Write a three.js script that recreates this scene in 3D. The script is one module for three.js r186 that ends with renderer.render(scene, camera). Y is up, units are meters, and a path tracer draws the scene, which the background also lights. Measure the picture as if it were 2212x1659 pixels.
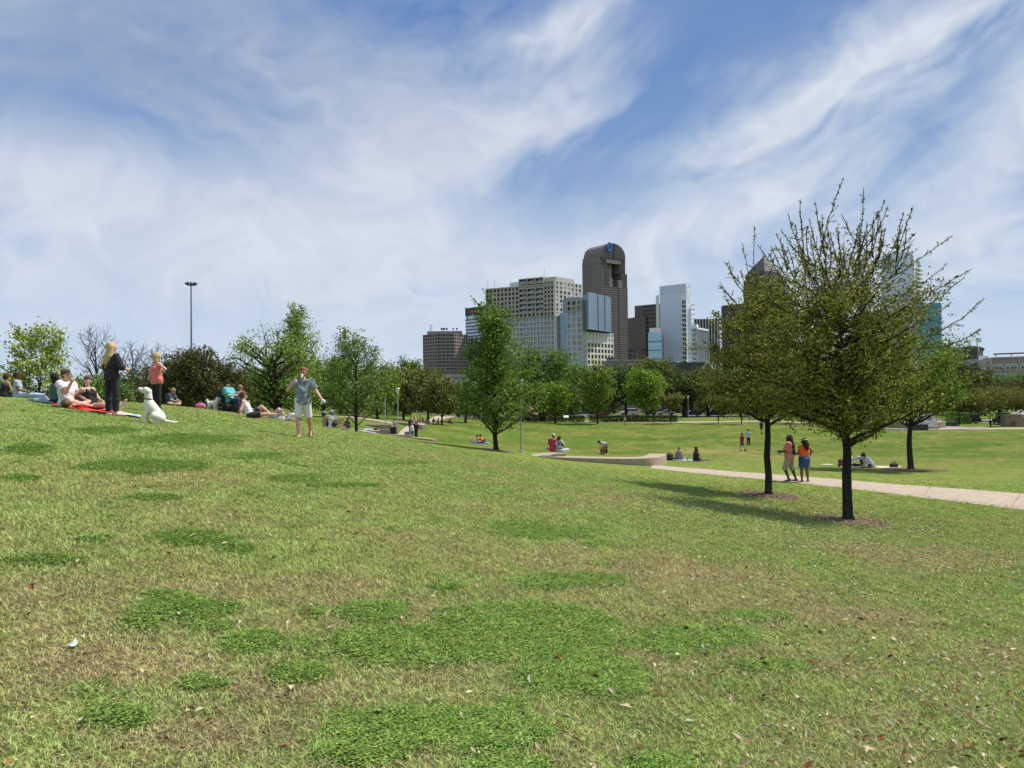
import * as THREE from 'three';
import { mergeGeometries, toCreasedNormals } from 'three/addons/utils/BufferGeometryUtils.js';

// ---------- camera, sky, sun, exposure ----------
const scene = new THREE.Scene();
const FOCAL = 1609, CX = 1106, CY = 829.5;                    // measured on the photograph, in its 2212 x 1659 reduction
const camera = new THREE.PerspectiveCamera(2 * Math.atan(829.5 / FOCAL) * 180 / Math.PI, 4 / 3, 0.1, 9000);
camera.rotation.order = 'YXZ';
camera.position.set(0, 1.6, 0);
camera.rotation.set(0.0159, 0, -0.0122);
camera.updateMatrixWorld(true);
scene.add(camera);
const renderer = new THREE.WebGLRenderer();
renderer.toneMapping = THREE.LinearToneMapping;
const EXPOSURE = 1.25;
renderer.toneMappingExposure = EXPOSURE;
renderer.shadowMap.enabled = true;
const SUN_DIR = new THREE.Vector3(0.53, 0.82, -0.2).normalize();
const sun = new THREE.DirectionalLight(new THREE.Color(1, 0.95, 0.86), 4.6);
sun.position.copy(SUN_DIR).multiplyScalar(150); sun.castShadow = true;
sun.shadow.camera.left = -130; sun.shadow.camera.right = 130; sun.shadow.camera.top = 130; sun.shadow.camera.bottom = -130; sun.shadow.camera.far = 500;
sun.shadow.mapSize.set(4096, 4096); sun.shadow.bias = -0.0005;
scene.add(sun, sun.target);

// ---------- random numbers and noise ----------
function rng(seed) { let s = seed >>> 0; return () => { s = (s + 0x6d2b79f5) | 0; let t = Math.imul(s ^ (s >>> 15), 1 | s); t = (t + Math.imul(t ^ (t >>> 7), 61 | t)) ^ t; return ((t ^ (t >>> 14)) >>> 0) / 4294967296; }; }
const clamp = (x, a = 0, b = 1) => Math.min(b, Math.max(a, x)), mix = (a, b, t) => a + (b - a) * t;
const smooth = (a, b, x) => { const t = clamp((x - a) / (b - a)); return t * t * (3 - 2 * t); };
const PERM = new Float32Array(65536); { const r = rng(77); for (let i = 0; i < 65536; i++) PERM[i] = r(); }
const hash2 = (ix, iy) => PERM[((ix & 255) << 8) | (iy & 255)];
function vnoise(x, y) {
  const ix = Math.floor(x), iy = Math.floor(y), fx = x - ix, fy = y - iy, u = fx * fx * (3 - 2 * fx), v = fy * fy * (3 - 2 * fy);
  return mix(mix(hash2(ix, iy), hash2(ix + 1, iy), u), mix(hash2(ix, iy + 1), hash2(ix + 1, iy + 1), u), v);
}
function fbm(x, y, n = 4) { let s = 0, a = 0.5, t = 0; for (let i = 0; i < n; i++) { s += a * vnoise(x, y); t += a; a *= 0.5; x = x * 2.03 + 17.3; y = y * 2.03 + 9.1; } return s / t; }
const lin = (r, g, b) => [r, g, b].map((c) => { c /= 255; return c <= 0.04045 ? c / 12.92 : ((c + 0.055) / 1.055) ** 2.4; });

// ---------- sky: high thin cloud in long drifting streaks over blue ----------
{
  const W = 4096, H = 2048, data = new Float32Array(W * H * 4);
  const zen = lin(90, 130, 188), low = lin(172, 202, 236), hor = lin(203, 219, 236), white = lin(217, 226, 237), grey = lin(126, 146, 186);
  // soft cloud banks: [u, v, half length, half width, turn, weight, greyness]; u, v = tangents of bearing and height
  const banks = [
    [-0.42, 0.205, 0.40, 0.125, -0.14, 1.0, 0], [-0.64, 0.295, 0.17, 0.055, -0.25, 0.7, 0], [-0.12, 0.32, 0.23, 0.10, 0.42, 0.85, 0.05], [0.03, 0.365, 0.17, 0.05, 0.5, 0.5, 0], [-0.22, 0.40, 0.15, 0.06, -0.5, 0.35, 0.2],
    [-0.30, 0.47, 0.34, 0.09, -0.42, 0.55, 0.8], [-0.55, 0.43, 0.24, 0.11, -0.2, 0.72, 1], [-0.66, 0.52, 0.07, 0.05, 1.2, 0.3, 0.3], [0.0, 0.16, 0.5, 0.06, 0.05, 0.8, 0], [0.47, 0.43, 0.28, 0.030, 0.42, 1.15, 0],
    [0.40, 0.33, 0.24, 0.075, 0.62, 0.5, 0], [0.66, 0.31, 0.27, 0.075, 0.72, 0.95, 0], [0.70, 0.18, 0.3, 0.045, 0.2, 0.7, 0], [0.17, 0.405, 0.12, 0.020, 0.30, 0.9, 0], [0.075, 0.515, 0.07, 0.020, 0.55, 0.95, 0], [0.02, 0.475, 0.10, 0.022, 0.3, 0.4, 0.1],
    [0.26, 0.24, 0.22, 0.030, 0.32, 0.6, 0], [0.55, 0.52, 0.2, 0.04, 0.5, 0.35, 0], [-0.05, 0.48, 0.2, 0.05, 0.1, 0.22, 0.6], [0.62, 0.47, 0.13, 0.025, 0.6, 0.55, 0], [-0.45, 0.10, 0.4, 0.02, -0.05, 0.35, 0], [0.3, 0.10, 0.3, 0.02, 0.1, 0.35, 0],
  ];
  const gaps = [[0.24, 0.46, 0.22, 0.075, 0.9, 0.75], [0.13, 0.295, 0.13, 0.028, 0.12, 0.7], [0.40, 0.26, 0.18, 0.020, 0.75, 0.45], [0.30, 0.175, 0.07, 0.014, 0.1, 0.6], [0.60, 0.385, 0.17, 0.022, 0.75, 0.5], [0.57, 0.17, 0.14, 0.014, 0.12, 0.5], [-0.48, 0.355, 0.18, 0.028, -0.3, 0.5], [-0.62, 0.12, 0.16, 0.016, -0.1, 0.35], [-0.2, 0.115, 0.2, 0.012, 0.1, 0.3]];
  const hull = (l, u, v) => { const c = Math.cos(l[4]), s = Math.sin(l[4]), du = u - l[0], dv = v - l[1], a = (du * c + dv * s) / l[2], b = (-du * s + dv * c) / l[3], q = a * a + b * b; return q > 5 ? 0 : Math.exp(-q * 0.9); };
  for (let row = 0; row < H; row++) {
    const up = ((row + 0.5) / H - 0.5) * Math.PI, y = Math.sin(up), flat = Math.cos(up);
    for (let col = 0; col < W; col++) {
      const o = (row * W + col) * 4; data[o + 3] = 1;
      if (y < 0) { data[o] = 0.16; data[o + 1] = 0.18; data[o + 2] = 0.13; continue; }
      const round = ((col + 0.5) / W - 0.5) * 2 * Math.PI, x = Math.cos(round) * flat, z = Math.sin(round) * flat, ahead = smooth(0.25, 0.55, -z);
      let cover, dull = 0.15, streak, fine, c1 = 0;
      const k = 1 / (y + 0.09), px = x * k, pz = z * k;
      if (ahead < 1) { // the layer elsewhere: the same streaked cloud, drawn out along the wind
        const wx = fbm(px * 0.9 + 3, pz * 0.6 + 8, 3) - 0.5, sx = px * 0.86 + pz * 0.5, sz = -px * 0.5 + pz * 0.86; streak = fbm(sx * 2.6 + wx * 2.2, sz * 0.55 + wx, 4); fine = fbm(sx * 9 + wx * 6, sz * 2.2 + wx * 5, 3); cover = smooth(0.32, 0.72, fbm(px * 0.55 + 11 + wx, pz * 0.5 + 5, 3)) * 0.75;
      }
      if (ahead > 0) {
        let u = x / -z, v = y / -z; const w1 = fbm(u * 3.1 + 3, v * 4 + 8, 4) - 0.5, w2 = fbm(u * 3.4 + 40, v * 4.4 + 21, 4) - 0.5, turn = mix(-0.22, 0.66, smooth(-0.5, 0.28, u + w1 * 0.25)) * smooth(0.02, 0.22, v), cs = Math.cos(turn), sn = Math.sin(turn), a = u * cs + v * sn, b = -u * sn + v * cs, sq = 1 + 0.8 * smooth(0.3, 0.05, v);
        const st = fbm(a * 3.2 + w1 * 2.4 + 9, b * 15 * sq + w2 * 3.5, 5), fi = fbm(a * 11 + w2 * 7, b * 44 * sq + w1 * 9, 5), puff = fbm(u * 24 + w1 * 12, v * 34 + w2 * 12, 4);
        u += w1 * 0.09 + (puff - 0.5) * 0.02; v += w2 * 0.07 + (st - 0.5) * 0.05 + (fi - 0.5) * 0.022; let c = 0.05, g = 0, gw = 0.05;
        for (const l of banks) { const w = hull(l, u, v) * l[5]; c += w * (1 - c * 0.5); g += w * l[6]; gw += w; } for (const l of gaps) c -= hull(l, u, v) * l[5] * c;
        const edge = smooth(0.02, 0.3, c) * (1 - 0.6 * smooth(0.75, 1.2, c)); c1 = clamp(c * 0.86 + edge * ((st - 0.5) * 0.75 + (fi - 0.5) * 0.5 + (puff - 0.5) * 0.2) + (st - 0.5) * 0.12);
        if (ahead < 1) { cover = mix(cover, c1, ahead); streak = mix(streak, st, ahead); fine = mix(fine, fi, ahead); } else { cover = c1; streak = st; fine = fi; } dull = mix(dull, g / gw, ahead);
        dull = clamp(dull + (0.62 - puff) * 0.35 * smooth(0.5, 1, c));
      }
      if (ahead < 1) { const e = clamp(cover * (0.52 + 0.62 * streak + 0.36 * fine) + (streak - 0.5) * 0.22); cover = mix(e, cover, ahead); }
      cover = mix(cover, clamp(0.55 + 0.7 * (streak - 0.35)), smooth(0.22, 0.03, y) * 0.6);
      const t = smooth(0, 0.6, y), haze = Math.exp(-y * 9);
      for (let c = 0; c < 3; c++) {
        let blue = mix(low[c], zen[c], Math.pow(t, 0.55)); blue = mix(blue, hor[c], haze * 0.85);
        data[o + c] = mix(blue, mix(white[c], grey[c], dull * 0.85), clamp(cover * 0.97)) / EXPOSURE;
      }
    }
  }
  const sky = new THREE.DataTexture(data, W, H, THREE.RGBAFormat, THREE.FloatType);
  sky.mapping = THREE.EquirectangularReflectionMapping; sky.magFilter = THREE.LinearFilter; sky.minFilter = THREE.LinearFilter; sky.needsUpdate = true;
  scene.background = sky; scene.environment = sky;
}

// ---------- naming, materials, small geometry helpers ----------
const taken = new Map();
function numbered(name) { const n = taken.get(name) ?? 0; taken.set(name, n + 1); return n ? name + '_' + String(n).padStart(3, '0') : name; }
function tag(o, label, category, group, kind) { if (label) o.userData.label = label; if (category) o.userData.category = category; if (group) o.userData.group = group; if (kind) o.userData.kind = kind; return o; }
function top(o, name, label, category, group, kind) { o.name = numbered(name); tag(o, label, category, group, kind); scene.add(o); return o; }
function thing(name, label, category, pos, turn = 0, group) { const g = new THREE.Group(); g.position.copy(pos); g.rotation.y = turn; return top(g, name, label, category, group); }
function mesh(geo, material, name, parent, label) { const m = new THREE.Mesh(geo, material); m.name = name; m.castShadow = m.receiveShadow = true; if (label) m.userData.label = label; if (parent) parent.add(m); return m; }
function mass(geo, material, name, parent) { const m = mesh(geo, material, name, parent); m.userData.kind = 'stuff'; return m; }
const std = (color, roughness = 0.85, extra = {}) => new THREE.MeshStandardMaterial({ color: Array.isArray(color) ? new THREE.Color().setRGB(...color) : new THREE.Color(color), roughness, ...extra });
const V = (x, y, z) => new THREE.Vector3(x, y, z);
function join(list) { const l = list.map((g) => { const n = g.index ? g.toNonIndexed() : g; for (const k of Object.keys(n.attributes)) if (!['position', 'normal', 'uv', 'color'].includes(k)) n.deleteAttribute(k); return n; }); const col = l.some((g) => g.attributes.color), uv = l.every((g) => g.attributes.uv); for (const g of l) { if (!uv) g.deleteAttribute('uv'); if (col && !g.attributes.color) g.setAttribute('color', new THREE.BufferAttribute(new Float32Array(g.attributes.position.count * 3).fill(1), 3)); } return l.length === 1 ? l[0] : mergeGeometries(l); }
function box(w, h, d, x = 0, y = 0, z = 0, ry = 0) { const g = new THREE.BoxGeometry(w, h, d); if (ry) g.rotateY(ry); return g.translate(x, y, z); }
function cyl(r0, r1, h, x = 0, y = 0, z = 0, n = 12) { return new THREE.CylinderGeometry(r1, r0, h, n).translate(x, y + h / 2, z); }
function bar(a, b, ra, rb = ra, n = 6) { const d = b.clone().sub(a), g = new THREE.CylinderGeometry(rb, ra, d.length(), n, 1); g.translate(0, d.length() / 2, 0); g.applyQuaternion(new THREE.Quaternion().setFromUnitVectors(V(0, 1, 0), d.normalize())); return g.translate(a.x, a.y, a.z); }
function paint(geo, fn) { const p = geo.attributes.position, n = geo.attributes.normal, c = new Float32Array(p.count * 3); for (let i = 0; i < p.count; i++) { const v = fn(p.getX(i), p.getY(i), p.getZ(i), n); c[i * 3] = v[0]; c[i * 3 + 1] = v[1]; c[i * 3 + 2] = v[2]; } geo.setAttribute('color', new THREE.BufferAttribute(c, 3)); return geo; }
function noiseTexture(W, fn, repeat, srgb = true) {
  const d = new Uint8Array(W * W * 4);
  for (let y = 0; y < W; y++) for (let x = 0; x < W; x++) { const v = fn(x / W, y / W, x, y), o = (y * W + x) * 4; d[o] = v[0]; d[o + 1] = v[1]; d[o + 2] = v[2]; d[o + 3] = 255; }
  const t = new THREE.DataTexture(d, W, W); t.wrapS = t.wrapT = THREE.RepeatWrapping; t.magFilter = THREE.LinearFilter; t.minFilter = THREE.LinearMipmapLinearFilter; t.generateMipmaps = true; if (srgb) t.colorSpace = THREE.SRGBColorSpace; t.repeat.set(repeat, repeat); t.needsUpdate = true; return t;
}
// ---------- the lie of the land, fitted through surveyed points ----------
function at(px, py, d) { return camera.localToWorld(V((px - CX) / FOCAL * d, -(py - CY) / FOCAL * d, -d)); }
const SURVEY = [];
for (const [px, py, d] of [
  [240, 897, 17.4], [40, 862, 25], [150, 876, 20], [370, 878, 38], [505, 890, 31], [560, 905, 25], [655, 948, 19.3], [715, 928, 39], [770, 935, 40], [340, 880, 24],
  [940, 959, 68], [890, 950, 76], [776, 930, 74], [842, 941, 75], [1068, 972, 42], [1125, 977, 43], [1165, 988, 40], [1207, 995.5, 38.7], [1350, 1001.6, 37.4], [1419, 1012.5, 36.8], [1600, 1024, 32], [1740, 1038, 28.7], [2000, 1065, 25.5], [2212, 1085, 23], [1660, 1072, 24], [1832, 1128, 19],
  [1467, 993, 46], [1875, 1010, 43], [1968, 1016, 40.5], [2212, 1010, 42], [1305, 982, 63], [1600, 975, 70], [1040, 957, 80], [1350, 920, 137], [1350, 911, 152], [1950, 925, 112], [2212, 924, 109], [1700, 912, 130],
  [1040, 907, 172], [905, 910, 125], [960, 897, 150], [1250, 901, 180], [1550, 899, 192], [2120, 914, 150], [700, 905, 75], [600, 903, 60], [780, 897, 110], [600, 897, 130], [640, 885, 220],
]) SURVEY.push(at(px, py, d));
for (const [x, z, y] of [[0, 0, 0], [-2, -3, 0.27], [2, -3, -0.3], [-5, -6, 0.78], [5, -6, -0.85], [-9, -9, 1.25], [9, -9, -1.45], [0, -6, -0.02], [0, -12, -0.12], [0, -19, -0.32], [0, -28, -0.75], [-3.5, -12, 0.5], [4, -13, -0.72], [-8, -3, 1.1], [8, -3, -1.3], [0, 8, 0.2], [-15, 8, 1.7], [15, 8, -1.8], [-30, 0, 1.9], [30, 0, -2.2], [-28, -18, 2.0], [-34, -38, 1.4], [-45, -60, -0.6], [-60, -90, -2.5], [-26, -60, -0.6], [-90, -20, 0], [40, -20, -2.3], [60, -45, -3.0],
  [-80, -160, -3.2], [-170, -120, -3], [-130, -250, -3.4], [0, -260, -4.6], [130, -240, -4.6], [160, -130, -4.5], [200, 0, -4.2], [-200, 60, -3], [0, 150, -3], [-300, -300, -3.6], [300, -300, -4.8], [0, -450, -4.8]]) SURVEY.push(V(x, y, z));
const warp = (x, z) => { const r = Math.hypot(x, z), k = r > 1e-4 ? 40 * Math.log(1 + r / 40) / r : 1; return [x * k, z * k]; };
const N = SURVEY.length, NODE = SURVEY.map((p) => warp(p.x, p.z)), kernel = (r2) => (r2 > 1e-9 ? 0.5 * r2 * Math.log(r2) : 0);
const COEF = (() => {
  const M = N + 3, A = Array.from({ length: M }, () => new Float64Array(M + 1));
  for (let i = 0; i < N; i++) {
    for (let j = 0; j < N; j++) A[i][j] = kernel((NODE[i][0] - NODE[j][0]) ** 2 + (NODE[i][1] - NODE[j][1]) ** 2);
    A[i][i] += 6;
    [1, NODE[i][0], NODE[i][1]].forEach((v, k) => { A[i][N + k] = v; A[N + k][i] = v; });
    A[i][M] = SURVEY[i].y;
  }
  for (let c = 0; c < M; c++) {
    let p = c; for (let r = c + 1; r < M; r++) if (Math.abs(A[r][c]) > Math.abs(A[p][c])) p = r;
    [A[c], A[p]] = [A[p], A[c]];
    for (let r = 0; r < M; r++) if (r !== c) { const f = A[r][c] / A[c][c]; if (f) for (let k = c; k <= M; k++) A[r][k] -= f * A[c][k]; }
  }
  return A.map((row, i) => row[M] / row[i]);
})();
function land(x, z) {
  const r = Math.hypot(x, z), far = smooth(330, 520, r);
  if (far >= 1) return -4.8;
  const [a, b] = warp(x, z); let y = COEF[N] + COEF[N + 1] * a + COEF[N + 2] * b;
  for (let i = 0; i < N; i++) y += COEF[i] * kernel((a - NODE[i][0]) ** 2 + (b - NODE[i][1]) ** 2);
  y += (fbm(x * 0.11 + 5, z * 0.11, 3) - 0.5) * 0.10 * smooth(2, 10, r);
  return mix(y, -4.8, far);
}
const onLand = (x, z, up = 0) => V(x, land(x, z) + up, z);
// the ground point in the column px of the photograph at depth d
function G(px, d, up = 0) { let py = 900, p; for (let i = 0; i < 6; i++) { p = at(px, py, d); py += (p.y - land(p.x, p.z)) / d * FOCAL; } p = at(px, py, d); return V(p.x, land(p.x, p.z) + up, p.z); }
// where the line of sight through a pixel meets the ground
function seen(px, py) { let d = 1.5, last = 1.5; while (d < 600) { const p = at(px, py, d); if (p.y < land(p.x, p.z)) break; last = d; d *= 1.03; } for (let i = 0; i < 14; i++) { const m = (last + d) / 2, p = at(px, py, m); if (p.y < land(p.x, p.z)) d = m; else last = m; } const p = at(px, py, d); return onLand(p.x, p.z); }

// clover patches and bare, straw-coloured places: centre and half sizes found on the photograph, kept as ellipses on the ground
const patch = (px, py, rx, ry, w = 1) => { const c = seen(px, py), e = seen(px + rx, py), n = seen(px, py + ry); return { x: c.x, z: c.z, ax: e.x - c.x, az: e.z - c.z, bx: n.x - c.x, bz: n.z - c.z, w }; };
const CLOVER = [[395, 1318, 135, 34], [300, 1345, 60, 22], [530, 1388, 78, 32], [1000, 1390, 330, 62, 1.15], [1130, 1340, 210, 52], [1230, 1455, 180, 60], [820, 1325, 80, 30], [780, 1395, 95, 34], [1010, 1580, 200, 60], [830, 1570, 150, 62, 0.9], [420, 1166, 105, 24], [500, 1185, 60, 15], [250, 1555, 75, 32, 0.8], [780, 1625, 110, 35], [1500, 1375, 130, 30, 0.8], [960, 1270, 45, 12, 0.8], [1230, 1255, 130, 24, 0.75], [60, 972, 70, 16], [40, 1035, 50, 9, 0.9], [300, 1005, 150, 20, 1.1], [420, 950, 130, 20, 1.1], [230, 930, 90, 10, 0.9], [560, 985, 70, 10, 0.8], [640, 1035, 60, 11], [760, 1048, 90, 7, 0.9], [430, 1395 + 85, 45, 18, 0.7], [1120, 1135, 70, 12, 0.7], [1180, 1150, 140, 18, 0.7], [1290, 1175, 40, 9, 0.6], [640, 1455, 80, 24, 0.55], [100, 1210, 120, 14, 0.5], [330, 1075, 70, 10, 0.7], [1650, 1440, 110, 14, 0.55], [1420, 1660, 120, 40, 0.5], [1640, 1330, 100, 14, 0.5], [200, 1165, 60, 10, 0.5], [1100, 1660, 120, 30, 0.8], [880, 1000, 70, 6, 0.6]].map((a) => patch(...a));
const BARE = [[250, 1430, 260, 70], [620, 1480, 130, 60, 0.8], [950, 1610, 70, 40, 1.1], [640, 1270, 260, 40, 0.45], [1760, 1420, 420, 60, 0.4], [2000, 1200, 260, 40, 0.8], [1500, 1240, 300, 40, 0.5], [1850, 1330, 250, 26, 0.6], [2150, 1420, 160, 60, 0.5], [420, 1590, 260, 60, 0.8], [1540, 975, 150, 10, 0.8], [1680, 990, 160, 9, 0.5], [1470, 1440, 120, 30, 0.4], [1150, 1100, 300, 20, 0.3], [1300, 1080, 100, 10, 0.4], [90, 1360, 140, 40, 0.5], [1900, 1550, 140, 40, 0.5]].map((a) => patch(...a));
function inside(list, x, z) {
  let m = 0; const wob = (fbm(x * 1.6, z * 1.6, 4) - 0.5) * 0.75 + 0.10 + (vnoise(x * 6, z * 6) - 0.5) * 0.2 + (vnoise(x * 17, z * 17) - 0.5) * 0.16;
  for (const p of list) { const dx = x - p.x, dz = z - p.z; const det = p.ax * p.bz - p.az * p.bx; if (Math.abs(det) < 1e-9) continue; const a = (dx * p.bz - dz * p.bx) / det, b = (p.ax * dz - p.az * dx) / det, q = Math.hypot(a, b) + wob; if (q < 1.1) m = Math.max(m, smooth(1.1, 0.5, q) * p.w); }
  return Math.min(m, 1);
}
const cloverAt = (x, z) => { const r = Math.hypot(x, z); let m = inside(CLOVER, x, z); m = Math.max(m, smooth(0.74, 0.86, fbm(x * 2.3 + 60, z * 2.3 + 7, 3)) * 0.4 * smooth(70, 30, r)); return m; };
const bareAt = (x, z) => Math.min(1, inside(BARE, x, z) * 0.8 + smooth(0.5, 0.72, fbm(x * 0.4 + 3, z * 0.4 + 30, 4)) * 0.46 + smooth(0.55, 0.75, fbm(x * 1.7 + 13, z * 1.7 + 3, 3)) * 0.25);
// own colour of the turf at a place (linear)
function turf(x, z, out = []) {
  const r = Math.hypot(x, z), n = fbm(x * 0.23, z * 0.23, 4), f = fbm(x * 1.7 + 9, z * 1.7, 4), s = vnoise(x * 5.1, z * 5.1);
  const c = cloverAt(x, z), b = bareAt(x, z) * (1 - c), lawn = smooth(28, 75, r), mow = clamp((fbm(x * 0.05 + 4, z * 0.13, 3) - 0.5) * 1.6 + (fbm(x * 0.4, z * 0.9 + 40, 4) - 0.5) * 1.3 + 0.5), worn = smooth(0.52, 0.72, fbm(x * 0.07 + 31, z * 0.12 + 8, 4));
  let R = mix(0.205, 0.162, n), Gn = mix(0.232, 0.228, n), B = mix(0.082, 0.064, n);
  R = mix(R, mix(0.060, 0.104, mow), lawn); Gn = mix(Gn, mix(0.116, 0.146, mow), lawn); B = mix(B, mix(0.023, 0.032, mow), lawn);
  R = mix(R, 0.150, worn * lawn * 0.55); Gn = mix(Gn, 0.150, worn * lawn * 0.4); B = mix(B, 0.055, worn * lawn * 0.5);
  const dry = clamp(b * 0.75 + (f - 0.5) * 0.5 * (1 - lawn * 0.5));
  R = mix(R, 0.270, dry); Gn = mix(Gn, 0.215, dry); B = mix(B, 0.115, dry);
  R = mix(R, 0.088, c * 0.9); Gn = mix(Gn, 0.190, c * 0.9); B = mix(B, 0.026, c * 0.9);
  const k = 0.86 + 0.28 * s; out[0] = R * k; out[1] = Gn * k; out[2] = B * k; return out;
}
const detail = noiseTexture(1024, (u, v, x, y) => {
  const w = (a, f) => vnoise(a[0] * f, a[1] * f); let g = 0;
  const p = [u, v];
  // blades: short strokes of differing tone
  const i = Math.floor(x / 3), j = Math.floor(y / 5); g = (hash2(i * 3 + (j % 7), j * 5) - 0.5) * 70 + (hash2(x, y) - 0.5) * 46 + (w(p, 64) - 0.5) * 60;
  const t = 190 + g; return [clamp(t + (hash2(j, i) - 0.5) * 26, 0, 255), clamp(t + 4, 0, 255), clamp(t - 34 + (hash2(i, j + 9) - 0.5) * 40, 0, 255)];
}, 0.5);
{
  const pos = [], col = [], uv = [], idx = [], angles = [];
  for (let a = -46; a <= 46.01; a += 0.17) angles.push(a); for (let a = 50; a < 313; a += 6) angles.push(a);
  const radii = [0.01]; for (let r = 0.6; r < 4200; r *= r < 320 ? 1.026 : 1.12) radii.push(r);
  const c = [];
  for (const r of radii) for (const a of angles) {
    const t = a * Math.PI / 180, x = Math.sin(t) * r, z = -Math.cos(t) * r; pos.push(x, land(x, z), z); uv.push(x, z); turf(x, z, c);
    col.push(c[0] / 0.52, c[1] / 0.52, c[2] / 0.48);
  }
  const n = angles.length;
  for (let i = 0; i < radii.length - 1; i++) for (let j = 0; j < n; j++) { const k = (j + 1) % n, a = i * n + j, b = i * n + k; idx.push(a, b, a + n, b, b + n, a + n); }
  const g = new THREE.BufferGeometry(); g.setAttribute('position', new THREE.Float32BufferAttribute(pos, 3)); g.setAttribute('color', new THREE.Float32BufferAttribute(col, 3)); g.setAttribute('uv', new THREE.Float32BufferAttribute(uv, 2)); g.setIndex(idx); g.computeVertexNormals();
  const m = new THREE.MeshPhysicalMaterial({ color: '#ffffff', roughness: 1, specularIntensity: 0.08, vertexColors: true, map: detail, bumpMap: detail, bumpScale: 0.02 });
  top(mesh(g, m), 'ground', null, null, null, 'structure');
}

// ---------- near turf: blades, straw, clover, fallen leaves ----------
{
  const r = rng(5);
  const blades = (n, spread, h, w, lean) => { const l = []; for (let i = 0; i < n; i++) { const a = r() * 6.283, d = Math.sqrt(r()) * spread, hh = h * (0.55 + 0.7 * r()), lx = Math.cos(a) * lean * (0.4 + r()), lz = Math.sin(a) * lean * (0.4 + r()), x = Math.cos(a * 3.1) * d, z = Math.sin(a * 3.1) * d, b = r() * 6.283, wx = Math.cos(b) * w / 2, wz = Math.sin(b) * w / 2;
    l.push(x - wx, -0.004, z - wz, x + wx, -0.004, z + wz, x + lx * 0.45 + wx * 0.8, hh * 0.62, z + lz * 0.45 + wz * 0.8, x - wx, -0.004, z - wz, x + lx * 0.45 + wx * 0.8, hh * 0.62, z + lz * 0.45 + wz * 0.8, x + lx * 0.45 - wx * 0.8, hh * 0.62, z + lz * 0.45 - wz * 0.8, x + lx * 0.45 - wx * 0.8, hh * 0.62, z + lz * 0.45 - wz * 0.8, x + lx * 0.45 + wx * 0.8, hh * 0.62, z + lz * 0.45 + wz * 0.8, x + lx, hh, z + lz); }
    const g = new THREE.BufferGeometry(); g.setAttribute('position', new THREE.Float32BufferAttribute(l, 3)); g.computeVertexNormals(); return g; };
  const leafy = (n, spread, h, s) => { const l = []; for (let i = 0; i < n; i++) { const a = r() * 6.283, d = Math.sqrt(r()) * spread, x = Math.cos(a) * d, z = Math.sin(a) * d, y = h * (0.35 + 0.75 * r()) * (1 - 0.4 * d / spread), q = s * (0.7 + 0.6 * r()), b = r() * 6.283, tx = (r() - 0.5) * 0.9, tz = (r() - 0.5) * 0.9, ring = []; for (let k = 0; k < 5; k++) { const t = b + k * 1.2566, cx = Math.cos(t) * q, cz = Math.sin(t) * q; ring.push([x + cx, y + cx * tx + cz * tz, z + cz]); } for (let k = 1; k < 4; k++) l.push(...ring[0], ...ring[k + 1], ...ring[k]); }
    const g = new THREE.BufferGeometry(); g.setAttribute('position', new THREE.Float32BufferAttribute(l, 3)); g.computeVertexNormals(); return g; };
  const leafMat = (extra) => new THREE.MeshPhysicalMaterial({ color: '#ffffff', roughness: 1, specularIntensity: 0.15, side: THREE.DoubleSide, ...extra });
  const up = V(0, 1, 0), q = new THREE.Quaternion(), M = new THREE.Matrix4(), P = V(0, 0, 0), S = V(1, 1, 1), C = new THREE.Color();
  const sow = (geo, mat, want, near, far, power, choose, name, label, category) => {
    const list = []; let tries = 0;
    while (list.length < want && tries++ < want * 14) {
      const d = near + (far - near) * Math.pow(r(), power), x = (r() * 2 - 1) * 0.74 * d, z = -d, pick = choose(x, z, d); if (!pick) continue; list.push([x, z, pick]);
    }
    const im = new THREE.InstancedMesh(geo, mat, list.length);
    list.forEach(([x, z, p], i) => { q.setFromAxisAngle(up, r() * 6.283); if (p.tilt) q.multiply(new THREE.Quaternion().setFromEuler(new THREE.Euler((r() - 0.5) * p.tilt, 0, (r() - 0.5) * p.tilt))); S.setScalar(p.s); P.set(x, land(x, z) + (p.up ?? 0), z); im.setMatrixAt(i, M.compose(P, q, S)); im.setColorAt(i, C.setRGB(...p.c)); });
    im.receiveShadow = im.castShadow = true; top(im, name, label, category, null, 'stuff'); return im;
  };
  const c = [], vary = (a, k) => { const m = 1 + (r() - 0.5) * k; return [a[0] * m * (1 + (r() - 0.5) * 0.3), a[1] * m, a[2] * m]; };
  sow(blades(11, 0.06, 0.022, 0.0034, 0.03), leafMat(), 150000, 2.2, 34, 1.15, (x, z, d) => { const cl = cloverAt(x, z); if (r() < cl * 0.55 || r() < smooth(12, 34, d)) return null; const b = bareAt(x, z); if (r() < b * 0.3) return null; turf(x, z, c); return { s: (0.6 + 0.6 * r()) * (1 + d * 0.03), c: vary([c[0] * 1.78, c[1] * 1.85, c[2] * 1.75], 0.8) }; }, 'grass_blades', 'short green grass blades over the near hillside', 'grass');
  sow(blades(6, 0.07, 0.012, 0.0042, 0.06), leafMat(), 60000, 2.2, 22, 1.2, (x, z, d) => { const b = bareAt(x, z), cl = cloverAt(x, z); if (r() < cl) return null; if (r() > 0.3 + b) return null; return { s: 0.7 + 0.7 * r(), c: vary(r() < 0.75 ? [0.34, 0.27, 0.15] : [0.16, 0.11, 0.06], 0.6) }; }, 'dry_grass', 'pale straw of dead grass lying between the green blades', 'dry grass');
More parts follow.
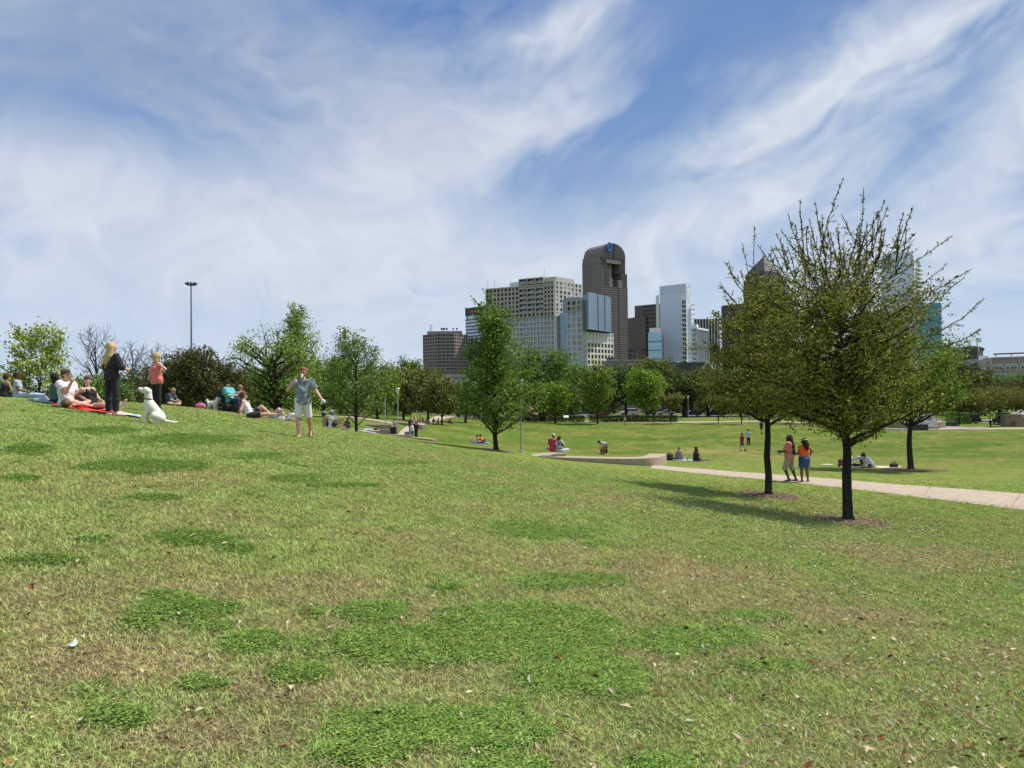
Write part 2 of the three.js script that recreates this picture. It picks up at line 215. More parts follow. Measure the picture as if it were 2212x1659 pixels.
  sow(leafy(24, 0.08, 0.03, 0.0062), leafMat(), 130000, 2.2, 34, 1.15, (x, z, d) => { const cl = cloverAt(x, z); if (r() > cl * (0.35 + 1.1 * vnoise(x * 7, z * 7)) || r() < smooth(10, 34, d) * 0.9) return null; return { s: 0.45 + 0.6 * r(), c: vary(r() < 0.75 ? [0.125, 0.215, 0.04] : [0.20, 0.27, 0.07], 1.2) }; }, 'clover', 'dark green clover growing in patches on the near hillside', 'clover');
  const fallen = new THREE.BufferGeometry(); { const l = []; const w = 0.014, h = 0.03; for (const s of [-1, 1]) l.push(0, 0, -h, s * w, 0.008, 0, 0, 0.002, h, ); fallen.setAttribute('position', new THREE.Float32BufferAttribute(l, 3)); fallen.computeVertexNormals(); }
  const t2 = G(1832, 19), t1 = G(1660, 24);
  sow(fallen, leafMat(), 9000, 2.4, 34, 1.0, (x, z, d) => {
    const a = 1.6 * smooth(8, 0.5, Math.hypot(x - t2.x + 0.4, z - t2.z - 2)) + 0.8 * smooth(5, 0.5, Math.hypot(x - t1.x, z - t1.z - 0.6)), band = smooth(-0.3, 0.7, x / d) * smooth(24, 8, d) * 0.55, any = 0.06; if (r() > a * 1.2 + band * band * 1.8 + any) return null;
    return { s: 0.5 + 0.85 * r() * r() + (r() < 0.03 ? 0.5 : 0), up: 0.02 + 0.015 * r(), tilt: 1.3, c: vary(r() < 0.62 ? [0.46, 0.39, 0.26] : r() < 0.8 ? [0.15, 0.06, 0.03] : [0.30, 0.17, 0.07], 0.5) };
  }, 'fallen_leaves', 'tan and brown dead leaves scattered over the grass', 'fallen leaves');
  const chips = []; for (const [c0, n, R] of [[t2, 1500, 2.6], [t1, 900, 2.2]]) for (let i = 0; i < n; i++) { const a = r() * 6.283, d = Math.pow(r(), 0.75) * R; chips.push([c0.x + Math.cos(a) * d, c0.z + Math.sin(a) * d, d]); }
  const lm = new THREE.InstancedMesh(fallen, leafMat(), chips.length); chips.forEach(([x, z, d], i) => { q.setFromEuler(new THREE.Euler((r() - 0.5) * 1.2, r() * 6.283, (r() - 0.5) * 1.2)); S.setScalar(0.6 + 0.7 * r()); P.set(x, land(x, z) + 0.035 + 0.02 * r(), z); lm.setMatrixAt(i, M.compose(P, q, S)); lm.setColorAt(i, C.setRGB(...vary(r() < 0.45 ? [0.46, 0.38, 0.25] : r() < 0.6 ? [0.16, 0.09, 0.05] : [0.27, 0.17, 0.09], 0.6))); }); top(lm, 'leaf_litter', 'dense dead leaves and bark chips round the two near trunks', 'leaf litter', null, 'stuff');
}
// ---------- paths, walls, plaza, street ----------
const speckle = (a, b, n, rep, seed = 0) => noiseTexture(256, (u, v, x, y) => { const t = fbm(u * 8 + seed, v * 8, 3) * 0.5 + hash2(x + seed, y) * 0.5; return [0, 1, 2].map((i) => mix(a[i], b[i], clamp((t - 0.5) * n + 0.5))); }, rep);
const concreteTex = speckle([188, 182, 170], [226, 220, 208], 1.4, 0.5);
const M = {
  path: new THREE.MeshStandardMaterial({ color: new THREE.Color().setRGB(0.60, 0.52, 0.45), map: concreteTex, roughness: 0.95 }),
  concrete: new THREE.MeshStandardMaterial({ color: new THREE.Color().setRGB(0.56, 0.49, 0.41), map: concreteTex, roughness: 0.95, bumpMap: concreteTex, bumpScale: 0.004 }),
  paving: new THREE.MeshStandardMaterial({ color: new THREE.Color().setRGB(0.50, 0.47, 0.45), map: concreteTex, roughness: 0.9 }),
  pavingDark: new THREE.MeshStandardMaterial({ color: new THREE.Color().setRGB(0.26, 0.26, 0.28), map: concreteTex, roughness: 0.9 }),
  asphalt: new THREE.MeshStandardMaterial({ color: new THREE.Color().setRGB(0.16, 0.155, 0.15), map: concreteTex, roughness: 0.95 }),
  stone: new THREE.MeshStandardMaterial({ color: new THREE.Color().setRGB(0.45, 0.37, 0.27), map: concreteTex, roughness: 0.95, bumpMap: concreteTex, bumpScale: 0.01 }),
  steel: std([0.42, 0.44, 0.46], 0.45, { metalness: 0.6 }), dark: std([0.03, 0.03, 0.035], 0.6), black: std([0.015, 0.015, 0.017], 0.5), white: std([0.78, 0.78, 0.76], 0.6),
  mulch: new THREE.MeshStandardMaterial({ color: new THREE.Color().setRGB(0.16, 0.108, 0.07), map: concreteTex, roughness: 1 }),
};
// a ribbon lying on the land between two rows of points
function ribbon(left, right, up, across = 6, wave = 0) {
  const fine = (row) => { const c = new THREE.CatmullRomCurve3(row.map((p) => V(p.x, 0, p.z)), false, 'centripetal'); return c.getPoints(row.length * 14); };
  const L = fine(left), R = fine(right), pos = [], uv = [], idx = [];
  L.forEach((l, i) => { for (let k = 0; k <= across; k++) { const t = k / across, e = k === 0 || k === across ? (vnoise(i * 0.9, k) - 0.5) * wave : 0, x = mix(l.x, R[i].x, t) , z = mix(l.z, R[i].z, t) + e; pos.push(x, land(x, z) + up - (k === 0 || k === across ? 0.03 : 0), z); uv.push(x, z); } });
  const n = across + 1; for (let i = 0; i < L.length - 1; i++) for (let k = 0; k < across; k++) { const a = i * n + k; idx.push(a, a + 1, a + n, a + 1, a + n + 1, a + n); }
  const g = new THREE.BufferGeometry(); g.setAttribute('position', new THREE.Float32BufferAttribute(pos, 3)); g.setAttribute('uv', new THREE.Float32BufferAttribute(uv, 2)); g.setIndex(idx); g.computeVertexNormals();
  if (g.attributes.normal.getY(0) < 0) { g.setIndex(idx.reverse()); g.computeVertexNormals(); }
  return g;
}
const row = (l) => l.map(([px, d]) => G(px, d));
// near walk: from the curved wall to the right edge, in slabs with joints between them
{
  const near = [[1405, 1011], [1425, 1013.5], [1536, 1025.5], [1652, 1035.8], [1820, 1054], [1920, 1066], [2212, 1102], [2420, 1128]].map((q) => seen(...q)), far = [[1412, 1004.5], [1430, 1006.3], [1536, 1014.5], [1668, 1024.5], [1822, 1036.6], [1920, 1044.5], [2212, 1066.5], [2440, 1082]].map((q) => seen(...q));
  const nc = new THREE.CatmullRomCurve3(near, false, 'centripetal').getSpacedPoints(7), fc = new THREE.CatmullRomCurve3(far, false, 'centripetal').getSpacedPoints(7);
  const walk = new THREE.Group(); top(walk, 'path', 'pale concrete walk running from the curved wall to the right edge', null, null, 'structure');
  for (let i = 0; i < 7; i++) { const k = 0.0022, a = (c, t) => c[i].clone().lerp(c[i + 1], t); mesh(ribbon([a(nc, k), a(nc, 0.5), a(nc, 1 - k)], [a(fc, k), a(fc, 0.5), a(fc, 1 - k)], 0.035), M.path, 'slab', walk); }
  mesh(ribbon(near, far, 0.012), M.asphalt, 'bedding', walk);
}
top(mesh(ribbon(row([[2700, 98], [2212, 104], [1960, 105], [1870, 110], [1750, 125], [1640, 136], [1540, 141], [1350, 148], [1200, 154], [1090, 158], [1000, 150], [935, 118], [895, 88], [880, 74]]), row([[2700, 102], [2212, 108.5], [1960, 110], [1870, 115], [1750, 130], [1640, 141], [1540, 146.5], [1350, 153.5], [1200, 160], [1080, 166], [985, 160], [915, 122], [872, 90], [855, 76]]), 0.05), M.path), 'path', null, null, null, 'structure');
top(mesh(ribbon(row([[1120, 164], [1060, 170], [1040, 176], [1050, 182]]), row([[1150, 164], [1110, 170], [1090, 176], [1100, 182]]), 0.055), M.path), 'path', null, null, null, 'structure');
top(mesh(ribbon(row([[560, 108], [700, 100], [790, 98], [850, 96]]), row([[560, 113], [700, 104], [790, 102], [860, 99]]), 0.05), M.path), 'path', null, null, null, 'structure');
top(mesh(ribbon(row([[900, 196], [1150, 192], [1400, 190], [1700, 178], [1950, 160], [2120, 142], [2400, 126]]), row([[900, 215], [1150, 212], [1400, 210], [1700, 200], [1950, 180], [2120, 162], [2400, 148]]), 0.05), M.asphalt), 'road', null, null, null, 'structure');
top(mesh(ribbon(row([[2050, 150], [2140, 170], [2200, 230], [2230, 330]]), row([[2230, 146], [2250, 170], [2270, 230], [2270, 330]]), 0.09), M.paving), 'side_road', null, null, null, 'structure');

// low concrete wall, curved, with a level top and joints: blocks that follow a line of ground points
function wallBlocks(name, label, pts, thick, rise, pieces, topDrop = 0) {
  const c = new THREE.CatmullRomCurve3(pts.map((p) => V(p.x, 0, p.z)), false, 'centripetal'), g = new THREE.Group(); top(g, name, label, 'wall');
  const seg = 10;
  for (let b = 0; b < pieces; b++) {
    const pos = [], idx = [], uv = [];
    for (let i = 0; i <= seg; i++) {
      const t = (b + mix(0.003, 0.997, i / seg)) / pieces, p = c.getPoint(t), tan = c.getTangent(t), nx = -tan.z * thick / 2, nz = tan.x * thick / 2, y1 = rise(t), y0 = Math.min(land(p.x, p.z), land(p.x + nx, p.z + nz), land(p.x - nx, p.z - nz)) - 0.3, bv = 0.02;
      const q = [[1, y0], [1, y1 - bv], [1 - bv * 2, y1], [-1 + bv * 2, y1], [-1, y1 - bv], [-1, y0]];
      for (const [s, y] of q) { pos.push(p.x + nx * s, y, p.z + nz * s); uv.push(t * c.getLength(), y + s * thick); }
    }
    for (let i = 0; i < seg; i++) for (let k = 0; k < 5; k++) { const a = i * 6 + k; idx.push(a, a + 1, a + 6, a + 1, a + 7, a + 6); }
    for (const e of [0, seg]) for (let k = 1; k < 5; k++) e ? idx.push(e * 6, e * 6 + k, e * 6 + k + 1) : idx.push(0, k + 1, k);
    const geo = new THREE.BufferGeometry(); geo.setAttribute('position', new THREE.Float32BufferAttribute(pos, 3)); geo.setAttribute('uv', new THREE.Float32BufferAttribute(uv, 2)); geo.setIndex(idx);
    const flat = geo.toNonIndexed(); flat.computeVertexNormals(); mesh(flat, new THREE.MeshStandardMaterial().copy(M.concrete), 'block', g).material.side = THREE.DoubleSide;
  }
  return g;
}
const lift = (pts, a) => { const ys = pts.map((p) => p.y); return (t) => { const k = t * (ys.length - 1), i = Math.min(ys.length - 2, Math.floor(k)); return mix(ys[i], ys[i + 1], k - i) + (Array.isArray(a) ? mix(a[0], a[1], t) : a); }; };
{ // the curved seat wall at the foot of the hill
  const pts = [[1215, 42.4], [1180, 42.0], [1165, 41.2], [1178, 40.2], [1225, 39.4], [1290, 38.6], [1350, 38.1], [1392, 38.2], [1412, 38.9], [1421, 40.2]].map(([px, d]) => G(px, d)), y0 = at(1180, 984.5, 40.5).y, y1 = at(1418, 990.5, 37.2).y;
  wallBlocks('seat_wall', 'long curved concrete seat wall a couple sits on, beside the near walk', pts, 0.95, (t) => mix(y0, y1, t), 5);
}
{
  const low = (...l) => l.map(([px, d]) => G(px, d));
  const w1 = low([790, 85], [820, 84], [849, 83]); wallBlocks('low_wall', 'low concrete wall left of the far walk, behind the black bin', w1, 0.45, lift(w1, [0.1, 0.75]), 2);
  const w2 = low([774, 74], [808, 74.5], [843, 75]); wallBlocks('low_wall', 'low concrete wall on the hill edge in front of the black bin', w2, 0.4, lift(w2, [0.05, 0.62]), 2);
  const w3 = low([837, 72], [862, 72.6], [889, 73.2]); wallBlocks('low_wall', 'low concrete wall crossing below the lamp post and bin', w3, 0.8, lift(w3, [0.12, 0.5]), 2);
  const w4 = low([889, 70.5], [915, 70], [941, 68.5]); wallBlocks('low_wall', 'low concrete wall ending at the hill shadow, below the walking pair', w4, 0.6, lift(w4, [0.3, 0.4]), 2);
  const w5 = low([836, 100], [876, 97], [917, 93]); wallBlocks('low_wall', 'low concrete wall beyond the far walk below the lamp post', w5, 0.5, lift(w5, [0.1, 0.6]), 3);
}
function box3(name, label, cat, p, w, h, d, turn, mat, bevel = 0.03) {
  const s = new THREE.Shape(); s.moveTo(-w / 2, -d / 2); s.lineTo(w / 2, -d / 2); s.lineTo(w / 2, d / 2); s.lineTo(-w / 2, d / 2);
  const g = new THREE.ExtrudeGeometry(s, { depth: h - bevel + 0.2, bevelSize: bevel, bevelThickness: bevel, bevelSegments: 2 }); g.rotateX(-Math.PI / 2); g.translate(0, -0.2, 0); const t = thing(name, label, cat, p, turn); mesh(g, mat, 'body', t); return t;
}
// the round fountain court on the right
{
  const c = G(1955, 115), court = new THREE.Group(); top(court, 'plaza', null, null, null, 'structure');
  const disc = (r0, r1, a0, a1) => { const pos = [], idx = [], uv = [], n = 24; for (let i = 0; i <= n; i++) for (const r of [r0, (r0 + r1) / 2, r1]) { const a = mix(a0, a1, i / n), x = c.x + Math.cos(a) * r, z = c.z + Math.sin(a) * r; pos.push(x, land(x, z) + 0.07, z); uv.push(x, z); } for (let i = 0; i < n; i++) for (let k = 0; k < 2; k++) { const q = i * 3 + k; idx.push(q, q + 3, q + 1, q + 1, q + 3, q + 4); } const g = new THREE.BufferGeometry(); g.setAttribute('position', new THREE.Float32BufferAttribute(pos, 3)); g.setAttribute('uv', new THREE.Float32BufferAttribute(uv, 2)); g.setIndex(idx); g.computeVertexNormals(); return g; };
  for (let i = 0; i < 16; i++) { const a = i / 16 * Math.PI * 2; mesh(disc(0.5, 11, a, a + Math.PI / 8 - 0.004), i % 4 === 1 ? M.pavingDark : M.paving, 'paving_band', court); }
  const f = thing('fountain', 'round stone basin with a broad rim on the paved court', 'fountain', c.clone().setY(c.y + 0.07));
  const ringGeo = (r0, r1, h, a0, a1) => { const s = new THREE.Shape(); s.absarc(0, 0, r1, a0, a1, false); s.absarc(0, 0, r0, a1, a0, true); const g = new THREE.ExtrudeGeometry(s, { depth: h, bevelSize: 0.03, bevelThickness: 0.03, bevelSegments: 1, curveSegments: 10 }); g.rotateX(-Math.PI / 2); return g; };
  for (let i = 0; i < 10; i++) { const a = i / 10 * Math.PI * 2; mesh(ringGeo(4.4, 5.4, 0.85, a + 0.006, a + Math.PI / 5 - 0.006), M.stone, 'rim_block', f); }
  mesh(cyl(4.3, 4.3, 0.35, 0, 0, 0, 40), M.black, 'pool', f);
  const p = thing('pylon', 'pale tapered stone pylon standing on the paved court by the fountain', 'monument', G(2002, 108)); mesh(toCreasedNormals(new THREE.CylinderGeometry(0.75, 1.5, 5.4, 4, 1).rotateY(Math.PI / 4).translate(0, 2.7, 0), 0.5), std([0.55, 0.55, 0.54], 0.8), 'shaft', p); mesh(box(2.3, 0.35, 2.3, 0, 0.17, 0), M.stone, 'base', p);
  box3('stone_block', 'dark stone block seat at the left edge of the paved court', 'seat', G(1873, 106), 2.2, 0.85, 1.1, 0.1, M.dark); box3('stone_block', 'dark stone block seat in front of the pylon', 'seat', G(1983, 104), 2.2, 0.85, 1.1, 0.1, M.dark); box3('stone_block', 'dark stone block seat behind the pylon, near the parked wagon', 'seat', G(2050, 119), 2.2, 0.8, 1.1, 0.1, M.dark);
}
{ // stone pier at the far right with courses
  const t = thing('stone_pier', 'tan stone gate pier with a cap slab under the low trees', 'pier', G(2186, 118)); const r = rng(3);
  for (let j = 0; j < 5; j++) for (let i = 0; i < 4; i++) mesh(box(0.68 + r() * 0.02, 0.32, 1.1, -1.08 + i * 0.72 + (j % 2) * 0.06, 0.17 + j * 0.34, r() * 0.04), M.stone, 'stone', t);
  mesh(box(3.1, 0.16, 1.35, 0, 1.8, 0), M.stone, 'cap', t);
  const w = thing('stone_wall', 'low tan stone wall running right from the gate pier', 'wall', G(2215, 117)); mesh(box(3.4, 0.8, 0.6, 0, 0.3, 0), M.stone, 'body', w); mesh(box(3.5, 0.12, 0.75, 0, 0.76, 0), M.stone, 'cap', w);
}
// mulch rings under the trees
function ring(p, r, name = 'mulch_ring', label) {
  const pos = [], idx = [], uv = [], n = 36, m = 6; for (let j = 0; j <= m; j++) for (let i = 0; i < n; i++) { const a = i / n * 6.2832, k = r * (j / m) * (0.88 + 0.3 * vnoise(Math.cos(a) * 3 + p.x * 5, Math.sin(a) * 3 + p.z)), x = p.x + Math.cos(a) * k, z = p.z + Math.sin(a) * k; pos.push(x, land(x, z) + 0.03 * (1 - (j / m) ** 2) + (j === m ? -0.02 : 0.018) + (j < m ? (hash2(i * 7, j * 13 + Math.floor(p.x * 9)) - 0.5) * 0.03 : 0), z); uv.push(x * 2, z * 2); }
  for (let j = 0; j < m; j++) for (let i = 0; i < n; i++) { const a = j * n + i, b = j * n + (i + 1) % n; idx.push(a, a + n, b, b, a + n, b + n); }
  const g = new THREE.BufferGeometry(); g.setAttribute('position', new THREE.Float32BufferAttribute(pos, 3)); g.setAttribute('uv', new THREE.Float32BufferAttribute(uv, 2)); g.setIndex(idx.reverse()); g.computeVertexNormals();
  return top(mesh(g, M.mulch), name, label, 'mulch bed', null, 'stuff');
}
// ---------- the city ----------
const glassy = (c, rough = 0.12, metal = 0.75) => std(c, rough, { metalness: metal });
const B = {
  beige: std([0.40, 0.37, 0.325], 0.9), beigeLight: std([0.50, 0.475, 0.435], 0.9), whiteStone: std([0.66, 0.62, 0.55], 0.85), pinkBrown: std([0.25, 0.21, 0.205], 0.9), granite: std([0.185, 0.162, 0.165], 0.75), graniteDark: std([0.085, 0.074, 0.078], 0.6), brown: std([0.12, 0.10, 0.092], 0.85),
  glassBlue: glassy([0.27, 0.36, 0.48], 0.3, 0.35), glassDark: std([0.022, 0.026, 0.034], 0.12, { metalness: 0.2 }), glassGrey: glassy([0.22, 0.27, 0.33], 0.3, 0.5), glassPale: glassy([0.66, 0.70, 0.86], 0.45, 0.3), glassSky: glassy([0.42, 0.52, 0.62], 0.22, 0.7), glassTeal: glassy([0.08, 0.25, 0.31], 0.2, 0.6), glassCyan: glassy([0.34, 0.48, 0.52], 0.15, 0.7),
  slab: std([0.72, 0.74, 0.76], 0.7), grey: std([0.20, 0.19, 0.185], 0.9), greyLight: std([0.36, 0.35, 0.34], 0.9), charcoal: std([0.06, 0.06, 0.065], 0.7), brick: std([0.24, 0.12, 0.08], 0.9), roof: std([0.06, 0.057, 0.055], 0.85), taupe: std([0.27, 0.245, 0.225], 0.9), frameWhite: std([0.7, 0.7, 0.68], 0.7), navy: std([0.02, 0.028, 0.045], 0.2, { metalness: 0.3 }), sign: std([0.025, 0.03, 0.04], 0.5), red: std([0.55, 0.04, 0.05], 0.6), blue: std([0.03, 0.16, 0.52], 0.5), viaduct: std([0.36, 0.34, 0.32], 0.95), viaductDark: std([0.14, 0.13, 0.13], 0.95), green: std([0.35, 0.5, 0.42], 0.3, { metalness: 0.3 }),
};
const BASE = -5.2;
class Building {
  constructor(name, label, ref, group) { // ref = [px, py, depth] of one roof corner
    const p = at(...ref); this.o = V(p.x, BASE, p.z); this.g = thing(name, label, 'building', this.o, 0, group); this.n = 0; this.store = new Map();
  }
  roofY(ref) { return at(...ref).y - BASE; }
  corner(px, py, y) { const k = at(px, py, 1).y - 1.6, d = (y + BASE - 1.6) / k, p = at(px, py, d); return V(p.x - this.o.x, 0, p.z - this.o.z); }   // the point of a roof at height y (above the base) that shows at this pixel
  spot(px, d, py = 800) { const p = at(px, py, d); return V(p.x - this.o.x, 0, p.z - this.o.z); }
  yOf(px, py, q) { const d = -camera.worldToLocal(V(q.x + this.o.x, 0, q.z + this.o.z)).z; return at(px, py, d).y - BASE; }
  keep(mat, name, geo, stuff = false) { const k = name + '|' + mat.uuid + stuff; if (!this.store.has(k)) this.store.set(k, { mat, name, stuff, list: [] }); this.store.get(k).list.push(geo); }
  prism(pts, y0, y1, mat, name) {
    const c = V(0, 0, 0); pts.forEach((p) => c.add(p)); c.divideScalar(pts.length); const pos = [], n = pts.length;
    const tri = (...v) => v.forEach((p) => pos.push(p[0].x, p[1], p[0].z));
    const area = pts.reduce((s, p, i) => { const q = pts[(i + 1) % n]; return s + p.x * q.z - q.x * p.z; }, 0), P = area < 0 ? pts : [...pts].reverse();
    for (let i = 0; i < n; i++) { const a = P[i], b = P[(i + 1) % n]; tri([a, y0], [b, y0], [b, y1]); tri([a, y0], [b, y1], [a, y1]); if (i > 0 && i < n - 1) { tri([P[0], y1], [P[i], y1], [P[i + 1], y1]); } }
    const g = new THREE.BufferGeometry(); g.setAttribute('position', new THREE.Float32BufferAttribute(pos, 3)); g.computeVertexNormals(); this.keep(mat, name, g); return this;
  }
  // box in the frame of a facade: u along A to B, v up, w out
  frame(A, Bp) { let a = A, b = Bp, d = b.clone().sub(a), n = V(-d.z, 0, d.x).normalize(); const mid = a.clone().add(b).multiplyScalar(0.5).add(this.o), out = camera.position.clone().sub(mid); d.normalize(); n = d.clone().cross(V(0, 1, 0)).normalize(); if (n.dot(out) < 0) { [a, b] = [b, a]; d.negate(); n.negate(); } return { a, L: a.distanceTo(b), m: new THREE.Matrix4().makeBasis(d, V(0, 1, 0), n).setPosition(a.x, 0, a.z), flipped: a !== A }; }
  put(F, u0, u1, v0, v1, w0, w1) { return new THREE.BoxGeometry(Math.abs(u1 - u0), v1 - v0, w1 - w0).translate((u0 + u1) / 2, (v0 + v1) / 2, (w0 + w1) / 2).applyMatrix4(F.m); }
  window(geo, mat, single) { if (single && this.n < 300) { this.n++; mesh(geo, mat, 'window', this.g); } else this.keep(mat, 'windows', geo, true); }
  facade(A, Bp, y0, y1, o) {
    const F = this.frame(A, Bp), { cols, rows, fw = 0.6, fh = 0.55, depth = 0.7, wall, glass, single = false, bayMat, pierOut = 0, skip, bands, bandsOnly } = o, cw = F.L / cols, rh = (y1 - y0) / rows, r = rng(cols * 131 + rows * 17);
    for (let i = 0; i <= cols; i++) { const w = cw * (1 - fw) / (i === 0 || i === cols ? 2 : 1), c = i * cw, u0 = i === 0 ? 0 : i === cols ? F.L - w : c - w / 2; if (!bandsOnly) this.keep(wall, 'wall', this.put(F, u0, u0 + w, y0, y1, 0, depth + pierOut)); }
    for (let j = 0; j <= rows; j++) { const h = rh * (1 - fh) / (j === 0 || j === rows ? 2 : 1), v0 = j === 0 ? y0 : j === rows ? y1 - h : y0 + j * rh - h / 2; this.keep(bands ?? wall, 'wall', this.put(F, 0.01, F.L - 0.01, v0, v0 + h, 0, depth - 0.06 + (o.bandOut ?? 0))); }
    for (let i = 0; i < cols; i++) for (let j = 0; j < rows; j++) { if (skip && skip(i, j)) continue; const w = cw * fw, h = rh * fh, u = (i + 0.5) * cw, v = y0 + (j + 0.5) * rh; this.window(this.put(F, u - w / 2 - 0.05, u + w / 2 + 0.05, v - h / 2 - 0.05, v + h / 2 + 0.05, -0.02, 0.06 + (o.glassOut ?? 0)), Array.isArray(glass) ? glass[Math.floor(r() * glass.length)] : glass, single); }
    return F;
  }
  // a curtain wall: glass panels with thin joints, real seams
  curtain(A, Bp, y0, y1, cols, rows, mats, name = 'panels', gap = 0.05, out = 0.15) { const F = this.frame(A, Bp), cw = F.L / cols, rh = (y1 - y0) / rows, r = rng(cols * 7 + rows); for (let i = 0; i < cols; i++) for (let j = 0; j < rows; j++) this.keep(mats[Math.floor(r() * mats.length)], name, this.put(F, i * cw + gap, (i + 1) * cw - gap, y0 + j * rh + gap, y0 + (j + 1) * rh - gap, 0, out + r() * 0.02), true); return F; }
  done() { for (const { mat, name, stuff, list } of this.store.values()) { const m = mesh(join(list), mat, name, this.g); if (stuff) m.userData.kind = 'stuff'; } return this.g; }
}
const quad = (A, C, D) => [A, C, D, A.clone().add(D).sub(C)];   // left, corner, right, and the hidden fourth
{ // 1 slab hotel with bevelled front
  const ref = [962, 720.8, 850], b = new Building('hotel_tower', 'brownish office slab with dishes on its roof, leftmost of the skyline', ref), y = b.roofY(ref);
  const P = [[914.4, 723.8], [944.7, 721], [980.3, 720.6], [1009.5, 723.2]].map(([x, p]) => b.corner(x, p, y)), back = [P[3].clone().add(V(-6, 0, -30)), P[0].clone().add(V(6, 0, -30))], inn = [...P, ...back];
  b.prism(inn, 0, y - 0.3, B.pinkBrown, 'core'); const o = { fw: 0.62, fh: 0.56, depth: 0.9, wall: B.pinkBrown, glass: B.glassDark };
  b.facade(P[0], P[1], 2, y, { ...o, cols: 6, rows: 20 }); b.facade(P[1], P[2], 2, y, { ...o, fw: 0.8, cols: 4, rows: 20, glass: [B.glassDark, B.navy] }); b.facade(P[2], P[3], 2, y, { ...o, cols: 6, rows: 20 });
  const c = (px, d) => b.spot(px, d); b.prism([c(923.6, 857), c(999.4, 857), c(997, 872), c(926, 872)], y - 0.5, y + 3.6, B.pinkBrown, 'penthouse');
  for (const [px, s] of [[955, 2], [960, 2.4], [966, 2], [980, 1.6], [988, 1.8]]) { const p = c(px, 858); const g = mesh(new THREE.SphereGeometry(s * 0.7, 12, 6, 0, 6.3, 0, 1.2).rotateX(1.9).translate(p.x, y + 6.4, p.z), B.charcoal, 'dish', b.g); g.material.side = THREE.DoubleSide; mesh(bar(V(p.x, y + 3, p.z), V(p.x, y + 6, p.z), 0.25), B.charcoal, 'dish_mast', b.g); }
  const m = c(932, 858); for (const k of [-1, 1]) b.keep(B.greyLight, 'aerial', bar(V(m.x + k, y + 3, m.z), V(m.x + k, y + 11, m.z), 0.25)); for (let k = 0; k < 4; k++) b.keep(B.greyLight, 'aerial', bar(V(m.x - 1, y + 4 + k * 2, m.z), V(m.x + 1, y + 5.5 + k * 2, m.z), 0.2)); b.done();
}
{ // 2 striped glass bank tower with a sign band
  const ref = [1006, 666.6, 900], b = new Building('striped_office_tower', 'pale glass tower with dark floor stripes and a red mark on its black top', ref), y = b.roofY(ref);
  const A = b.corner(1006, 666.6, y), C = b.corner(1066, 657.5, y), D = C.clone().add(V(24, 0, -32)); b.prism(quad(A, C, D), 0, y - 0.4, B.glassGrey, 'core');
  const y1 = b.yOf(1006, 683, A), y2 = b.yOf(1006, 692, A); b.curtain(A, C, 3, y2, 16, 24, [B.glassPale, B.glassCyan, B.glassPale], 'glass_bands', 0.05, 0.3); const F = b.frame(A, C); for (let i = 0; i <= 24; i++) b.keep(B.charcoal, 'floor_bands', b.put(F, -0.2, F.L, 3 + (y2 - 3) * i / 24 - 0.55, 3 + (y2 - 3) * i / 24 + 0.75, 0, 0.6), true);
  b.curtain(A, C, y2 + 0.3, y1, 20, 1, [B.glassGrey, B.glassPale], 'louvres', 0.2, 0.4); b.keep(B.sign, 'sign_band', b.put(F, -0.2, F.L + 0.2, y1, y, 0, 0.7)); const u = F.flipped ? 0 : F.L;
  for (let k = 0; k < 5; k++) { const s = (F.L / 60) * 9 + k * 1.5, h = [2.2, 3.6, 4.6, 3.6, 2.2][k]; mesh(b.put(F, s, s + 1.1, (y1 + y) / 2 - h / 2, (y1 + y) / 2 + h / 2, 0.7, 0.95), B.red, 'sign_stroke', b.g); } b.done();
}
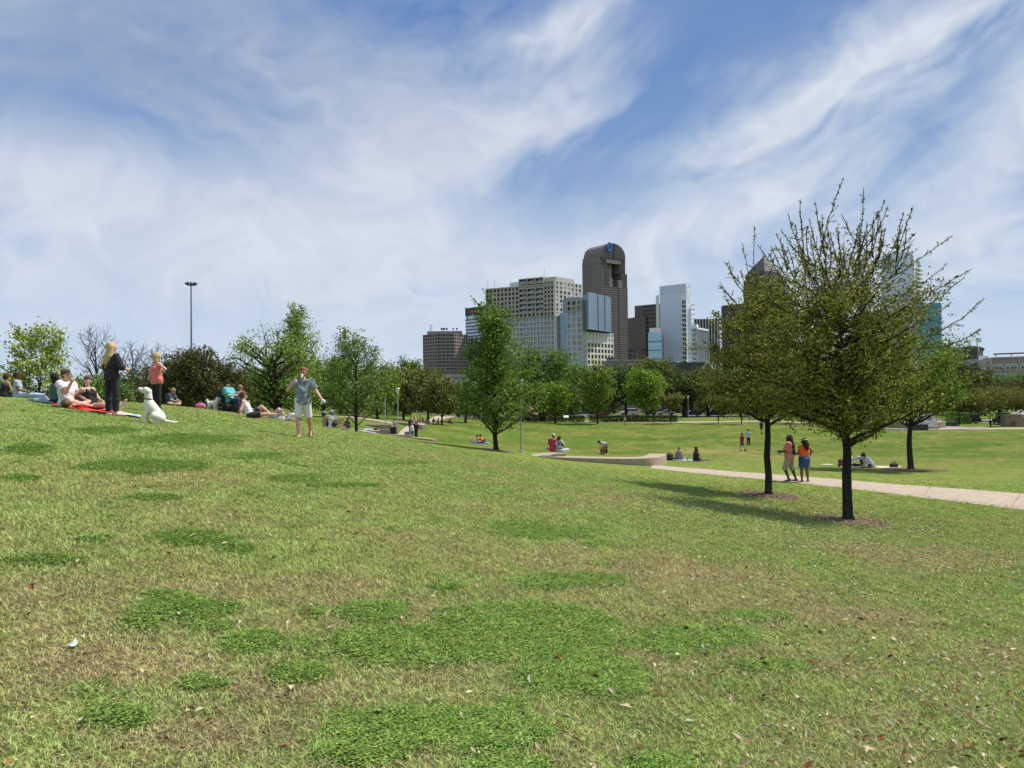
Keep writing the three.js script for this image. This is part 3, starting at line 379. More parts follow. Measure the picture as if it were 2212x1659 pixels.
{ // 3 broad beige tower, dark balconies above, blue windows below
  const ref = [1198, 613.5, 620], b = new Building('residential_tower', 'broad beige tower with dark balconies on its upper floors and blue windows below', ref), y = b.roofY(ref);
  const A = b.corner(1050.9, 626, y), C = b.corner(1198, 613.5, y), yb = b.yOf(1198, 605.3, C), D = b.corner(1256, 615, yb), back = D.clone().sub(C), t = (k, P = A, Q = C) => P.clone().lerp(Q, k), FA = b.frame(A, C);
  b.prism(quad(A, C, D), 0, y - 0.2, B.beige, 'core');
  const fl = 3.68, y6 = y - fl * 7.2, dark = [B.glassDark, B.glassDark, B.navy, B.glassGrey];
  const kx = (px) => { let lo = 0, hi = 1; for (let i = 0; i < 30; i++) { const m = (lo + hi) / 2, p = t(m).add(b.o), q = camera.worldToLocal(V(p.x, 40, p.z)); (q.x / -q.z * FOCAL + CX < px + 2.2) ? lo = m : hi = m; } return lo; };
  const k1 = kx(1122), k2 = kx(1175.5), k3 = kx(1183);
  b.facade(A, t(k1), y6, y, { cols: 9, rows: 7, fw: 0.62, fh: 0.66, depth: 1.6, wall: B.beige, glass: dark, single: true });
  // tall central bay with wide recessed balconies
  const yt = b.yOf(1175.5, 597, t(k2)), F = b.frame(A, C); b.prism([t(k1).add(V(0, 0, -0.05)), t(k2).add(V(0, 0, -0.05)), t(k2).add(back.clone().multiplyScalar(0.9)), t(k1).add(back.clone().multiplyScalar(0.35))], y - 1, yt, B.beige, 'penthouse');
  b.facade(t(k1), t(k2), y6 + fl, yt - 0.6, { cols: 3, rows: 7, fw: 0.9, fh: 0.72, depth: 1.9, wall: B.beige, glass: [B.glassDark, B.navy], single: true });
  for (let i = 0; i < 3; i++) for (let j = 0; j < 7; j++) { const u = (k1 + (k2 - k1) * (i + 0.5) / 3), Y = y6 + fl + (yt - 0.6 - y6 - fl) * (j + 0.18) / 7, f = b.frame(t(u - 0.02), t(u + 0.025)); b.keep(B.greyLight, 'balcony_rail', b.put(f, -1.5, f.L + 1.5, Y, Y + 0.9, 1.2, 1.3)); b.window(b.put(f, 0.4, f.L - 0.4, Y, Y + 2.1, 0.1, 0.3), B.glassGrey, true); }
  b.facade(t(k1), t(k2), y6, y6 + fl, { cols: 6, rows: 1, fw: 0.62, fh: 0.66, depth: 1.6, wall: B.beige, glass: dark, single: true });
  b.facade(t(k2), C, y6, yb - 0.4, { cols: 3, rows: 8, fw: 0.55, fh: 0.66, depth: 1.9, wall: B.beige, glass: dark, single: true });
  b.prism([t(k3), C, D, t(k3).add(back)], y - 1, yb - 0.5, B.beigeLight, 'upper_block');
  b.facade(A, C, 0, y6, { cols: 20, rows: 18, fw: 0.74, fh: 0.74, depth: 0.9, wall: B.beigeLight, glass: [B.glassBlue, B.glassBlue, B.glassGrey], single: true });
  b.facade(C, D, y6, yb, { cols: 7, rows: 8, fw: 0.52, fh: 0.68, depth: 0.5, wall: B.beigeLight, glass: [B.glassPale, B.glassGrey, B.glassDark] }); b.facade(C, D, 0, y6, { cols: 7, rows: 18, fw: 0.5, fh: 0.68, depth: 0.5, wall: B.beige, glass: [B.glassGrey] });
  b.prism([t(k2).add(back.clone().multiplyScalar(0.04)), C.clone().add(back.clone().multiplyScalar(0.05)), C.clone().add(back.clone().multiplyScalar(0.72)), t(k2).add(back.clone().multiplyScalar(0.72))], yb - 1, yt - 0.5, B.beigeLight, 'penthouse'); b.keep(B.beigeLight, 'cornice', b.put(FA, -0.4, FA.L + 0.4, y - 0.25, y + 0.6, -0.5, 1.9));
  const cc = t(kx(1110)).add(back.clone().multiplyScalar(0.3)); b.keep(B.glassPale, 'roof_screen', new THREE.CylinderGeometry(11, 11, 4.6, 28, 1).translate(cc.x, y + 2, cc.z)); for (let i = 0; i < 28; i++) { const a = i / 28 * 6.283; b.keep(B.slab, 'roof_screen_rib', box(0.35, 4.7, 0.35, cc.x + Math.cos(a) * 11.1, y + 2, cc.z + Math.sin(a) * 11.1)); }
  for (const k of [0.02, 0.12, 0.36, 0.62, 0.8]) { const p = t(k); b.keep(B.greyLight, 'roof_aerial', bar(V(p.x, y, p.z), V(p.x, yt + 1.2, p.z), 0.16)); } const p9 = t(k2); b.keep(B.greyLight, 'roof_aerial', bar(V(p9.x, yt, p9.z), V(p9.x, yt + 8, p9.z), 0.12)); b.done();
}
{ // 4 stepped tower with a hanging glass box and white lower face
  const ref = [1267, 716.4, 520], b = new Building('glass_box_tower', 'stone and glass tower with a blue glass box hung over its white lower front', ref), y = b.roofY(ref);
  const C = b.corner(1267, 716.4, y), D = b.corner(1324.4, 720.9, y); const yg = b.yOf(1258.4, 646.5, C) ; const A = b.corner(1210, 652.3, yg), t = (k) => A.clone().lerp(C, k);
  b.prism(quad(A, C, D), 0, y, B.whiteStone, 'core'); const kk = (px) => (px - 1210) / (1267 - 1210), back = D.clone().sub(C);
  b.prism([t(kk(1225.4)), t(kk(1259)), t(kk(1259)).add(back.clone().multiplyScalar(0.7)), t(kk(1225.4)).add(back.clone().multiplyScalar(0.7))], y - 1, yg, B.beige, 'upper_block');
  const fl = 3.72, yd = yg - fl * 2; b.facade(t(kk(1225.4)), t(kk(1259)), yd, yg, { cols: 3, rows: 2, fw: 0.62, fh: 0.66, depth: 1.2, wall: B.beige, glass: [B.glassDark, B.glassGrey], single: true });
  b.facade(t(kk(1225.4)), t(kk(1259)), 0, yd, { cols: 3, rows: 16, fw: 0.72, fh: 0.74, depth: 0.6, wall: B.beigeLight, glass: [B.glassBlue, B.glassGrey], single: true });
  b.facade(t(kk(1259.5)), C, 0, y, { cols: 1, rows: 13, fw: 0.6, fh: 0.74, depth: 0.55, wall: B.beigeLight, glass: [B.glassBlue], single: true });
  const yl = b.yOf(1217, 676, t(kk(1217))); b.prism([t(kk(1209)), t(kk(1225)), t(kk(1225)).add(back.clone().multiplyScalar(0.6)), t(kk(1209)).add(back.clone().multiplyScalar(0.6))], 0, yl - 0.2, B.navy, 'side_core'); b.curtain(t(kk(1210)), t(kk(1225)), 0, yl, 4, 30, [B.glassBlue], 'glass_panels'); const s0 = t(kk(1204.5)).add(V(0, 0, -6)), s1 = t(kk(1210)).add(V(0, 0, -3)); b.prism([s0, s1, s1.clone().add(V(0, 0, -14)), s0.clone().add(V(0, 0, -14))], 0, yl - 1, B.navy, 'dark_slot');
  b.facade(C, D, 0, y - 7.2, { cols: 8, rows: 11, fw: 0.66, fh: 0.66, depth: 0.5, wall: B.whiteStone, glass: [B.glassDark, B.glassDark, B.navy], single: true }); b.facade(C, D, y - 7.2, y, { cols: 8, rows: 2, fw: 0.66, fh: 0.7, depth: 0.5, wall: B.whiteStone, glass: [B.glassSky, B.glassPale], single: true });
  // hanging glass box
  const yb0 = y + 0.6, C2 = b.spot(1273, 508), D2 = b.spot(1320.5, 536), A2 = b.spot(1255.5, 545), yt = b.yOf(1273, 630.5, C2); b.prism(quad(A2, C2, D2), yb0, yt - 0.3, B.navy, 'glass_box_core');
  b.curtain(A2, C2, yb0, yt, 4, 16, [B.glassBlue], 'glass_panels'); const L = (k) => C2.clone().lerp(D2, k); for (const [p, q] of [[0, 0.37], [0.41, 0.68], [0.72, 1]]) b.curtain(L(p), L(q), yb0, yt, 4, 16, [B.glassSky], 'glass_panels', 0.05, 0.5);
  const r0 = t(kk(1219)), r1 = t(kk(1256)); b.prism([r0.clone().add(V(0, 0, -5)), r1.clone().add(V(0, 0, -5)), r1.clone().add(V(0, 0, -14)), r0.clone().add(V(0, 0, -14))], y, yg + 3, B.glassGrey, 'rooftop_room'); b.done();
}
{ // 5 tall brown granite tower with arched top and sky window
  const ref = [1300, 559, 1050], b = new Building('arched_tower', 'tall brown granite tower with an arched top, open sky window and blue emblem', ref);
  const C = b.spot(1300, 1050), A = b.spot(1261, 1080), D = b.spot(1357.5, 1080), Y = (py) => b.yOf(1325, py, C.clone().lerp(D, 0.43)), back = A.clone().sub(C), e = (k) => C.clone().lerp(D, k), sh = (k, m) => e(k).add(back.clone().multiplyScalar(m));
  const sec = (k0, k1, m0, m1, y0, y1, mat, name) => b.prism([sh(k0, m0), sh(k1, m0), sh(k1, m1), sh(k0, m1)], y0, y1, mat, name);
  const yBody = Y(619), yS1 = Y(582), ySpring = Y(556), yTop = Y(523.7), yHoleTop = Y(567);
  sec(0, 1, 0, 1, 0, yBody, B.granite, 'core'); const w = { fw: 0.62, fh: 0.6, depth: 0.7, wall: B.granite, glass: B.glassDark };
  b.facade(e(0.12), e(0.60), 0, yBody, { ...w, cols: 12, rows: 48 }); b.facade(e(0.66), e(1), 0, yBody, { ...w, cols: 9, rows: 48 }); b.keep(B.graniteDark, 'slot', b.put(b.frame(e(0.6), e(0.66)), 0, b.frame(e(0.6), e(0.66)).L, 0, yBody, 0, 0.3));
  b.facade(e(0), e(0.11), 0, yS1 + 4, { ...w, cols: 2, rows: 58 });
  // left face: plain courses of panels with a dark recess
  const FL = b.frame(A, C), cols = 5, rows = 26; b.curtain(A, sh(0, 0.55), yBody * 0.55, Y(562), 4, 16, [B.granite, std([0.172, 0.15, 0.152], 0.8)], 'granite_panels', 0.12, 0.5); b.curtain(sh(0, 0.45), C, yBody * 0.55, Y(560), 4, 16, [B.granite, std([0.2, 0.175, 0.175], 0.8)], 'granite_panels', 0.12, 0.5);
  // shoulders that step up round the sky window
  sec(0, 0.33, 0, 1, yBody, yS1, B.granite, 'shoulder'); sec(0.8, 1, 0, 1, yBody, Y(588), B.granite, 'shoulder'); sec(0, 0.2, 0.02, 0.98, yS1, ySpring + 2, B.granite, 'shoulder'); sec(0.74, 0.95, 0.02, 0.98, Y(588), ySpring + 2, B.granite, 'shoulder'); sec(0.33, 0.45, 0, 0.3, yBody, Y(600), B.granite, 'shoulder'); sec(0.66, 0.8, 0, 0.35, yBody, Y(603), B.granite, 'shoulder'); sec(0.2, 0.3, 0.05, 0.95, yS1, yHoleTop, B.granite, 'shoulder');
  sec(0.3, 0.74, 0.62, 0.9, yBody, yHoleTop + 2, B.navy, 'recess_wall'); const pc = sh(0.56, 0.35); b.keep(B.greyLight, 'window_column', new THREE.CylinderGeometry(3.6, 3.6, yHoleTop - yBody + 2, 18).translate(pc.x, (yHoleTop + yBody) / 2 + 1, pc.z)); const F0 = b.frame(C, D); b.keep(B.granite, 'lintel', b.put(F0, F0.L * 0.2, F0.L * 0.76, yHoleTop - 1, yHoleTop + 4, -2, 0.8));
  for (const [k0, k1, y0, y1] of [[0.13, 0.33, yBody, yS1], [0.82, 1, yBody, Y(588)], [0.03, 0.2, yS1, ySpring], [0.75, 0.94, Y(588), ySpring]]) { const f = b.frame(e(k0), e(k1)); for (let i = 0; i < 7; i++) b.keep(B.graniteDark, 'fluting', b.put(f, f.L * (i + 0.3) / 7, f.L * (i + 0.7) / 7, y0, y1, -0.1, 0.25)); }
  // arched head: a half barrel running back from the front
  const w2 = F0.L * 0.92 / 2, s = new THREE.Shape(), rise = yTop - ySpring; s.moveTo(-w2, 0); s.lineTo(w2, 0); for (let i = 0; i <= 28; i++) { const a = i / 28 * Math.PI; s.lineTo(Math.cos(a) * w2, Math.pow(Math.sin(a), 0.8) * rise + 0.01); } const bl = back.length();
  const barrel = new THREE.ExtrudeGeometry(s, { depth: bl * 0.96, bevelEnabled: false }); const ux = D.clone().sub(C).normalize(), uz = back.clone().normalize(), base = e(0.49); barrel.applyMatrix4(new THREE.Matrix4().makeBasis(ux, V(0, 1, 0), uz).setPosition(base.x, ySpring, base.z)); const fix = barrel; fix.computeVertexNormals(); const vm = B.granite.clone(); vm.side = THREE.DoubleSide; b.keep(vm, 'arched_top', fix);
  sec(0.03, 0.95, 0.02, 0.96, yHoleTop + 3, ySpring + 0.5, B.granite, 'head'); for (let i = 0; i < 22; i++) { const u = -0.9 + 1.8 * i / 21; if (Math.abs(u - 0.02) < 0.06) continue; const h = Math.pow(Math.sqrt(1 - u * u), 0.8) * rise; b.keep(B.graniteDark, 'fluting', b.put(F0, F0.L * 0.49 + u * w2 - 0.25, F0.L * 0.49 + u * w2 + 0.25, yHoleTop + 4, ySpring + h * 0.96, 0, 0.3)); }
  b.keep(B.navy, 'arch_slot', b.put(F0, F0.L * 0.47, F0.L * 0.525, yHoleTop + 5, yTop - 1.2, 0, 0.5));
  // emblem: an eight-sided ring of four turned bars round an open square
  const ec = V(F0.L * 0.335, Y(533.5), 0.35), R = 5.4, pin = []; for (let k = 0; k < 4; k++) { const a = k * Math.PI / 2, rot = (x, y) => [Math.cos(a) * x - Math.sin(a) * y, Math.sin(a) * x + Math.cos(a) * y], sp = new THREE.Shape(); [[-0.42, 1], [0.42, 1], [1, 0.42], [1, 0.4], [0.36, 0.36], [-0.36, 0.36], [-0.9, 0.5]].forEach(([x, y], i) => { const q = rot(x * R * 0.97, y * R * 0.97); i ? sp.lineTo(q[0] * 0.96, q[1] * 1.25) : sp.moveTo(q[0] * 0.96, q[1] * 1.25); }); pin.push(new THREE.ExtrudeGeometry(sp, { depth: 0.9, bevelEnabled: false }).translate(ec.x, ec.y, ec.z).applyMatrix4(F0.m)); } mesh(join(pin), B.blue, 'emblem', b.g); b.done();
}
{ // 6 brown stepped block
  const ref = [1423.5, 656.2, 800], b = new Building('brown_office_block', 'dark brown office block with bands of windows, stepped down on its left', ref), y = b.roofY(ref), A = b.corner(1371.4, 660.9, y), C = b.corner(1432, 655.4, y), D = C.clone().add(V(14, 0, -30)), yl = b.yOf(1371, 684.5, A), A0 = b.spot(1357, 838);
  const t = (k) => A.clone().lerp(C, k); b.prism(quad(A, C, D), 0, y - 0.3, B.brown, 'core'); b.facade(t(0.3), C, 0, y, { cols: 12, rows: 24, fw: 0.72, fh: 0.45, depth: 0.5, wall: B.brown, glass: B.glassDark }); b.keep(B.brown, 'wall', b.put(b.frame(A, t(0.3)), 0, b.frame(A, t(0.3)).L, yl, y, 0, 0.7));
  const l1 = t(0.36).add(V(0, 0, 4)), a1 = A0.clone().add(V(0, 0, 4)); b.prism([a1, l1, l1.clone().add(V(5, 0, -25)), a1.clone().add(V(5, 0, -25))], 0, yl, B.brown, 'wing'); b.facade(a1, l1, 0, yl * 0.62, { cols: 12, rows: 14, fw: 0.6, fh: 0.5, depth: 0.6, wall: B.brown, glass: B.glassDark }); b.keep(B.brown, 'wall', b.put(b.frame(a1, l1), 0, b.frame(a1, l1).L, yl * 0.62 + 0.1, yl + 0.3, 0, 0.7)); b.done();
}
{ // 7 low cyan glass block
  const ref = [1426, 718, 545], b = new Building('cyan_glass_block', 'low pale cyan glass block tucked against the white tower', ref), y = b.roofY(ref), A = b.corner(1400, 719.2, y), C = b.corner(1428, 718, y), D = C.clone().add(V(6, 0, -20)); b.prism(quad(A, C, D), 0, y - 0.2, B.glassGrey, 'core'); b.curtain(A, C, 0, y, 6, 14, [B.glassCyan], 'glass_panels'); const F = b.frame(A, C); for (let i = 1; i < 8; i++) b.keep(B.glassTeal, 'floor_bands', b.put(F, 0, F.L, i * y / 8 - 0.5, i * y / 8 + 0.5, 0, 0.25), true); const yu = b.yOf(1412, 708, A), P = [b.spot(1404, 549), b.spot(1427, 548)]; b.prism([...P, P[1].clone().add(V(3, 0, -14)), P[0].clone().add(V(3, 0, -14))], y - 0.5, yu, B.slab, 'rooftop_room'); b.done();
}
{ // 8 white glass tower with balconies
  const ref = [1481.2, 611.9, 560], b = new Building('white_glass_tower', 'slim white glass tower with a column of stacked balconies by its corner', ref), y = b.roofY(ref), A = b.corner(1424.8, 618.7, y), C = b.corner(1481.2, 611.9, y), D = b.corner(1491.7, 614, y), t = (k) => A.clone().lerp(C, k);
  b.prism(quad(A, C, D), 0, y - 0.3, B.slab, 'core'); const rows = 27; b.curtain(A, t(0.84), 0, y * 0.92, 18, rows, [B.glassPale, B.glassPale, glassy([0.645, 0.69, 0.85], 0.45, 0.3)], 'glass_panels', 0.06); b.curtain(A, C, y * 0.925, y, 18, 2, [glassy([0.58, 0.65, 0.77], 0.5, 0.25)], 'screen_panels', 0.04); b.curtain(C, D, 0, y, 3, rows + 2, [B.slab, B.glassPale], 'glass_panels', 0.05);
  const F = b.frame(A, C); b.keep(B.glassDark, 'balcony_doors', b.put(F, F.L * 0.86, F.L * 0.985, 0, y * 0.86, 0, 0.1)); b.keep(B.slab, 'mullion', b.put(F, F.L * 0.92, F.L * 0.935, 0, y * 0.86, 0.1, 0.3)); const fr = b.frame(C, D);
  for (let i = 0; i < 22; i++) { const Y = i * y * 0.86 / 22; mesh(b.put(F, F.L * 0.83, F.L * 1.0, Y, Y + 0.45, 0, 1.6), B.slab, 'balcony', b.g); if (i < 21) b.keep(B.glassPale, 'balcony_rails', b.put(F, F.L * 0.86, F.L * 0.97, Y + 0.4, Y + 1.1, 1.5, 1.56), true); const q = D.clone(); mesh(box(2.6, 0.45, 3.6, q.x + 1.3, Y + 0.2, q.z + 0.5), B.slab, 'balcony', b.g); }
  const A1 = b.spot(1423.5, 577), A2 = b.spot(1426, 576); b.prism([A1, A2, A2.clone().add(V(0, 0, -8)), A1.clone().add(V(0, 0, -8))], 0, y * 0.93, B.slab, 'fin'); for (const k of [0.05, 0.25]) { const p = t(k); b.keep(B.greyLight, 'roof_aerial', bar(V(p.x, y, p.z - 2), V(p.x, y + 2, p.z - 2), 0.12)); } b.done();
}
{ // 9 two dark gridded offices
  const ref = [1506.5, 707, 640], b = new Building('finned_office', 'small dark office with thin pale fins and a white roof band beside the white tower', ref), y = b.roofY(ref), A = b.spot(1494, 655), C = b.spot(1506.5, 640), D = b.spot(1529.5, 662), yw = b.yOf(1500, 703.5, C); b.prism(quad(A, C, D), 0, y - 0.3, B.navy, 'core'); const F = b.frame(C, D); for (let i = 0; i <= 9; i++) b.keep(B.slab, 'fin', b.put(F, F.L * i / 9 - 0.1, F.L * i / 9 + 0.1, 0, y, 0, 0.28)); b.keep(B.slab, 'roof_band', b.put(F, -0.3, F.L + 0.3, y - 1.6, y, 0, 0.9)); b.curtain(C, D, 0, y - 1.6, 9, 14, [B.glassDark, B.navy], 'windows'); const G2 = b.frame(A, C); b.curtain(A, C, 0, y - 2, 3, 14, [B.glassDark, B.glassGrey], 'windows'); for (let i = 0; i < 14; i++) b.keep(B.slab, 'balcony', b.put(G2, 0, G2.L * 0.5, i * y / 14, i * y / 14 + 0.6, 0, 2)); b.prism([A, C, C.clone().add(V(4, 0, -10)), A.clone().add(V(4, 0, -10))], y - 0.4, yw + 1.5, B.slab, 'rooftop_room'); b.done();
  const r2 = [1530, 688.3, 720], c = new Building('ribbed_office', 'dark glass office with tall white ribs behind the finned office', r2), y2 = c.roofY(r2), P = c.corner(1499, 689, y2), Q = c.corner(1549, 688.3, y2), R = c.corner(1554.5, 689, y2); c.prism(quad(P, Q, R), 0, y2 - 0.2, B.navy, 'core'); const H = c.frame(P, Q); for (let i = 0; i <= 8; i++) c.keep(B.slab, 'rib', c.put(H, H.L * i / 8 - 0.25, H.L * i / 8 + 0.25, 0, y2, 0, 0.9)); c.curtain(P, Q, 0, y2, 16, 20, [B.glassDark, B.navy], 'windows', 0.12); c.curtain(Q, R, 0, y2, 2, 20, [B.glassGrey, B.navy], 'windows', 0.1); c.done();
}
{ // 10 brown tower behind the trees
  const ref = [1558, 661, 900], b = new Building('brown_tower', 'dark brown flat-topped tower half hidden by the nearest trees', ref), y = b.roofY(ref), A = b.corner(1558, 661, y), A1 = b.corner(1562, 660, y), C = b.corner(1640, 652, y), D = C.clone().add(V(20, 0, -30)); b.prism([A, A1, C, D, A.clone().add(V(20, 0, -40))], 0, y - 0.2, B.brown, 'core'); b.facade(A1, C, 0, y, { cols: 20, rows: 28, fw: 0.7, fh: 0.45, depth: 0.5, wall: B.brown, glass: B.glassDark }); const p = C.clone().lerp(A1, 0.7); b.keep(B.grey, 'roof_plant', new THREE.ConeGeometry(2.6, 4, 6).translate(p.x, y + 2, p.z - 6)); b.done();
}
{ // 11 dark tower with slanted pyramid top
  const ref = [1606, 602, 1000], b = new Building('pyramid_tower', 'dark tower with a steep pyramid roof rising behind the tree crowns', ref), y = b.roofY(ref), A = b.corner(1606, 607, y), C = b.corner(1653, 602, y), D = b.corner(1695, 607, y), q = quad(A, C, D); b.prism(q, 0, y - 0.2, B.graniteDark, 'core'); b.curtain(A, C, 0, y, 14, 40, [B.graniteDark], 'panels', 0.1); b.curtain(C, D, 0, y, 14, 40, [B.graniteDark], 'panels', 0.1);
  const m = q.reduce((s, p) => s.add(p), V(0, 0, 0)).multiplyScalar(0.25), inset = (k) => q.map((p) => p.clone().lerp(m, k)), y1 = b.yOf(1612, 594, A); b.prism(inset(0.1), y - 1, y1, B.graniteDark, 'setback'); b.prism(inset(0.2), y1 - 1, b.yOf(1614, 588, A), B.graniteDark, 'setback');
  const y2 = b.yOf(1614, 588, A), ya = b.yOf(1651.5, 552.5, m), s = inset(0.2), pos = []; for (let i = 0; i < 4; i++) { const a = s[i], c = s[(i + 1) % 4]; pos.push(a.x, y2, a.z, c.x, y2, c.z, m.x, ya, m.z); } const g = new THREE.BufferGeometry(); g.setAttribute('position', new THREE.Float32BufferAttribute(pos, 3)); g.computeVertexNormals(); const mm = B.graniteDark.clone(); mm.side = THREE.DoubleSide; mesh(g, mm, 'pyramid_roof', b.g); b.keep(B.charcoal, 'spire', bar(V(m.x, ya - 1, m.z), V(m.x, ya + 8, m.z), 0.5, 0.1)); b.done();
}
{ // 12 bowed glass tower with balconies
  const ref = [1945, 550, 650], b = new Building('curved_glass_tower', 'tall pale bowed glass tower with balconies down its right edge, behind the tree', ref), y = b.roofY(ref), P = []; for (let i = 0; i <= 6; i++) { const k = i / 6; P.push(b.spot(mix(1908, 1977, k), 655 - Math.sin(k * 2.4) * 12)); } const back = [b.spot(1992, 668), b.spot(1992, 690), b.spot(1912, 690)];
  b.prism([...P, ...back], 0, y - 3.2, B.glassGrey, 'core'); for (let i = 0; i < 6; i++) { b.curtain(P[i], P[i + 1], 0, y - 3.4, 3, 34, [B.glassPale], 'glass_panels', 0.07); b.curtain(P[i], P[i + 1], y - 3.2, y + i * 0.4, 3, 1, [B.glassPale], 'roof_screen', 0.1); } const F = b.frame(P[6], back[0]); b.curtain(P[6], back[0], 0, y - 8, 2, 34, [B.glassDark, B.glassGrey], 'windows'); for (let i = 0; i < 32; i++) { const Y = i * (y - 8) / 32; mesh(b.put(F, F.L * 0.15, F.L + 1.6, Y, Y + 0.7, 0, 2.6), B.slab, 'balcony', b.g); } b.keep(B.slab, 'side_wall', b.put(F, 0, F.L * 0.3, 0, y - 2, 0, 0.8)); b.done();
}
{ // 13 teal glass tower
  const ref = [1990, 655, 500], b = new Building('teal_glass_tower', 'teal mirror glass tower right of the bowed tower', ref), y = b.roofY(ref), A = b.corner(1978, 655.6, y), C = b.corner(2033, 654, y), D = C.clone().add(V(8, 0, -18)); b.prism(quad(A, C, D), 0, y - 0.2, B.glassTeal, 'core'); b.curtain(A, C, 0, y, 12, 18, [B.glassTeal], 'glass_panels'); const p0 = b.spot(2033.5, 502), p1 = b.spot(2035.5, 501), g = [p0, p1]; b.prism([...g, p1.clone().add(V(2, 0, -12)), p0.clone().add(V(2, 0, -12))], 0, y * 0.93, B.green, 'side_fin'); b.keep(B.charcoal, 'roof_box', box(5, 3, 4, p0.x - 6, y - 18, p0.z + 2)); b.done();
}
{ // 14 office with curved roof and leaning mast
  const ref = [2095, 750, 420], b = new Building('curved_roof_office', 'dark grey office with a curved roof and a leaning white mast', ref), y = b.roofY(ref), P = [b.spot(2064, 425), b.spot(2073.6, 421), b.spot(2112, 415), b.spot(2124.5, 424)], D = P[3].clone().add(V(2, 0, -20)), A = P[0].clone().add(V(2, 0, -20)), yw = b.yOf(2073, 758, P[1]); b.prism([P[1], P[2], P[3], D, A.clone().add(V(3, 0, 0))], 0, yw, B.charcoal, 'core'); b.prism([P[0], P[1], A.clone().add(V(3, 0, 0)), A], 0, yw - 1.4, B.grey, 'wing');
  const f = b.frame(P[1], P[3]), s = new THREE.Shape(); s.moveTo(0, 0); s.lineTo(f.L, 0); for (let i = 0; i <= 12; i++) { const k = 1 - i / 12; s.lineTo(f.L * k, 0.4 + 2.4 * Math.sin(Math.PI * (0.12 + 0.8 * (1 - k))) ** 0.8 + 0.01); } mesh(new THREE.ExtrudeGeometry(s, { depth: 16, bevelEnabled: false }).translate(0, yw, -15).applyMatrix4(f.m), B.charcoal, 'curved_roof', b.g);
  for (let j = 0; j < 3; j++) for (let i = 0; i < 7; i++) mesh(b.put(f, f.L * (0.08 + i * 0.125), f.L * (0.185 + i * 0.125), yw - 0.6 - j * 3.2, yw + 1.0 - j * 3.2, -0.1, 0.35), j % 2 ? B.glassGrey : B.glassCyan, 'window', b.g); const m0 = V(f.L * 0.82, yw - 9, 3).applyMatrix4(f.m), m1 = V(f.L * 0.52, yw + 7, 3).applyMatrix4(f.m); b.keep(B.slab, 'mast', bar(m0, m1, 0.3, 0.2)); b.keep(B.slab, 'mast_sail', new THREE.BoxGeometry(3, 2.6, 0.15).translate(m1.x + 1.6, m1.y - 1.2, m1.z)); b.done();
}
{ // 15 long apartment block
  const ref = [2150, 772, 260], b = new Building('apartment_block', 'grey and taupe apartment block with paired white windows at the right edge', ref), y = b.roofY(ref), A = b.spot(2066, 268), C = b.spot(2143, 262), D = b.spot(2300, 250), z = V(0, 0, -14);
  b.prism([A, C, C.clone().add(z), A.clone().add(z)], 0, y - 0.7, B.greyLight, 'wing'); b.prism([C, D, D.clone().add(z), C.clone().add(z)], 0, y, B.taupe, 'main_block'); const f1 = b.frame(A, C), f2 = b.frame(C, D);
  const win = (f, u, v, w, h) => { mesh(b.put(f, u - w / 2 - 0.1, u + w / 2 + 0.1, v - 0.1, v + h + 0.1, 0, 0.12), B.frameWhite, 'window_frame', b.g); const n = w > 1.2 ? 2 : 1; for (let i = 0; i < n; i++) for (let j = 0; j < 2; j++) mesh(b.put(f, u - w / 2 + w / n * i + 0.06, u - w / 2 + w / n * (i + 1) - 0.06, v + h / 2 * j + 0.05, v + h / 2 * (j + 1) - 0.05, 0.1, 0.16), j ? B.glassGrey : B.glassDark, 'window', b.g); };
  for (let j = 0; j < 3; j++) { const v = y - 4.2 - j * 3.3; for (const u of [2.5, 6.6, 10.3]) { b.keep(B.taupe, 'bay_panel', b.put(f1, u - 1.3, u + 1.3, v - 0.5, v + 2.3, -0.01, 0.03 + u * 0.001)); win(f1, u, v, 1.7, 1.6); } for (let k = 0; k < 6; k++) { win(f2, 2.1 + k * 4.3, v, 1.8, 1.7); win(f2, 4.6 + k * 4.3, v, 0.9, 1.7); } if (j) for (let k = 0; k < 3; k++) b.keep(B.greyLight, 'band', b.put(f2, 0.3 + k * 8.7, 8.4 + k * 8.7, v - 1.3, v + 1.95, -0.01, 0.06)); }
  b.keep(B.greyLight, 'cornice', b.put(f2, -0.2, f2.L, y - 0.35, y + 0.15, -0.3, 0.35)); b.keep(B.greyLight, 'pilaster', b.put(f1, f1.L - 0.7, f1.L + 0.1, 0, y - 0.3, -0.05, 0.4)); b.keep(B.greyLight, 'pilaster', b.put(f2, 7.9, 8.3, 0, y - 0.4, 0, 0.3)); const r0 = V(0.6, 0, -3).applyMatrix4(f2.m); b.keep(B.charcoal, 'roof_canopy', b.put(f2, 0.3, 11, y + 1.25, y + 1.55, -7, -2)); for (const u of [1, 5.5, 10.5]) b.keep(B.charcoal, 'canopy_post', b.put(f2, u, u + 0.2, y, y + 1.25, -3, -2.8)); b.keep(B.slab, 'roof_unit', b.put(f1, f1.L - 4, f1.L - 1, y - 0.8, y + 0.9, -7, -4)); b.done();
}
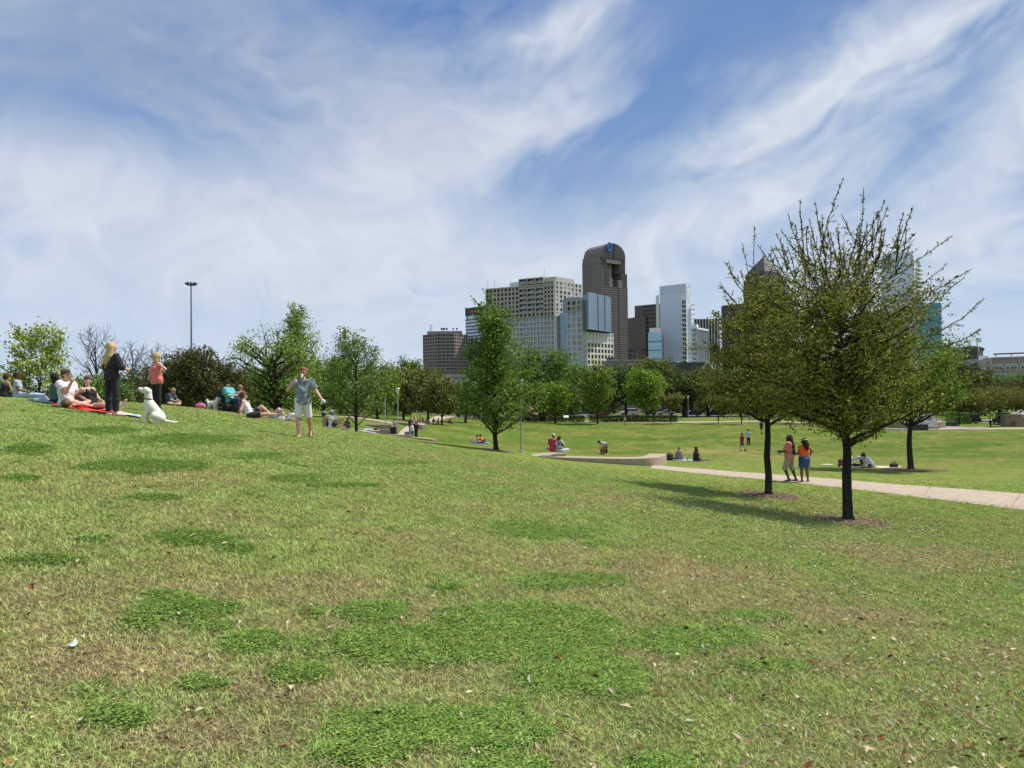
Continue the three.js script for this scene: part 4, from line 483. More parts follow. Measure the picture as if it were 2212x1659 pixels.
{ // 16 low buildings behind the park trees
  const ref = [1312, 779, 300], b = new Building('low_grey_building', 'low flat-roofed brown-grey building behind the park trees', ref), y = b.roofY(ref), A = b.spot(1312, 296), C = b.spot(1400, 300), z = V(0, 0, -16); b.prism([A, C, C.clone().add(z), A.clone().add(z)], 0, y, B.grey, 'wall'); const f = b.frame(A, C); b.keep(B.greyLight, 'parapet', b.put(f, -0.2, f.L + 0.2, y - 0.25, y + 0.2, -0.4, 0.25)); for (let i = 0; i < 8; i++) for (let j = 0; j < 3; j++) mesh(b.put(f, 1 + i * 2, 2.1 + i * 2, 2.5 + j * 3.4, 4.3 + j * 3.4, -0.1, 0.05), B.glassDark, 'window', b.g); b.keep(B.roof, 'roof_plant', b.put(f, 2, 4, y, y + 1.2, -6, -3)); b.done();
  [[1440, 262, 13, 'brick house with a pale gable trim, left of the two behind the park'], [1498, 255, 14.5, 'brick house with pale gable trim, right of the two behind the park']].forEach(([px, d, w, label]) => {
    const p = at(px, 790, d), t = thing('gabled_house', label, 'house', V(p.x, BASE, p.z), 0.05), H = at(px, 799, d).y - BASE, R = at(px, 782.5, d).y - BASE; mesh(box(w, H, 12, 0, H / 2, -6), B.brick, 'wall', t);
    const s = new THREE.Shape(); s.moveTo(-w / 2 - 0.4, H - 0.2); s.lineTo(w / 2 + 0.4, H - 0.2); s.lineTo(w / 2 - 2.6, R); s.lineTo(-w / 2 + 2, R); mesh(new THREE.ExtrudeGeometry(s, { depth: 12.6, bevelEnabled: false }).translate(0, 0, -12.4), B.roof, 'roof', t);
    const g = new THREE.Shape(); g.moveTo(-2.2, 0); g.lineTo(2.2, 0); g.lineTo(0, 3); const gm = mesh(new THREE.ExtrudeGeometry(g, { depth: 1.2, bevelEnabled: false }).translate(w / 2 - 2.6, R - 2.9, -0.4), B.brick, 'gable', t); for (const k of [-1, 1]) mesh(bar(V(w / 2 - 2.6 + k * 2.4, R - 3, 0.9), V(w / 2 - 2.6, R + 0.2, 0.9), 0.16), B.frameWhite, 'gable_trim', gm);
    for (let i = 0; i < 4; i++) for (let j = 0; j < 2; j++) mesh(box(1.1, 1.7, 0.12, -w / 2 + 2 + i * (w - 4) / 3, 2 + j * 3.4, 0.02), B.glassDark, 'window', t); mesh(box(w + 0.3, 0.3, 0.3, 0, 4, 0.02), B.greyLight, 'belt_course', t);
  });
  const sp = at(1620, 880, 235), st = thing('street_building', 'dark ground-floor street front in deep shade behind the parked cars', 'building', V(sp.x, BASE, sp.z), -0.12); mesh(box(60, 8.5, 10, 0, 4.2, -6), B.brick, 'wall', st); for (let i = 0; i < 14; i++) mesh(box(2.4, 3, 0.2, -27 + i * 4.2, 2.2, -0.95), B.glassDark, 'window', st); mesh(box(61, 0.5, 0.6, 0, 4.6, -0.9), B.greyLight, 'belt_course', st); mesh(box(60.6, 0.4, 10.6, 0, 8.6, -6), B.roof, 'roof', st);
}
{ // 17 raised highway
  const v = (name, label, pts, h0, h1) => { const t = thing(name, label, 'bridge', V(pts[0].x, 0, pts[0].z)); const A = V(0, 0, 0), C = V(pts[1].x - pts[0].x, 0, pts[1].z - pts[0].z), d = C.clone().normalize(), L = C.length(), m = new THREE.Matrix4().makeBasis(d, V(0, 1, 0), d.clone().cross(V(0, 1, 0))), b = (u0, u1, y0, y1, w0, w1, mat, n) => mesh(new THREE.BoxGeometry(u1 - u0, y1 - y0, w1 - w0).translate((u0 + u1) / 2, (y0 + y1) / 2, (w0 + w1) / 2).applyMatrix4(m), mat, n, t);
    const H = h1 - h0; b(0, L, h1 - H * 0.22, h1, -12, 0.3, B.viaductDark, 'parapet'); b(0, L, h1 - H * 0.52, h1 - H * 0.225, -12.3, 0, B.viaduct, 'girder'); b(0, L, h1 - H * 0.6, h1 - H * 0.525, -12, 0.5, B.viaductDark, 'ledge'); b(0, L, h0, h1 - H * 0.61, -12.2, 0.2, B.viaduct, 'lower_girder'); for (let u = 8; u < L; u += 30) { b(u, u + 2, -6, h0 - 0.05, -8, -4, B.viaduct, 'pier'); b(u - 3, u + 5, h0 - 1.4, h0 - 0.04, -10, -2, B.viaductDark, 'pier_cap'); } };
  const Yv = (px, py, d) => at(px, py, d).y; v('viaduct', 'grey concrete highway viaduct passing behind the park trees', [at(700, 820, 345), at(1130, 820, 335)], Yv(1000, 828, 338), Yv(1000, 800.5, 338));
  v('viaduct', 'pale highway viaduct seen under the arching tree behind the hill', [at(230, 830, 250), at(650, 830, 245)], Yv(580, 845, 247), Yv(580, 815, 247));
}
// ---------- trees: tapered trunk and limbs, and a crown of separate leaves hung on real twigs ----------
const barkTex = noiseTexture(256, (u, v) => { const t = fbm(u * 22, v * 5, 4), k = fbm(u * 60 + 4, v * 14, 3); const g = 105 + (t - 0.5) * 150 + (k - 0.5) * 90; return [clamp(g, 20, 255), clamp(g * 0.96, 20, 255), clamp(g * 0.9, 20, 255)]; }, 1);
const bark = (c, b = 0.02) => new THREE.MeshStandardMaterial({ color: new THREE.Color().setRGB(...c), map: barkTex, bumpMap: barkTex, bumpScale: b, roughness: 1 });
const BARK = { dark: bark([0.145, 0.13, 0.112]), grey: bark([0.20, 0.175, 0.15]), brown: bark([0.15, 0.11, 0.085]), pale: bark([0.30, 0.26, 0.22]) };
const LEAF = new THREE.MeshPhysicalMaterial({ color: '#ffffff', vertexColors: true, roughness: 0.96, specularIntensity: 0.25, transmission: 0.22, thickness: 0, side: THREE.DoubleSide });
class Wood { // tubes with a taper, collected in one geometry
  constructor() { this.p = []; this.i = []; this.uv = []; }
  tube(path, rad, n = 6) {
    const b0 = this.p.length / 3; let up = V(1, 0.13, 0.2);
    path.forEach((p, k) => { const d = (path[Math.min(k + 1, path.length - 1)]).clone().sub(path[Math.max(k - 1, 0)]).normalize(), s = d.clone().cross(up).normalize(), t = d.clone().cross(s); for (let j = 0; j <= n; j++) { const a = j / n * 6.2832, c = Math.cos(a) * rad[k], e = Math.sin(a) * rad[k]; this.p.push(p.x + s.x * c + t.x * e, p.y + s.y * c + t.y * e, p.z + s.z * c + t.z * e); this.uv.push(j / n, k / path.length * 2); } });
    for (let k = 0; k < path.length - 1; k++) for (let j = 0; j < n; j++) { const a = b0 + k * (n + 1) + j, c = a + n + 1; this.i.push(a, a + 1, c, a + 1, c + 1, c); }
  }
  geometry() { const g = new THREE.BufferGeometry(); g.setAttribute('position', new THREE.Float32BufferAttribute(this.p, 3)); g.setAttribute('uv', new THREE.Float32BufferAttribute(this.uv, 2)); g.setIndex(this.i); g.computeVertexNormals(); return g; }
}
class Leaves {
  constructor(size, colors, r) { Object.assign(this, { size, colors, r, p: [], n: [], c: [], i: [] }); }
  add(x, y, z, k = 1) {
    const r = this.r, s = this.size * k * (0.6 + 0.8 * r()), a = r() * 6.2832, e = (r() - 0.5) * 2.2, ca = Math.cos(a), sa = Math.sin(a), ce = Math.cos(e), se = Math.sin(e);
    const u = [ca * ce, se, sa * ce]; let w = [-sa, 0, ca]; const tl = (r() - 0.5) * 2.6, ct = Math.cos(tl), st = Math.sin(tl), nn = [-ca * se, ce, -sa * se]; w = [w[0] * ct + nn[0] * st, w[1] * ct + nn[1] * st, w[2] * ct + nn[2] * st];
    const m = [u[1] * w[2] - u[2] * w[1], u[2] * w[0] - u[0] * w[2], u[0] * w[1] - u[1] * w[0]]; if (m[1] < 0) { m[0] *= -1; m[1] *= -1; m[2] *= -1; }
    const b = this.p.length / 3, L = s, W = s * 0.34, push = (f, g, h) => { this.p.push(x + u[0] * f + w[0] * g + m[0] * h, y + u[1] * f + w[1] * g + m[1] * h, z + u[2] * f + w[2] * g + m[2] * h); this.n.push(...m); };
    push(-L * 0.5, 0, 0); push(0, W, s * 0.12); push(L * 0.5, 0, 0); push(0, -W, s * 0.12); this.i.push(b, b + 1, b + 2, b, b + 2, b + 3);
    const t = r(), A = this.colors[Math.floor(r() * this.colors.length)], g = 0.75 + 0.5 * t; for (let q = 0; q < 4; q++) this.c.push(A[0] * g * 1.9 * (0.9 + 0.2 * r()), A[1] * g * 1.88, A[2] * g * 1.5);
  }
  geometry() { const g = new THREE.BufferGeometry(); g.setAttribute('position', new THREE.Float32BufferAttribute(this.p, 3)); g.setAttribute('normal', new THREE.Float32BufferAttribute(this.n, 3)); g.setAttribute('color', new THREE.Float32BufferAttribute(this.c, 3)); g.setIndex(this.i); return g; }
}
const TINT = {
  olive: [[0.095, 0.118, 0.024], [0.075, 0.098, 0.02], [0.155, 0.155, 0.034], [0.06, 0.072, 0.017], [0.21, 0.185, 0.055]],
  fresh: [[0.085, 0.130, 0.022], [0.115, 0.158, 0.03], [0.06, 0.1, 0.018], [0.15, 0.18, 0.045]],
  bright: [[0.088, 0.150, 0.02], [0.115, 0.175, 0.026], [0.06, 0.115, 0.016], [0.14, 0.19, 0.035]],
  mid: [[0.06, 0.115, 0.028], [0.08, 0.14, 0.03], [0.045, 0.085, 0.02], [0.10, 0.155, 0.04]],
  grey: [[0.085, 0.13, 0.045], [0.11, 0.16, 0.055], [0.065, 0.10, 0.034]],
  dull: [[0.082, 0.092, 0.028], [0.105, 0.108, 0.032], [0.056, 0.07, 0.022], [0.072, 0.098, 0.028]],
  brownish: [[0.056, 0.06, 0.024], [0.040, 0.043, 0.018], [0.068, 0.058, 0.024], [0.045, 0.054, 0.02]],
  dark: [[0.044, 0.066, 0.024], [0.06, 0.084, 0.028], [0.034, 0.052, 0.02]],
  myrtle: [[0.095, 0.105, 0.028], [0.12, 0.122, 0.032], [0.07, 0.085, 0.024], [0.115, 0.1, 0.032]],
  spring: [[0.105, 0.165, 0.035], [0.135, 0.195, 0.045], [0.08, 0.13, 0.028], [0.165, 0.21, 0.06]],
  deep: [[0.062, 0.112, 0.022], [0.085, 0.14, 0.028], [0.045, 0.085, 0.018], [0.12, 0.165, 0.04]],
  lime: [[0.16, 0.20, 0.045], [0.13, 0.17, 0.04], [0.19, 0.22, 0.06]],
};
// o: H height, r crown radius, base crown start (part of H), prof(t) outline, trunk radius, limbs, subs, leaves, size, tint, up limb rise, stems, wild twigs
function tree(name, label, p, o, group) {
  const r = rng(o.seed ?? 1), t = thing(name, label, o.bush ? 'shrub' : 'tree', p, 0, group), wood = new Wood(), leaves = new Leaves(o.size ?? 0.2, TINT[o.tint], r), limbsWood = new Wood();
  const { H, R, base = 0.28, limbs = 26, subs = 7, count = 4000, rise = 0.5, stems = 1, spread = 0.5, lean = [0, 0], squash = 1 } = o, tr = o.trunk ?? H * 0.018;
  const prof = o.prof ?? ((k) => Math.sqrt(Math.max(0, 1 - (2 * k - 0.85) ** 2 / 1.4)));
  const side = o.side ?? (() => 1), trunkTop = o.trunkTop ?? 0.85, rnd = (a) => (r() - 0.5) * 2 * a, trunks = [];
  for (let s = 0; s < stems; s++) {
    const a = s / stems * 6.283 + r(), out = stems > 1 ? spread : 0, path = [], rad = [], n = 9; const wob = H * (o.wob ?? 0.009);
    for (let i = 0; i <= n; i++) { const k = i / n, y = H * trunkTop * k, f = stems > 1 ? Math.pow(k, 1.3) : k; path.push(V(Math.cos(a) * out * R * f + lean[0] * H * k * k + (i ? rnd(wob) : 0), y, Math.sin(a) * out * R * f + lean[1] * H * k * k + (i ? rnd(wob) : 0))); rad.push(tr * (stems > 1 ? 0.62 : 1) * (1 - 0.84 * Math.pow(k, o.hold ?? 1.05)) * (i === 0 ? 1.8 : 1)); }
    path.splice(1, 0, V(path[0].x * 0.7 + path[1].x * 0.3, H * trunkTop * 0.03, path[0].z * 0.7 + path[1].z * 0.3)); rad.splice(1, 0, rad[1] * 1.08); path[0].y -= 0.15; wood.tube(path, rad, 10); trunks.push({ path, rad });
  }
  const along = (path, k) => { const f = clamp(k) * (path.length - 1), i = Math.min(path.length - 2, Math.floor(f)); return path[i].clone().lerp(path[i + 1], f - i); };
  const spots = []; const golden = 2.39996;
  for (let i = 0; i < limbs; i++) {
    const k = (i + 0.5 + rnd(0.4)) / limbs, y = H * mix(base, 0.97, Math.pow(k, o.bias ?? 0.9)), tk = clamp((y / H - (o.drop ?? 0.12) - 0.1 * k) / trunkTop, base * 0.55 / trunkTop, 1), tt = trunks[i % stems], p0 = along(tt.path, clamp(tk + rnd(0.02))), az = i * golden + rnd(0.5), kk = (y / H - base) / (1 - base), rr = R * prof(clamp(kk)) * (o.fill ? mix(o.fill, 1.12, Math.sqrt(r())) : 0.72 + 0.4 * r()) * side(az), end = V(p0.x * 0.4 + Math.cos(az) * rr + lean[0] * H * 0.5, y + rnd(H * 0.02), p0.z * 0.4 + Math.sin(az) * rr * squash), path = [], rad = [], n = 5, r0 = Math.max(0.012, tr * 0.42 * (1 - 0.6 * kk) * (o.limbThick ?? 1));
    const low = p0.clone().lerp(end, 0.5); low.y += H * 0.05 * (rise - 0.5) * 2; for (let j = 0; j <= n; j++) { const s = j / n, q = p0.clone().multiplyScalar((1 - s) ** 2).add(low.clone().multiplyScalar(2 * s * (1 - s))).add(end.clone().multiplyScalar(s * s)); if (j && j < n) q.add(V(rnd(R * 0.03), rnd(R * 0.03), rnd(R * 0.03))); path.push(q); rad.push(r0 * (1 - 0.82 * s)); }
    limbsWood.tube(path, rad, 5);
    for (let j = 0; j < subs; j++) {
      const s = (o.fill ? 0.12 : 0.3) + (o.fill ? 0.88 : 0.7) * (j + r()) / subs, q = along(path, s), dir = end.clone().sub(p0).normalize().multiplyScalar(0.6).add(V(rnd(1), rnd(0.6) + (o.twigUp ?? 0.25), rnd(1))).normalize(), len = R * (0.18 + 0.26 * r()) * (o.subLen ?? 1), q1 = q.clone().addScaledVector(dir, len * 0.5).add(V(0, len * 0.04, 0)), q2 = q.clone().addScaledVector(dir, len).add(V(0, len * (o.droop ?? -0.02), 0));
      limbsWood.tube([q, q1, q2], [r0 * 0.3, r0 * 0.2, r0 * 0.06].map((v) => Math.max(v, o.twigMin ?? 0.006)), 3); spots.push([q, q1, q2, len]);
    }
  }
  // long wild shoots with sparse leaves
  for (const w of o.wild ?? []) {
    const [x0, y0, z0, x1, y1, z1] = w, a = V(x0, y0, z0), b = V(x1, y1, z1), L = a.distanceTo(b), path = [], rad = [], n = 9, bend = V(rnd(0.1) * L, -0.10 * L, rnd(0.06) * L); let prev;
    for (let j = 0; j <= n; j++) { const s = j / n, q = a.clone().lerp(b, s).addScaledVector(bend, Math.sin(s * Math.PI) * 0.8); if (j) q.add(V(rnd(0.02), rnd(0.02), rnd(0.02)).multiplyScalar(L * 0.6)); path.push(q); rad.push(mix(0.017, 0.008, Math.pow(s, 0.7))); }
    limbsWood.tube(path, rad, 4);
    const kids = Math.floor(L * 5.5); for (let j = 0; j < kids; j++) { const s = 0.15 + 0.82 * r(), q = along(path, s), d = b.clone().sub(a).normalize().multiplyScalar(0.8).add(V(rnd(1), rnd(0.8), rnd(1))).normalize(), l = (0.12 + 0.42 * r()) * (1.15 - s), e = q.clone().addScaledVector(d, l); limbsWood.tube([q, q.clone().lerp(e, 0.5).add(V(rnd(0.02), rnd(0.02), 0)), e], [0.009, 0.0075, 0.0055], 3); for (let m = 0; m < 8 * (1.1 - s) + 3; m++) { const f = r(); leaves.add(mix(q.x, e.x, f) + rnd(0.03), mix(q.y, e.y, f) + rnd(0.03), mix(q.z, e.z, f) + rnd(0.03), 0.75); } }
    for (let j = 0; j < L * 30; j++) { const q = along(path, Math.pow(r(), 0.8)); leaves.add(q.x + rnd(0.04), q.y + rnd(0.04), q.z + rnd(0.04), 0.7); }
  }
  const per = count / Math.max(1, spots.length), sg = o.clump ?? 0.34;
  if (count) for (const [a, b, c, len] of spots) { const m = Math.round(per * (0.45 + 1.1 * r()) * (o.thin ? 1.25 - 1.1 * smooth(o.thin, 1.05, b.y / H) : 1)); for (let j = 0; j < m; j++) { const s = Math.pow(r(), 0.7), q = s < 0.5 ? a.clone().lerp(b, s * 2) : b.clone().lerp(c, s * 2 - 1), g = len * sg; leaves.add(q.x + (rnd(1) + rnd(1)) * g, q.y + (rnd(1) + rnd(1)) * g * 0.75, q.z + (rnd(1) + rnd(1)) * g); } }
  mesh(wood.geometry(), o.bark ?? BARK.brown, 'trunk', t); mesh(limbsWood.geometry(), o.bark ?? BARK.brown, 'branches', t); if (leaves.p.length) mesh(leaves.geometry(), LEAF, 'crown', t); return t;
}
const heightAt = (px, d, topPy) => { const g = G(px, d); return at(px, topPy, d).y - g.y; };
const tr = (name, label, px, d, topPy, halfPx, o, group) => { const p = G(px, d), s = d / FOCAL; return tree(name, label, p, { H: heightAt(px, d, topPy), R: halfPx * s, size: clamp(d * 0.0021, 0.075, 0.4), ...o }, group); };
const cone = (k) => Math.pow(1 - k, 0.75) * (0.55 + 0.45 * smooth(-0.1, 0.16, k)) * 1.08 + 0.04, oval = (k) => Math.sqrt(Math.max(0.02, 1 - (2 * k - 0.9) ** 2 / 1.3)), round = (k) => Math.sqrt(Math.max(0.03, 1 - (2 * k - 0.95) ** 2 / 1.12)), vase = (k) => 0.35 + 0.75 * Math.sin(Math.PI * Math.min(1, 0.15 + k * 0.75)), flat = (k) => Math.min(1, 0.5 + k) * (1 - smooth(0.75, 1.1, k) * 0.6);
{ // the two nearest trees, with long unpruned shoots over their crowns
  const d = 19, s = d / FOCAL, p = G(1832, d), wild = [], X = (px) => (px - 1832) * s - 0.012 * 0, Y = (py) => (1128 - py) * s, r = rng(9);
  for (const [x0, y0, x1, y1, z] of [[1775, 560, 1820, 395, 0.3], [1800, 590, 1728, 450, -0.3], [1760, 580, 1680, 505, 0.4], [1765, 570, 1752, 470, -0.5], [1850, 600, 1876, 412, 0.1], [1858, 560, 1950, 420, -0.4], [1880, 560, 1800, 480, 0.6], [1870, 570, 1880, 470, 0.5], [1900, 580, 1978, 512, 0.2], [1905, 620, 2063, 517, 0.1], [1930, 650, 2080, 568, -0.3], [1940, 690, 2065, 610, 0.4], [1950, 720, 2080, 655, -0.2], [1960, 740, 2113, 655, 0.3], [1940, 760, 2122, 716, 0.1], [1950, 790, 2060, 715, -0.4], [1930, 660, 2060, 600, 0.7], [1900, 640, 1990, 560, -0.8], [1830, 590, 1835, 505, 0.9], [1720, 640, 1650, 560, 0.5], [1740, 600, 1715, 510, -0.7], [1920, 800, 2030, 790, 0.5], [1800, 560, 1782, 430, -0.2], [1875, 540, 1915, 455, 0.3]]) wild.push([X(x0), Y(y0), z * 0.6, X(x1), Y(y1), z * 1.4]);
  for (let i = 0; i < 46; i++) { const x = 1700 + r() * 250, y = 560 + r() * 60, z = (r() - 0.5) * 2; wild.push([X(x), Y(y), z, X(x + (x - 1830) * 0.3 + (r() - 0.5) * 50), Y(y - 50 - r() * 60), z * 1.3]); }
  tree('elm_tree', 'large near tree with wild bare shoots over its crown, right of the two nearest', p, { H: Y(545), R: 2.15, base: 0.37, wob: 0.004, fill: 0.3, thin: 0.6, lean: [-0.025, 0], trunk: 0.125, limbs: 84, subs: 9, count: 56000, size: 0.064, tint: 'olive', rise: 0.48, prof: (k) => 0.86 + 0.18 * Math.sin(Math.PI * clamp(0.05 + k * 0.9)) - 0.5 * smooth(0.55, 1, k), bark: BARK.dark, seed: 21, wild, clump: 0.2, subLen: 1.15, twigMin: 0.005, trunkTop: 0.78, hold: 1.3, limbThick: 1.1, drop: 0.05 });
  const d1 = 24, s1 = d1 / FOCAL, p1 = G(1660, d1), X1 = (px) => (px - 1660) * s1, Y1 = (py) => (1072 - py) * s1, w1 = [];
  for (const [x0, y0, x1, y1, z] of [[1645, 640, 1632, 493, 0.2], [1640, 650, 1618, 520, -0.2], [1600, 700, 1560, 640, 0.4], [1600, 740, 1545, 700, -0.3], [1580, 780, 1520, 735, 0.1], [1660, 600, 1668, 560, 0.4], [1640, 620, 1600, 590, 0.2], [1600, 830, 1520, 800, 0.3], [1680, 880, 1700, 935, 0.6]]) w1.push([X1(x0), Y1(y0), z, X1(x1), Y1(y1), z * 1.5]);
  for (let i = 0; i < 22; i++) { const x = 1580 + r() * 150, y = 610 + r() * 120, z = (r() - 0.5) * 2; w1.push([X1(x), Y1(y), z, X1(x + (x - 1650) * 0.5 - 12), Y1(y - 25 - r() * 45), z * 1.3]); }
  tree('elm_tree', 'olive-leaved near tree with a slim dark trunk, left of the two nearest', p1, { H: Y1(600), R: 1.8, base: 0.40, wob: 0.004, fill: 0.35, thin: 0.65, trunk: 0.115, limbs: 56, subs: 8, count: 44000, size: 0.068, tint: 'olive', rise: 0.6, prof: (k) => 0.78 + 0.25 * Math.sin(Math.PI * clamp(0.1 + k)) - 0.55 * smooth(0.5, 1, k), bark: BARK.dark, seed: 33, wild: w1, clump: 0.2, subLen: 1.15, twigMin: 0.005, trunkTop: 0.8, hold: 1.3, limbThick: 1.1, drop: 0.05 });
  ring(p, 0.98, 'mulch_ring', 'brown mulch and fallen leaves round the right of the two near trees'); ring(p1, 1.0, 'mulch_ring', 'brown mulch round the left of the two near trees');
}
tr('oak_tree', 'fresh green tree on the lawn behind the two nearest trees', 1968, 40.5, 722, 118, { base: 0.42, trunk: 0.16, limbs: 44, subs: 8, count: 20000, size: 0.13, tint: 'fresh', prof: round, seed: 4, bark: BARK.grey, drop: 0.08, limbThick: 1.2 }); ring(G(1975, 40.3), 1.7, 'mulch_ring', 'wide worn mulch patch under the fresh green lawn tree');
tr('pear_tree', 'tall narrow bright green tree left of the lamp pole, in front of the towers', 1072, 42, 655, 84, { base: 0.24, trunk: 0.14, limbs: 58, subs: 8, count: 19000, size: 0.13, tint: 'deep', prof: cone, fill: 0.5, side: (a) => 1 + 0.32 * Math.max(0, Math.cos(a)), seed: 7, bark: BARK.dark, trunkTop: 0.95, drop: 0.06, rise: 0.45, lean: [-0.02, 0], wild: [[-0.4, 8.0, 0, -1.35, 8.75, 0.2], [-0.2, 8.2, 0.1, -0.7, 9.2, 0], [-0.1, 8.1, 0, -0.3, 9.1, 0.3], [-0.5, 7.6, 0, -1.7, 8.05, 0.3]] }); ring(G(1072, 41.9), 1.05, 'mulch_ring', 'brown mulch round the tall narrow bright green tree');
tr('pear_tree', 'young bright green tree rising behind the walker', 645, 62, 655, 62, { base: 0.16, trunk: 0.16, limbs: 44, subs: 8, count: 9000, size: 0.16, tint: 'spring', prof: cone, seed: 8, bark: BARK.brown, trunkTop: 0.92, rise: 0.45 });
tr('oak_tree', 'grey-green spreading tree with an arching limb and thick double trunk on the hill edge', 598, 58, 712, 84, { base: 0.26, trunk: 0.34, limbs: 34, subs: 8, count: 7000, size: 0.16, tint: 'spring', prof: flat, seed: 12, bark: BARK.dark, rise: 0.9, lean: [-0.06, 0], stems: 2, spread: 0.12, trunkTop: 0.6, limbThick: 1.4, wild: [[-0.2, 2.2, 0, -2.4, 2.5, 0.4], [-0.2, 2.6, 0.1, -2.8, 2.9, -0.2]] });
tr('young_tree', 'young grey-green tree with thin trunk beside the sunbather on the hill edge', 770, 40, 716, 62, { base: 0.24, trunk: 0.085, limbs: 34, subs: 7, count: 7500, size: 0.11, tint: 'grey', prof: (k) => 0.5 + 0.55 * Math.sin(Math.PI * clamp(0.28 + k * 0.62)) - 0.25 * smooth(0.6, 1, k), seed: 15, bark: BARK.dark, rise: 0.8, trunkTop: 0.9, twigUp: 0.6 });
tr('maple_sapling', 'sparse bright green sapling with clear sky between its leaves, far left', 85, 30, 712, 82, { base: 0.05, trunk: 0.05, limbs: 30, subs: 8, count: 4200, size: 0.12, tint: 'lime', prof: (k) => 0.95 - 0.55 * k, seed: 17, bark: BARK.dark, rise: 0.8, twigUp: 0.5, trunkTop: 0.9, stems: 2, spread: 0.3 });
tr('bare_tree', 'leafless grey tree behind the sapling and the blonde person', 208, 75, 705, 50, { base: 0.18, trunk: 0.2, limbs: 36, subs: 16, count: 0, tint: 'dull', prof: round, seed: 18, bark: BARK.grey, twigMin: 0.014, rise: 0.7, subLen: 1.3 });
tr('bare_tree', 'smaller leafless grey tree between the standing pair', 288, 80, 735, 40, { base: 0.15, trunk: 0.18, limbs: 34, subs: 16, count: 0, tint: 'dull', prof: round, seed: 19, bark: BARK.grey, twigMin: 0.014, rise: 0.7, subLen: 1.3 });
tr('bare_tree', 'leafless grey tree rising over the dark bush by the one in coral pink', 335, 85, 738, 34, { base: 0.15, trunk: 0.16, limbs: 30, subs: 16, count: 0, tint: 'dull', prof: round, seed: 20, bark: BARK.grey, twigMin: 0.014, rise: 0.7, subLen: 1.3 });
const bush = { base: 0.0, trunk: 0.08, limbs: 40, subs: 8, prof: round, stems: 3, spread: 0.3, bush: true, trunkTop: 0.75, drop: 0.25, clump: 0.5 };
tr('holly_bush', 'big dark brown-green bush behind the one in coral pink, left half', 390, 47, 757, 52, { ...bush, count: 10000, size: 0.15, tint: 'brownish', seed: 24 });
tr('holly_bush', 'big dark brown-green bush right of the one in coral pink, centre mass', 432, 45, 752, 52, { ...bush, count: 11000, size: 0.15, tint: 'brownish', seed: 25 });
tr('holly_bush', 'dark brown-green bush sloping down behind the one in turquoise', 488, 47, 785, 46, { ...bush, count: 8000, size: 0.15, tint: 'brownish', seed: 26 });
tr('thicket', 'dark grey-brown thicket behind the standing pair', 262, 66, 795, 62, { ...bush, count: 5200, size: 0.2, tint: 'dark', seed: 27, subs: 10 }); tr('thicket', 'dark thicket between the pink-shirted woman and the bush', 330, 64, 788, 45, { ...bush, count: 4200, size: 0.2, tint: 'brownish', seed: 28, subs: 10 });
tr('shrub', 'light green shrub behind the seated couple on the red blanket', 185, 34, 822, 52, { ...bush, count: 4200, size: 0.11, tint: 'mid', seed: 29 }); tr('shrub', 'low green shrub behind the sapling at the left edge', 20, 40, 812, 46, { ...bush, count: 3600, size: 0.13, tint: 'mid', seed: 30 }); tr('shrub', 'pale green shrub between the blonde person and the dog', 262, 40, 832, 30, { ...bush, count: 2600, size: 0.12, tint: 'grey', seed: 31 });
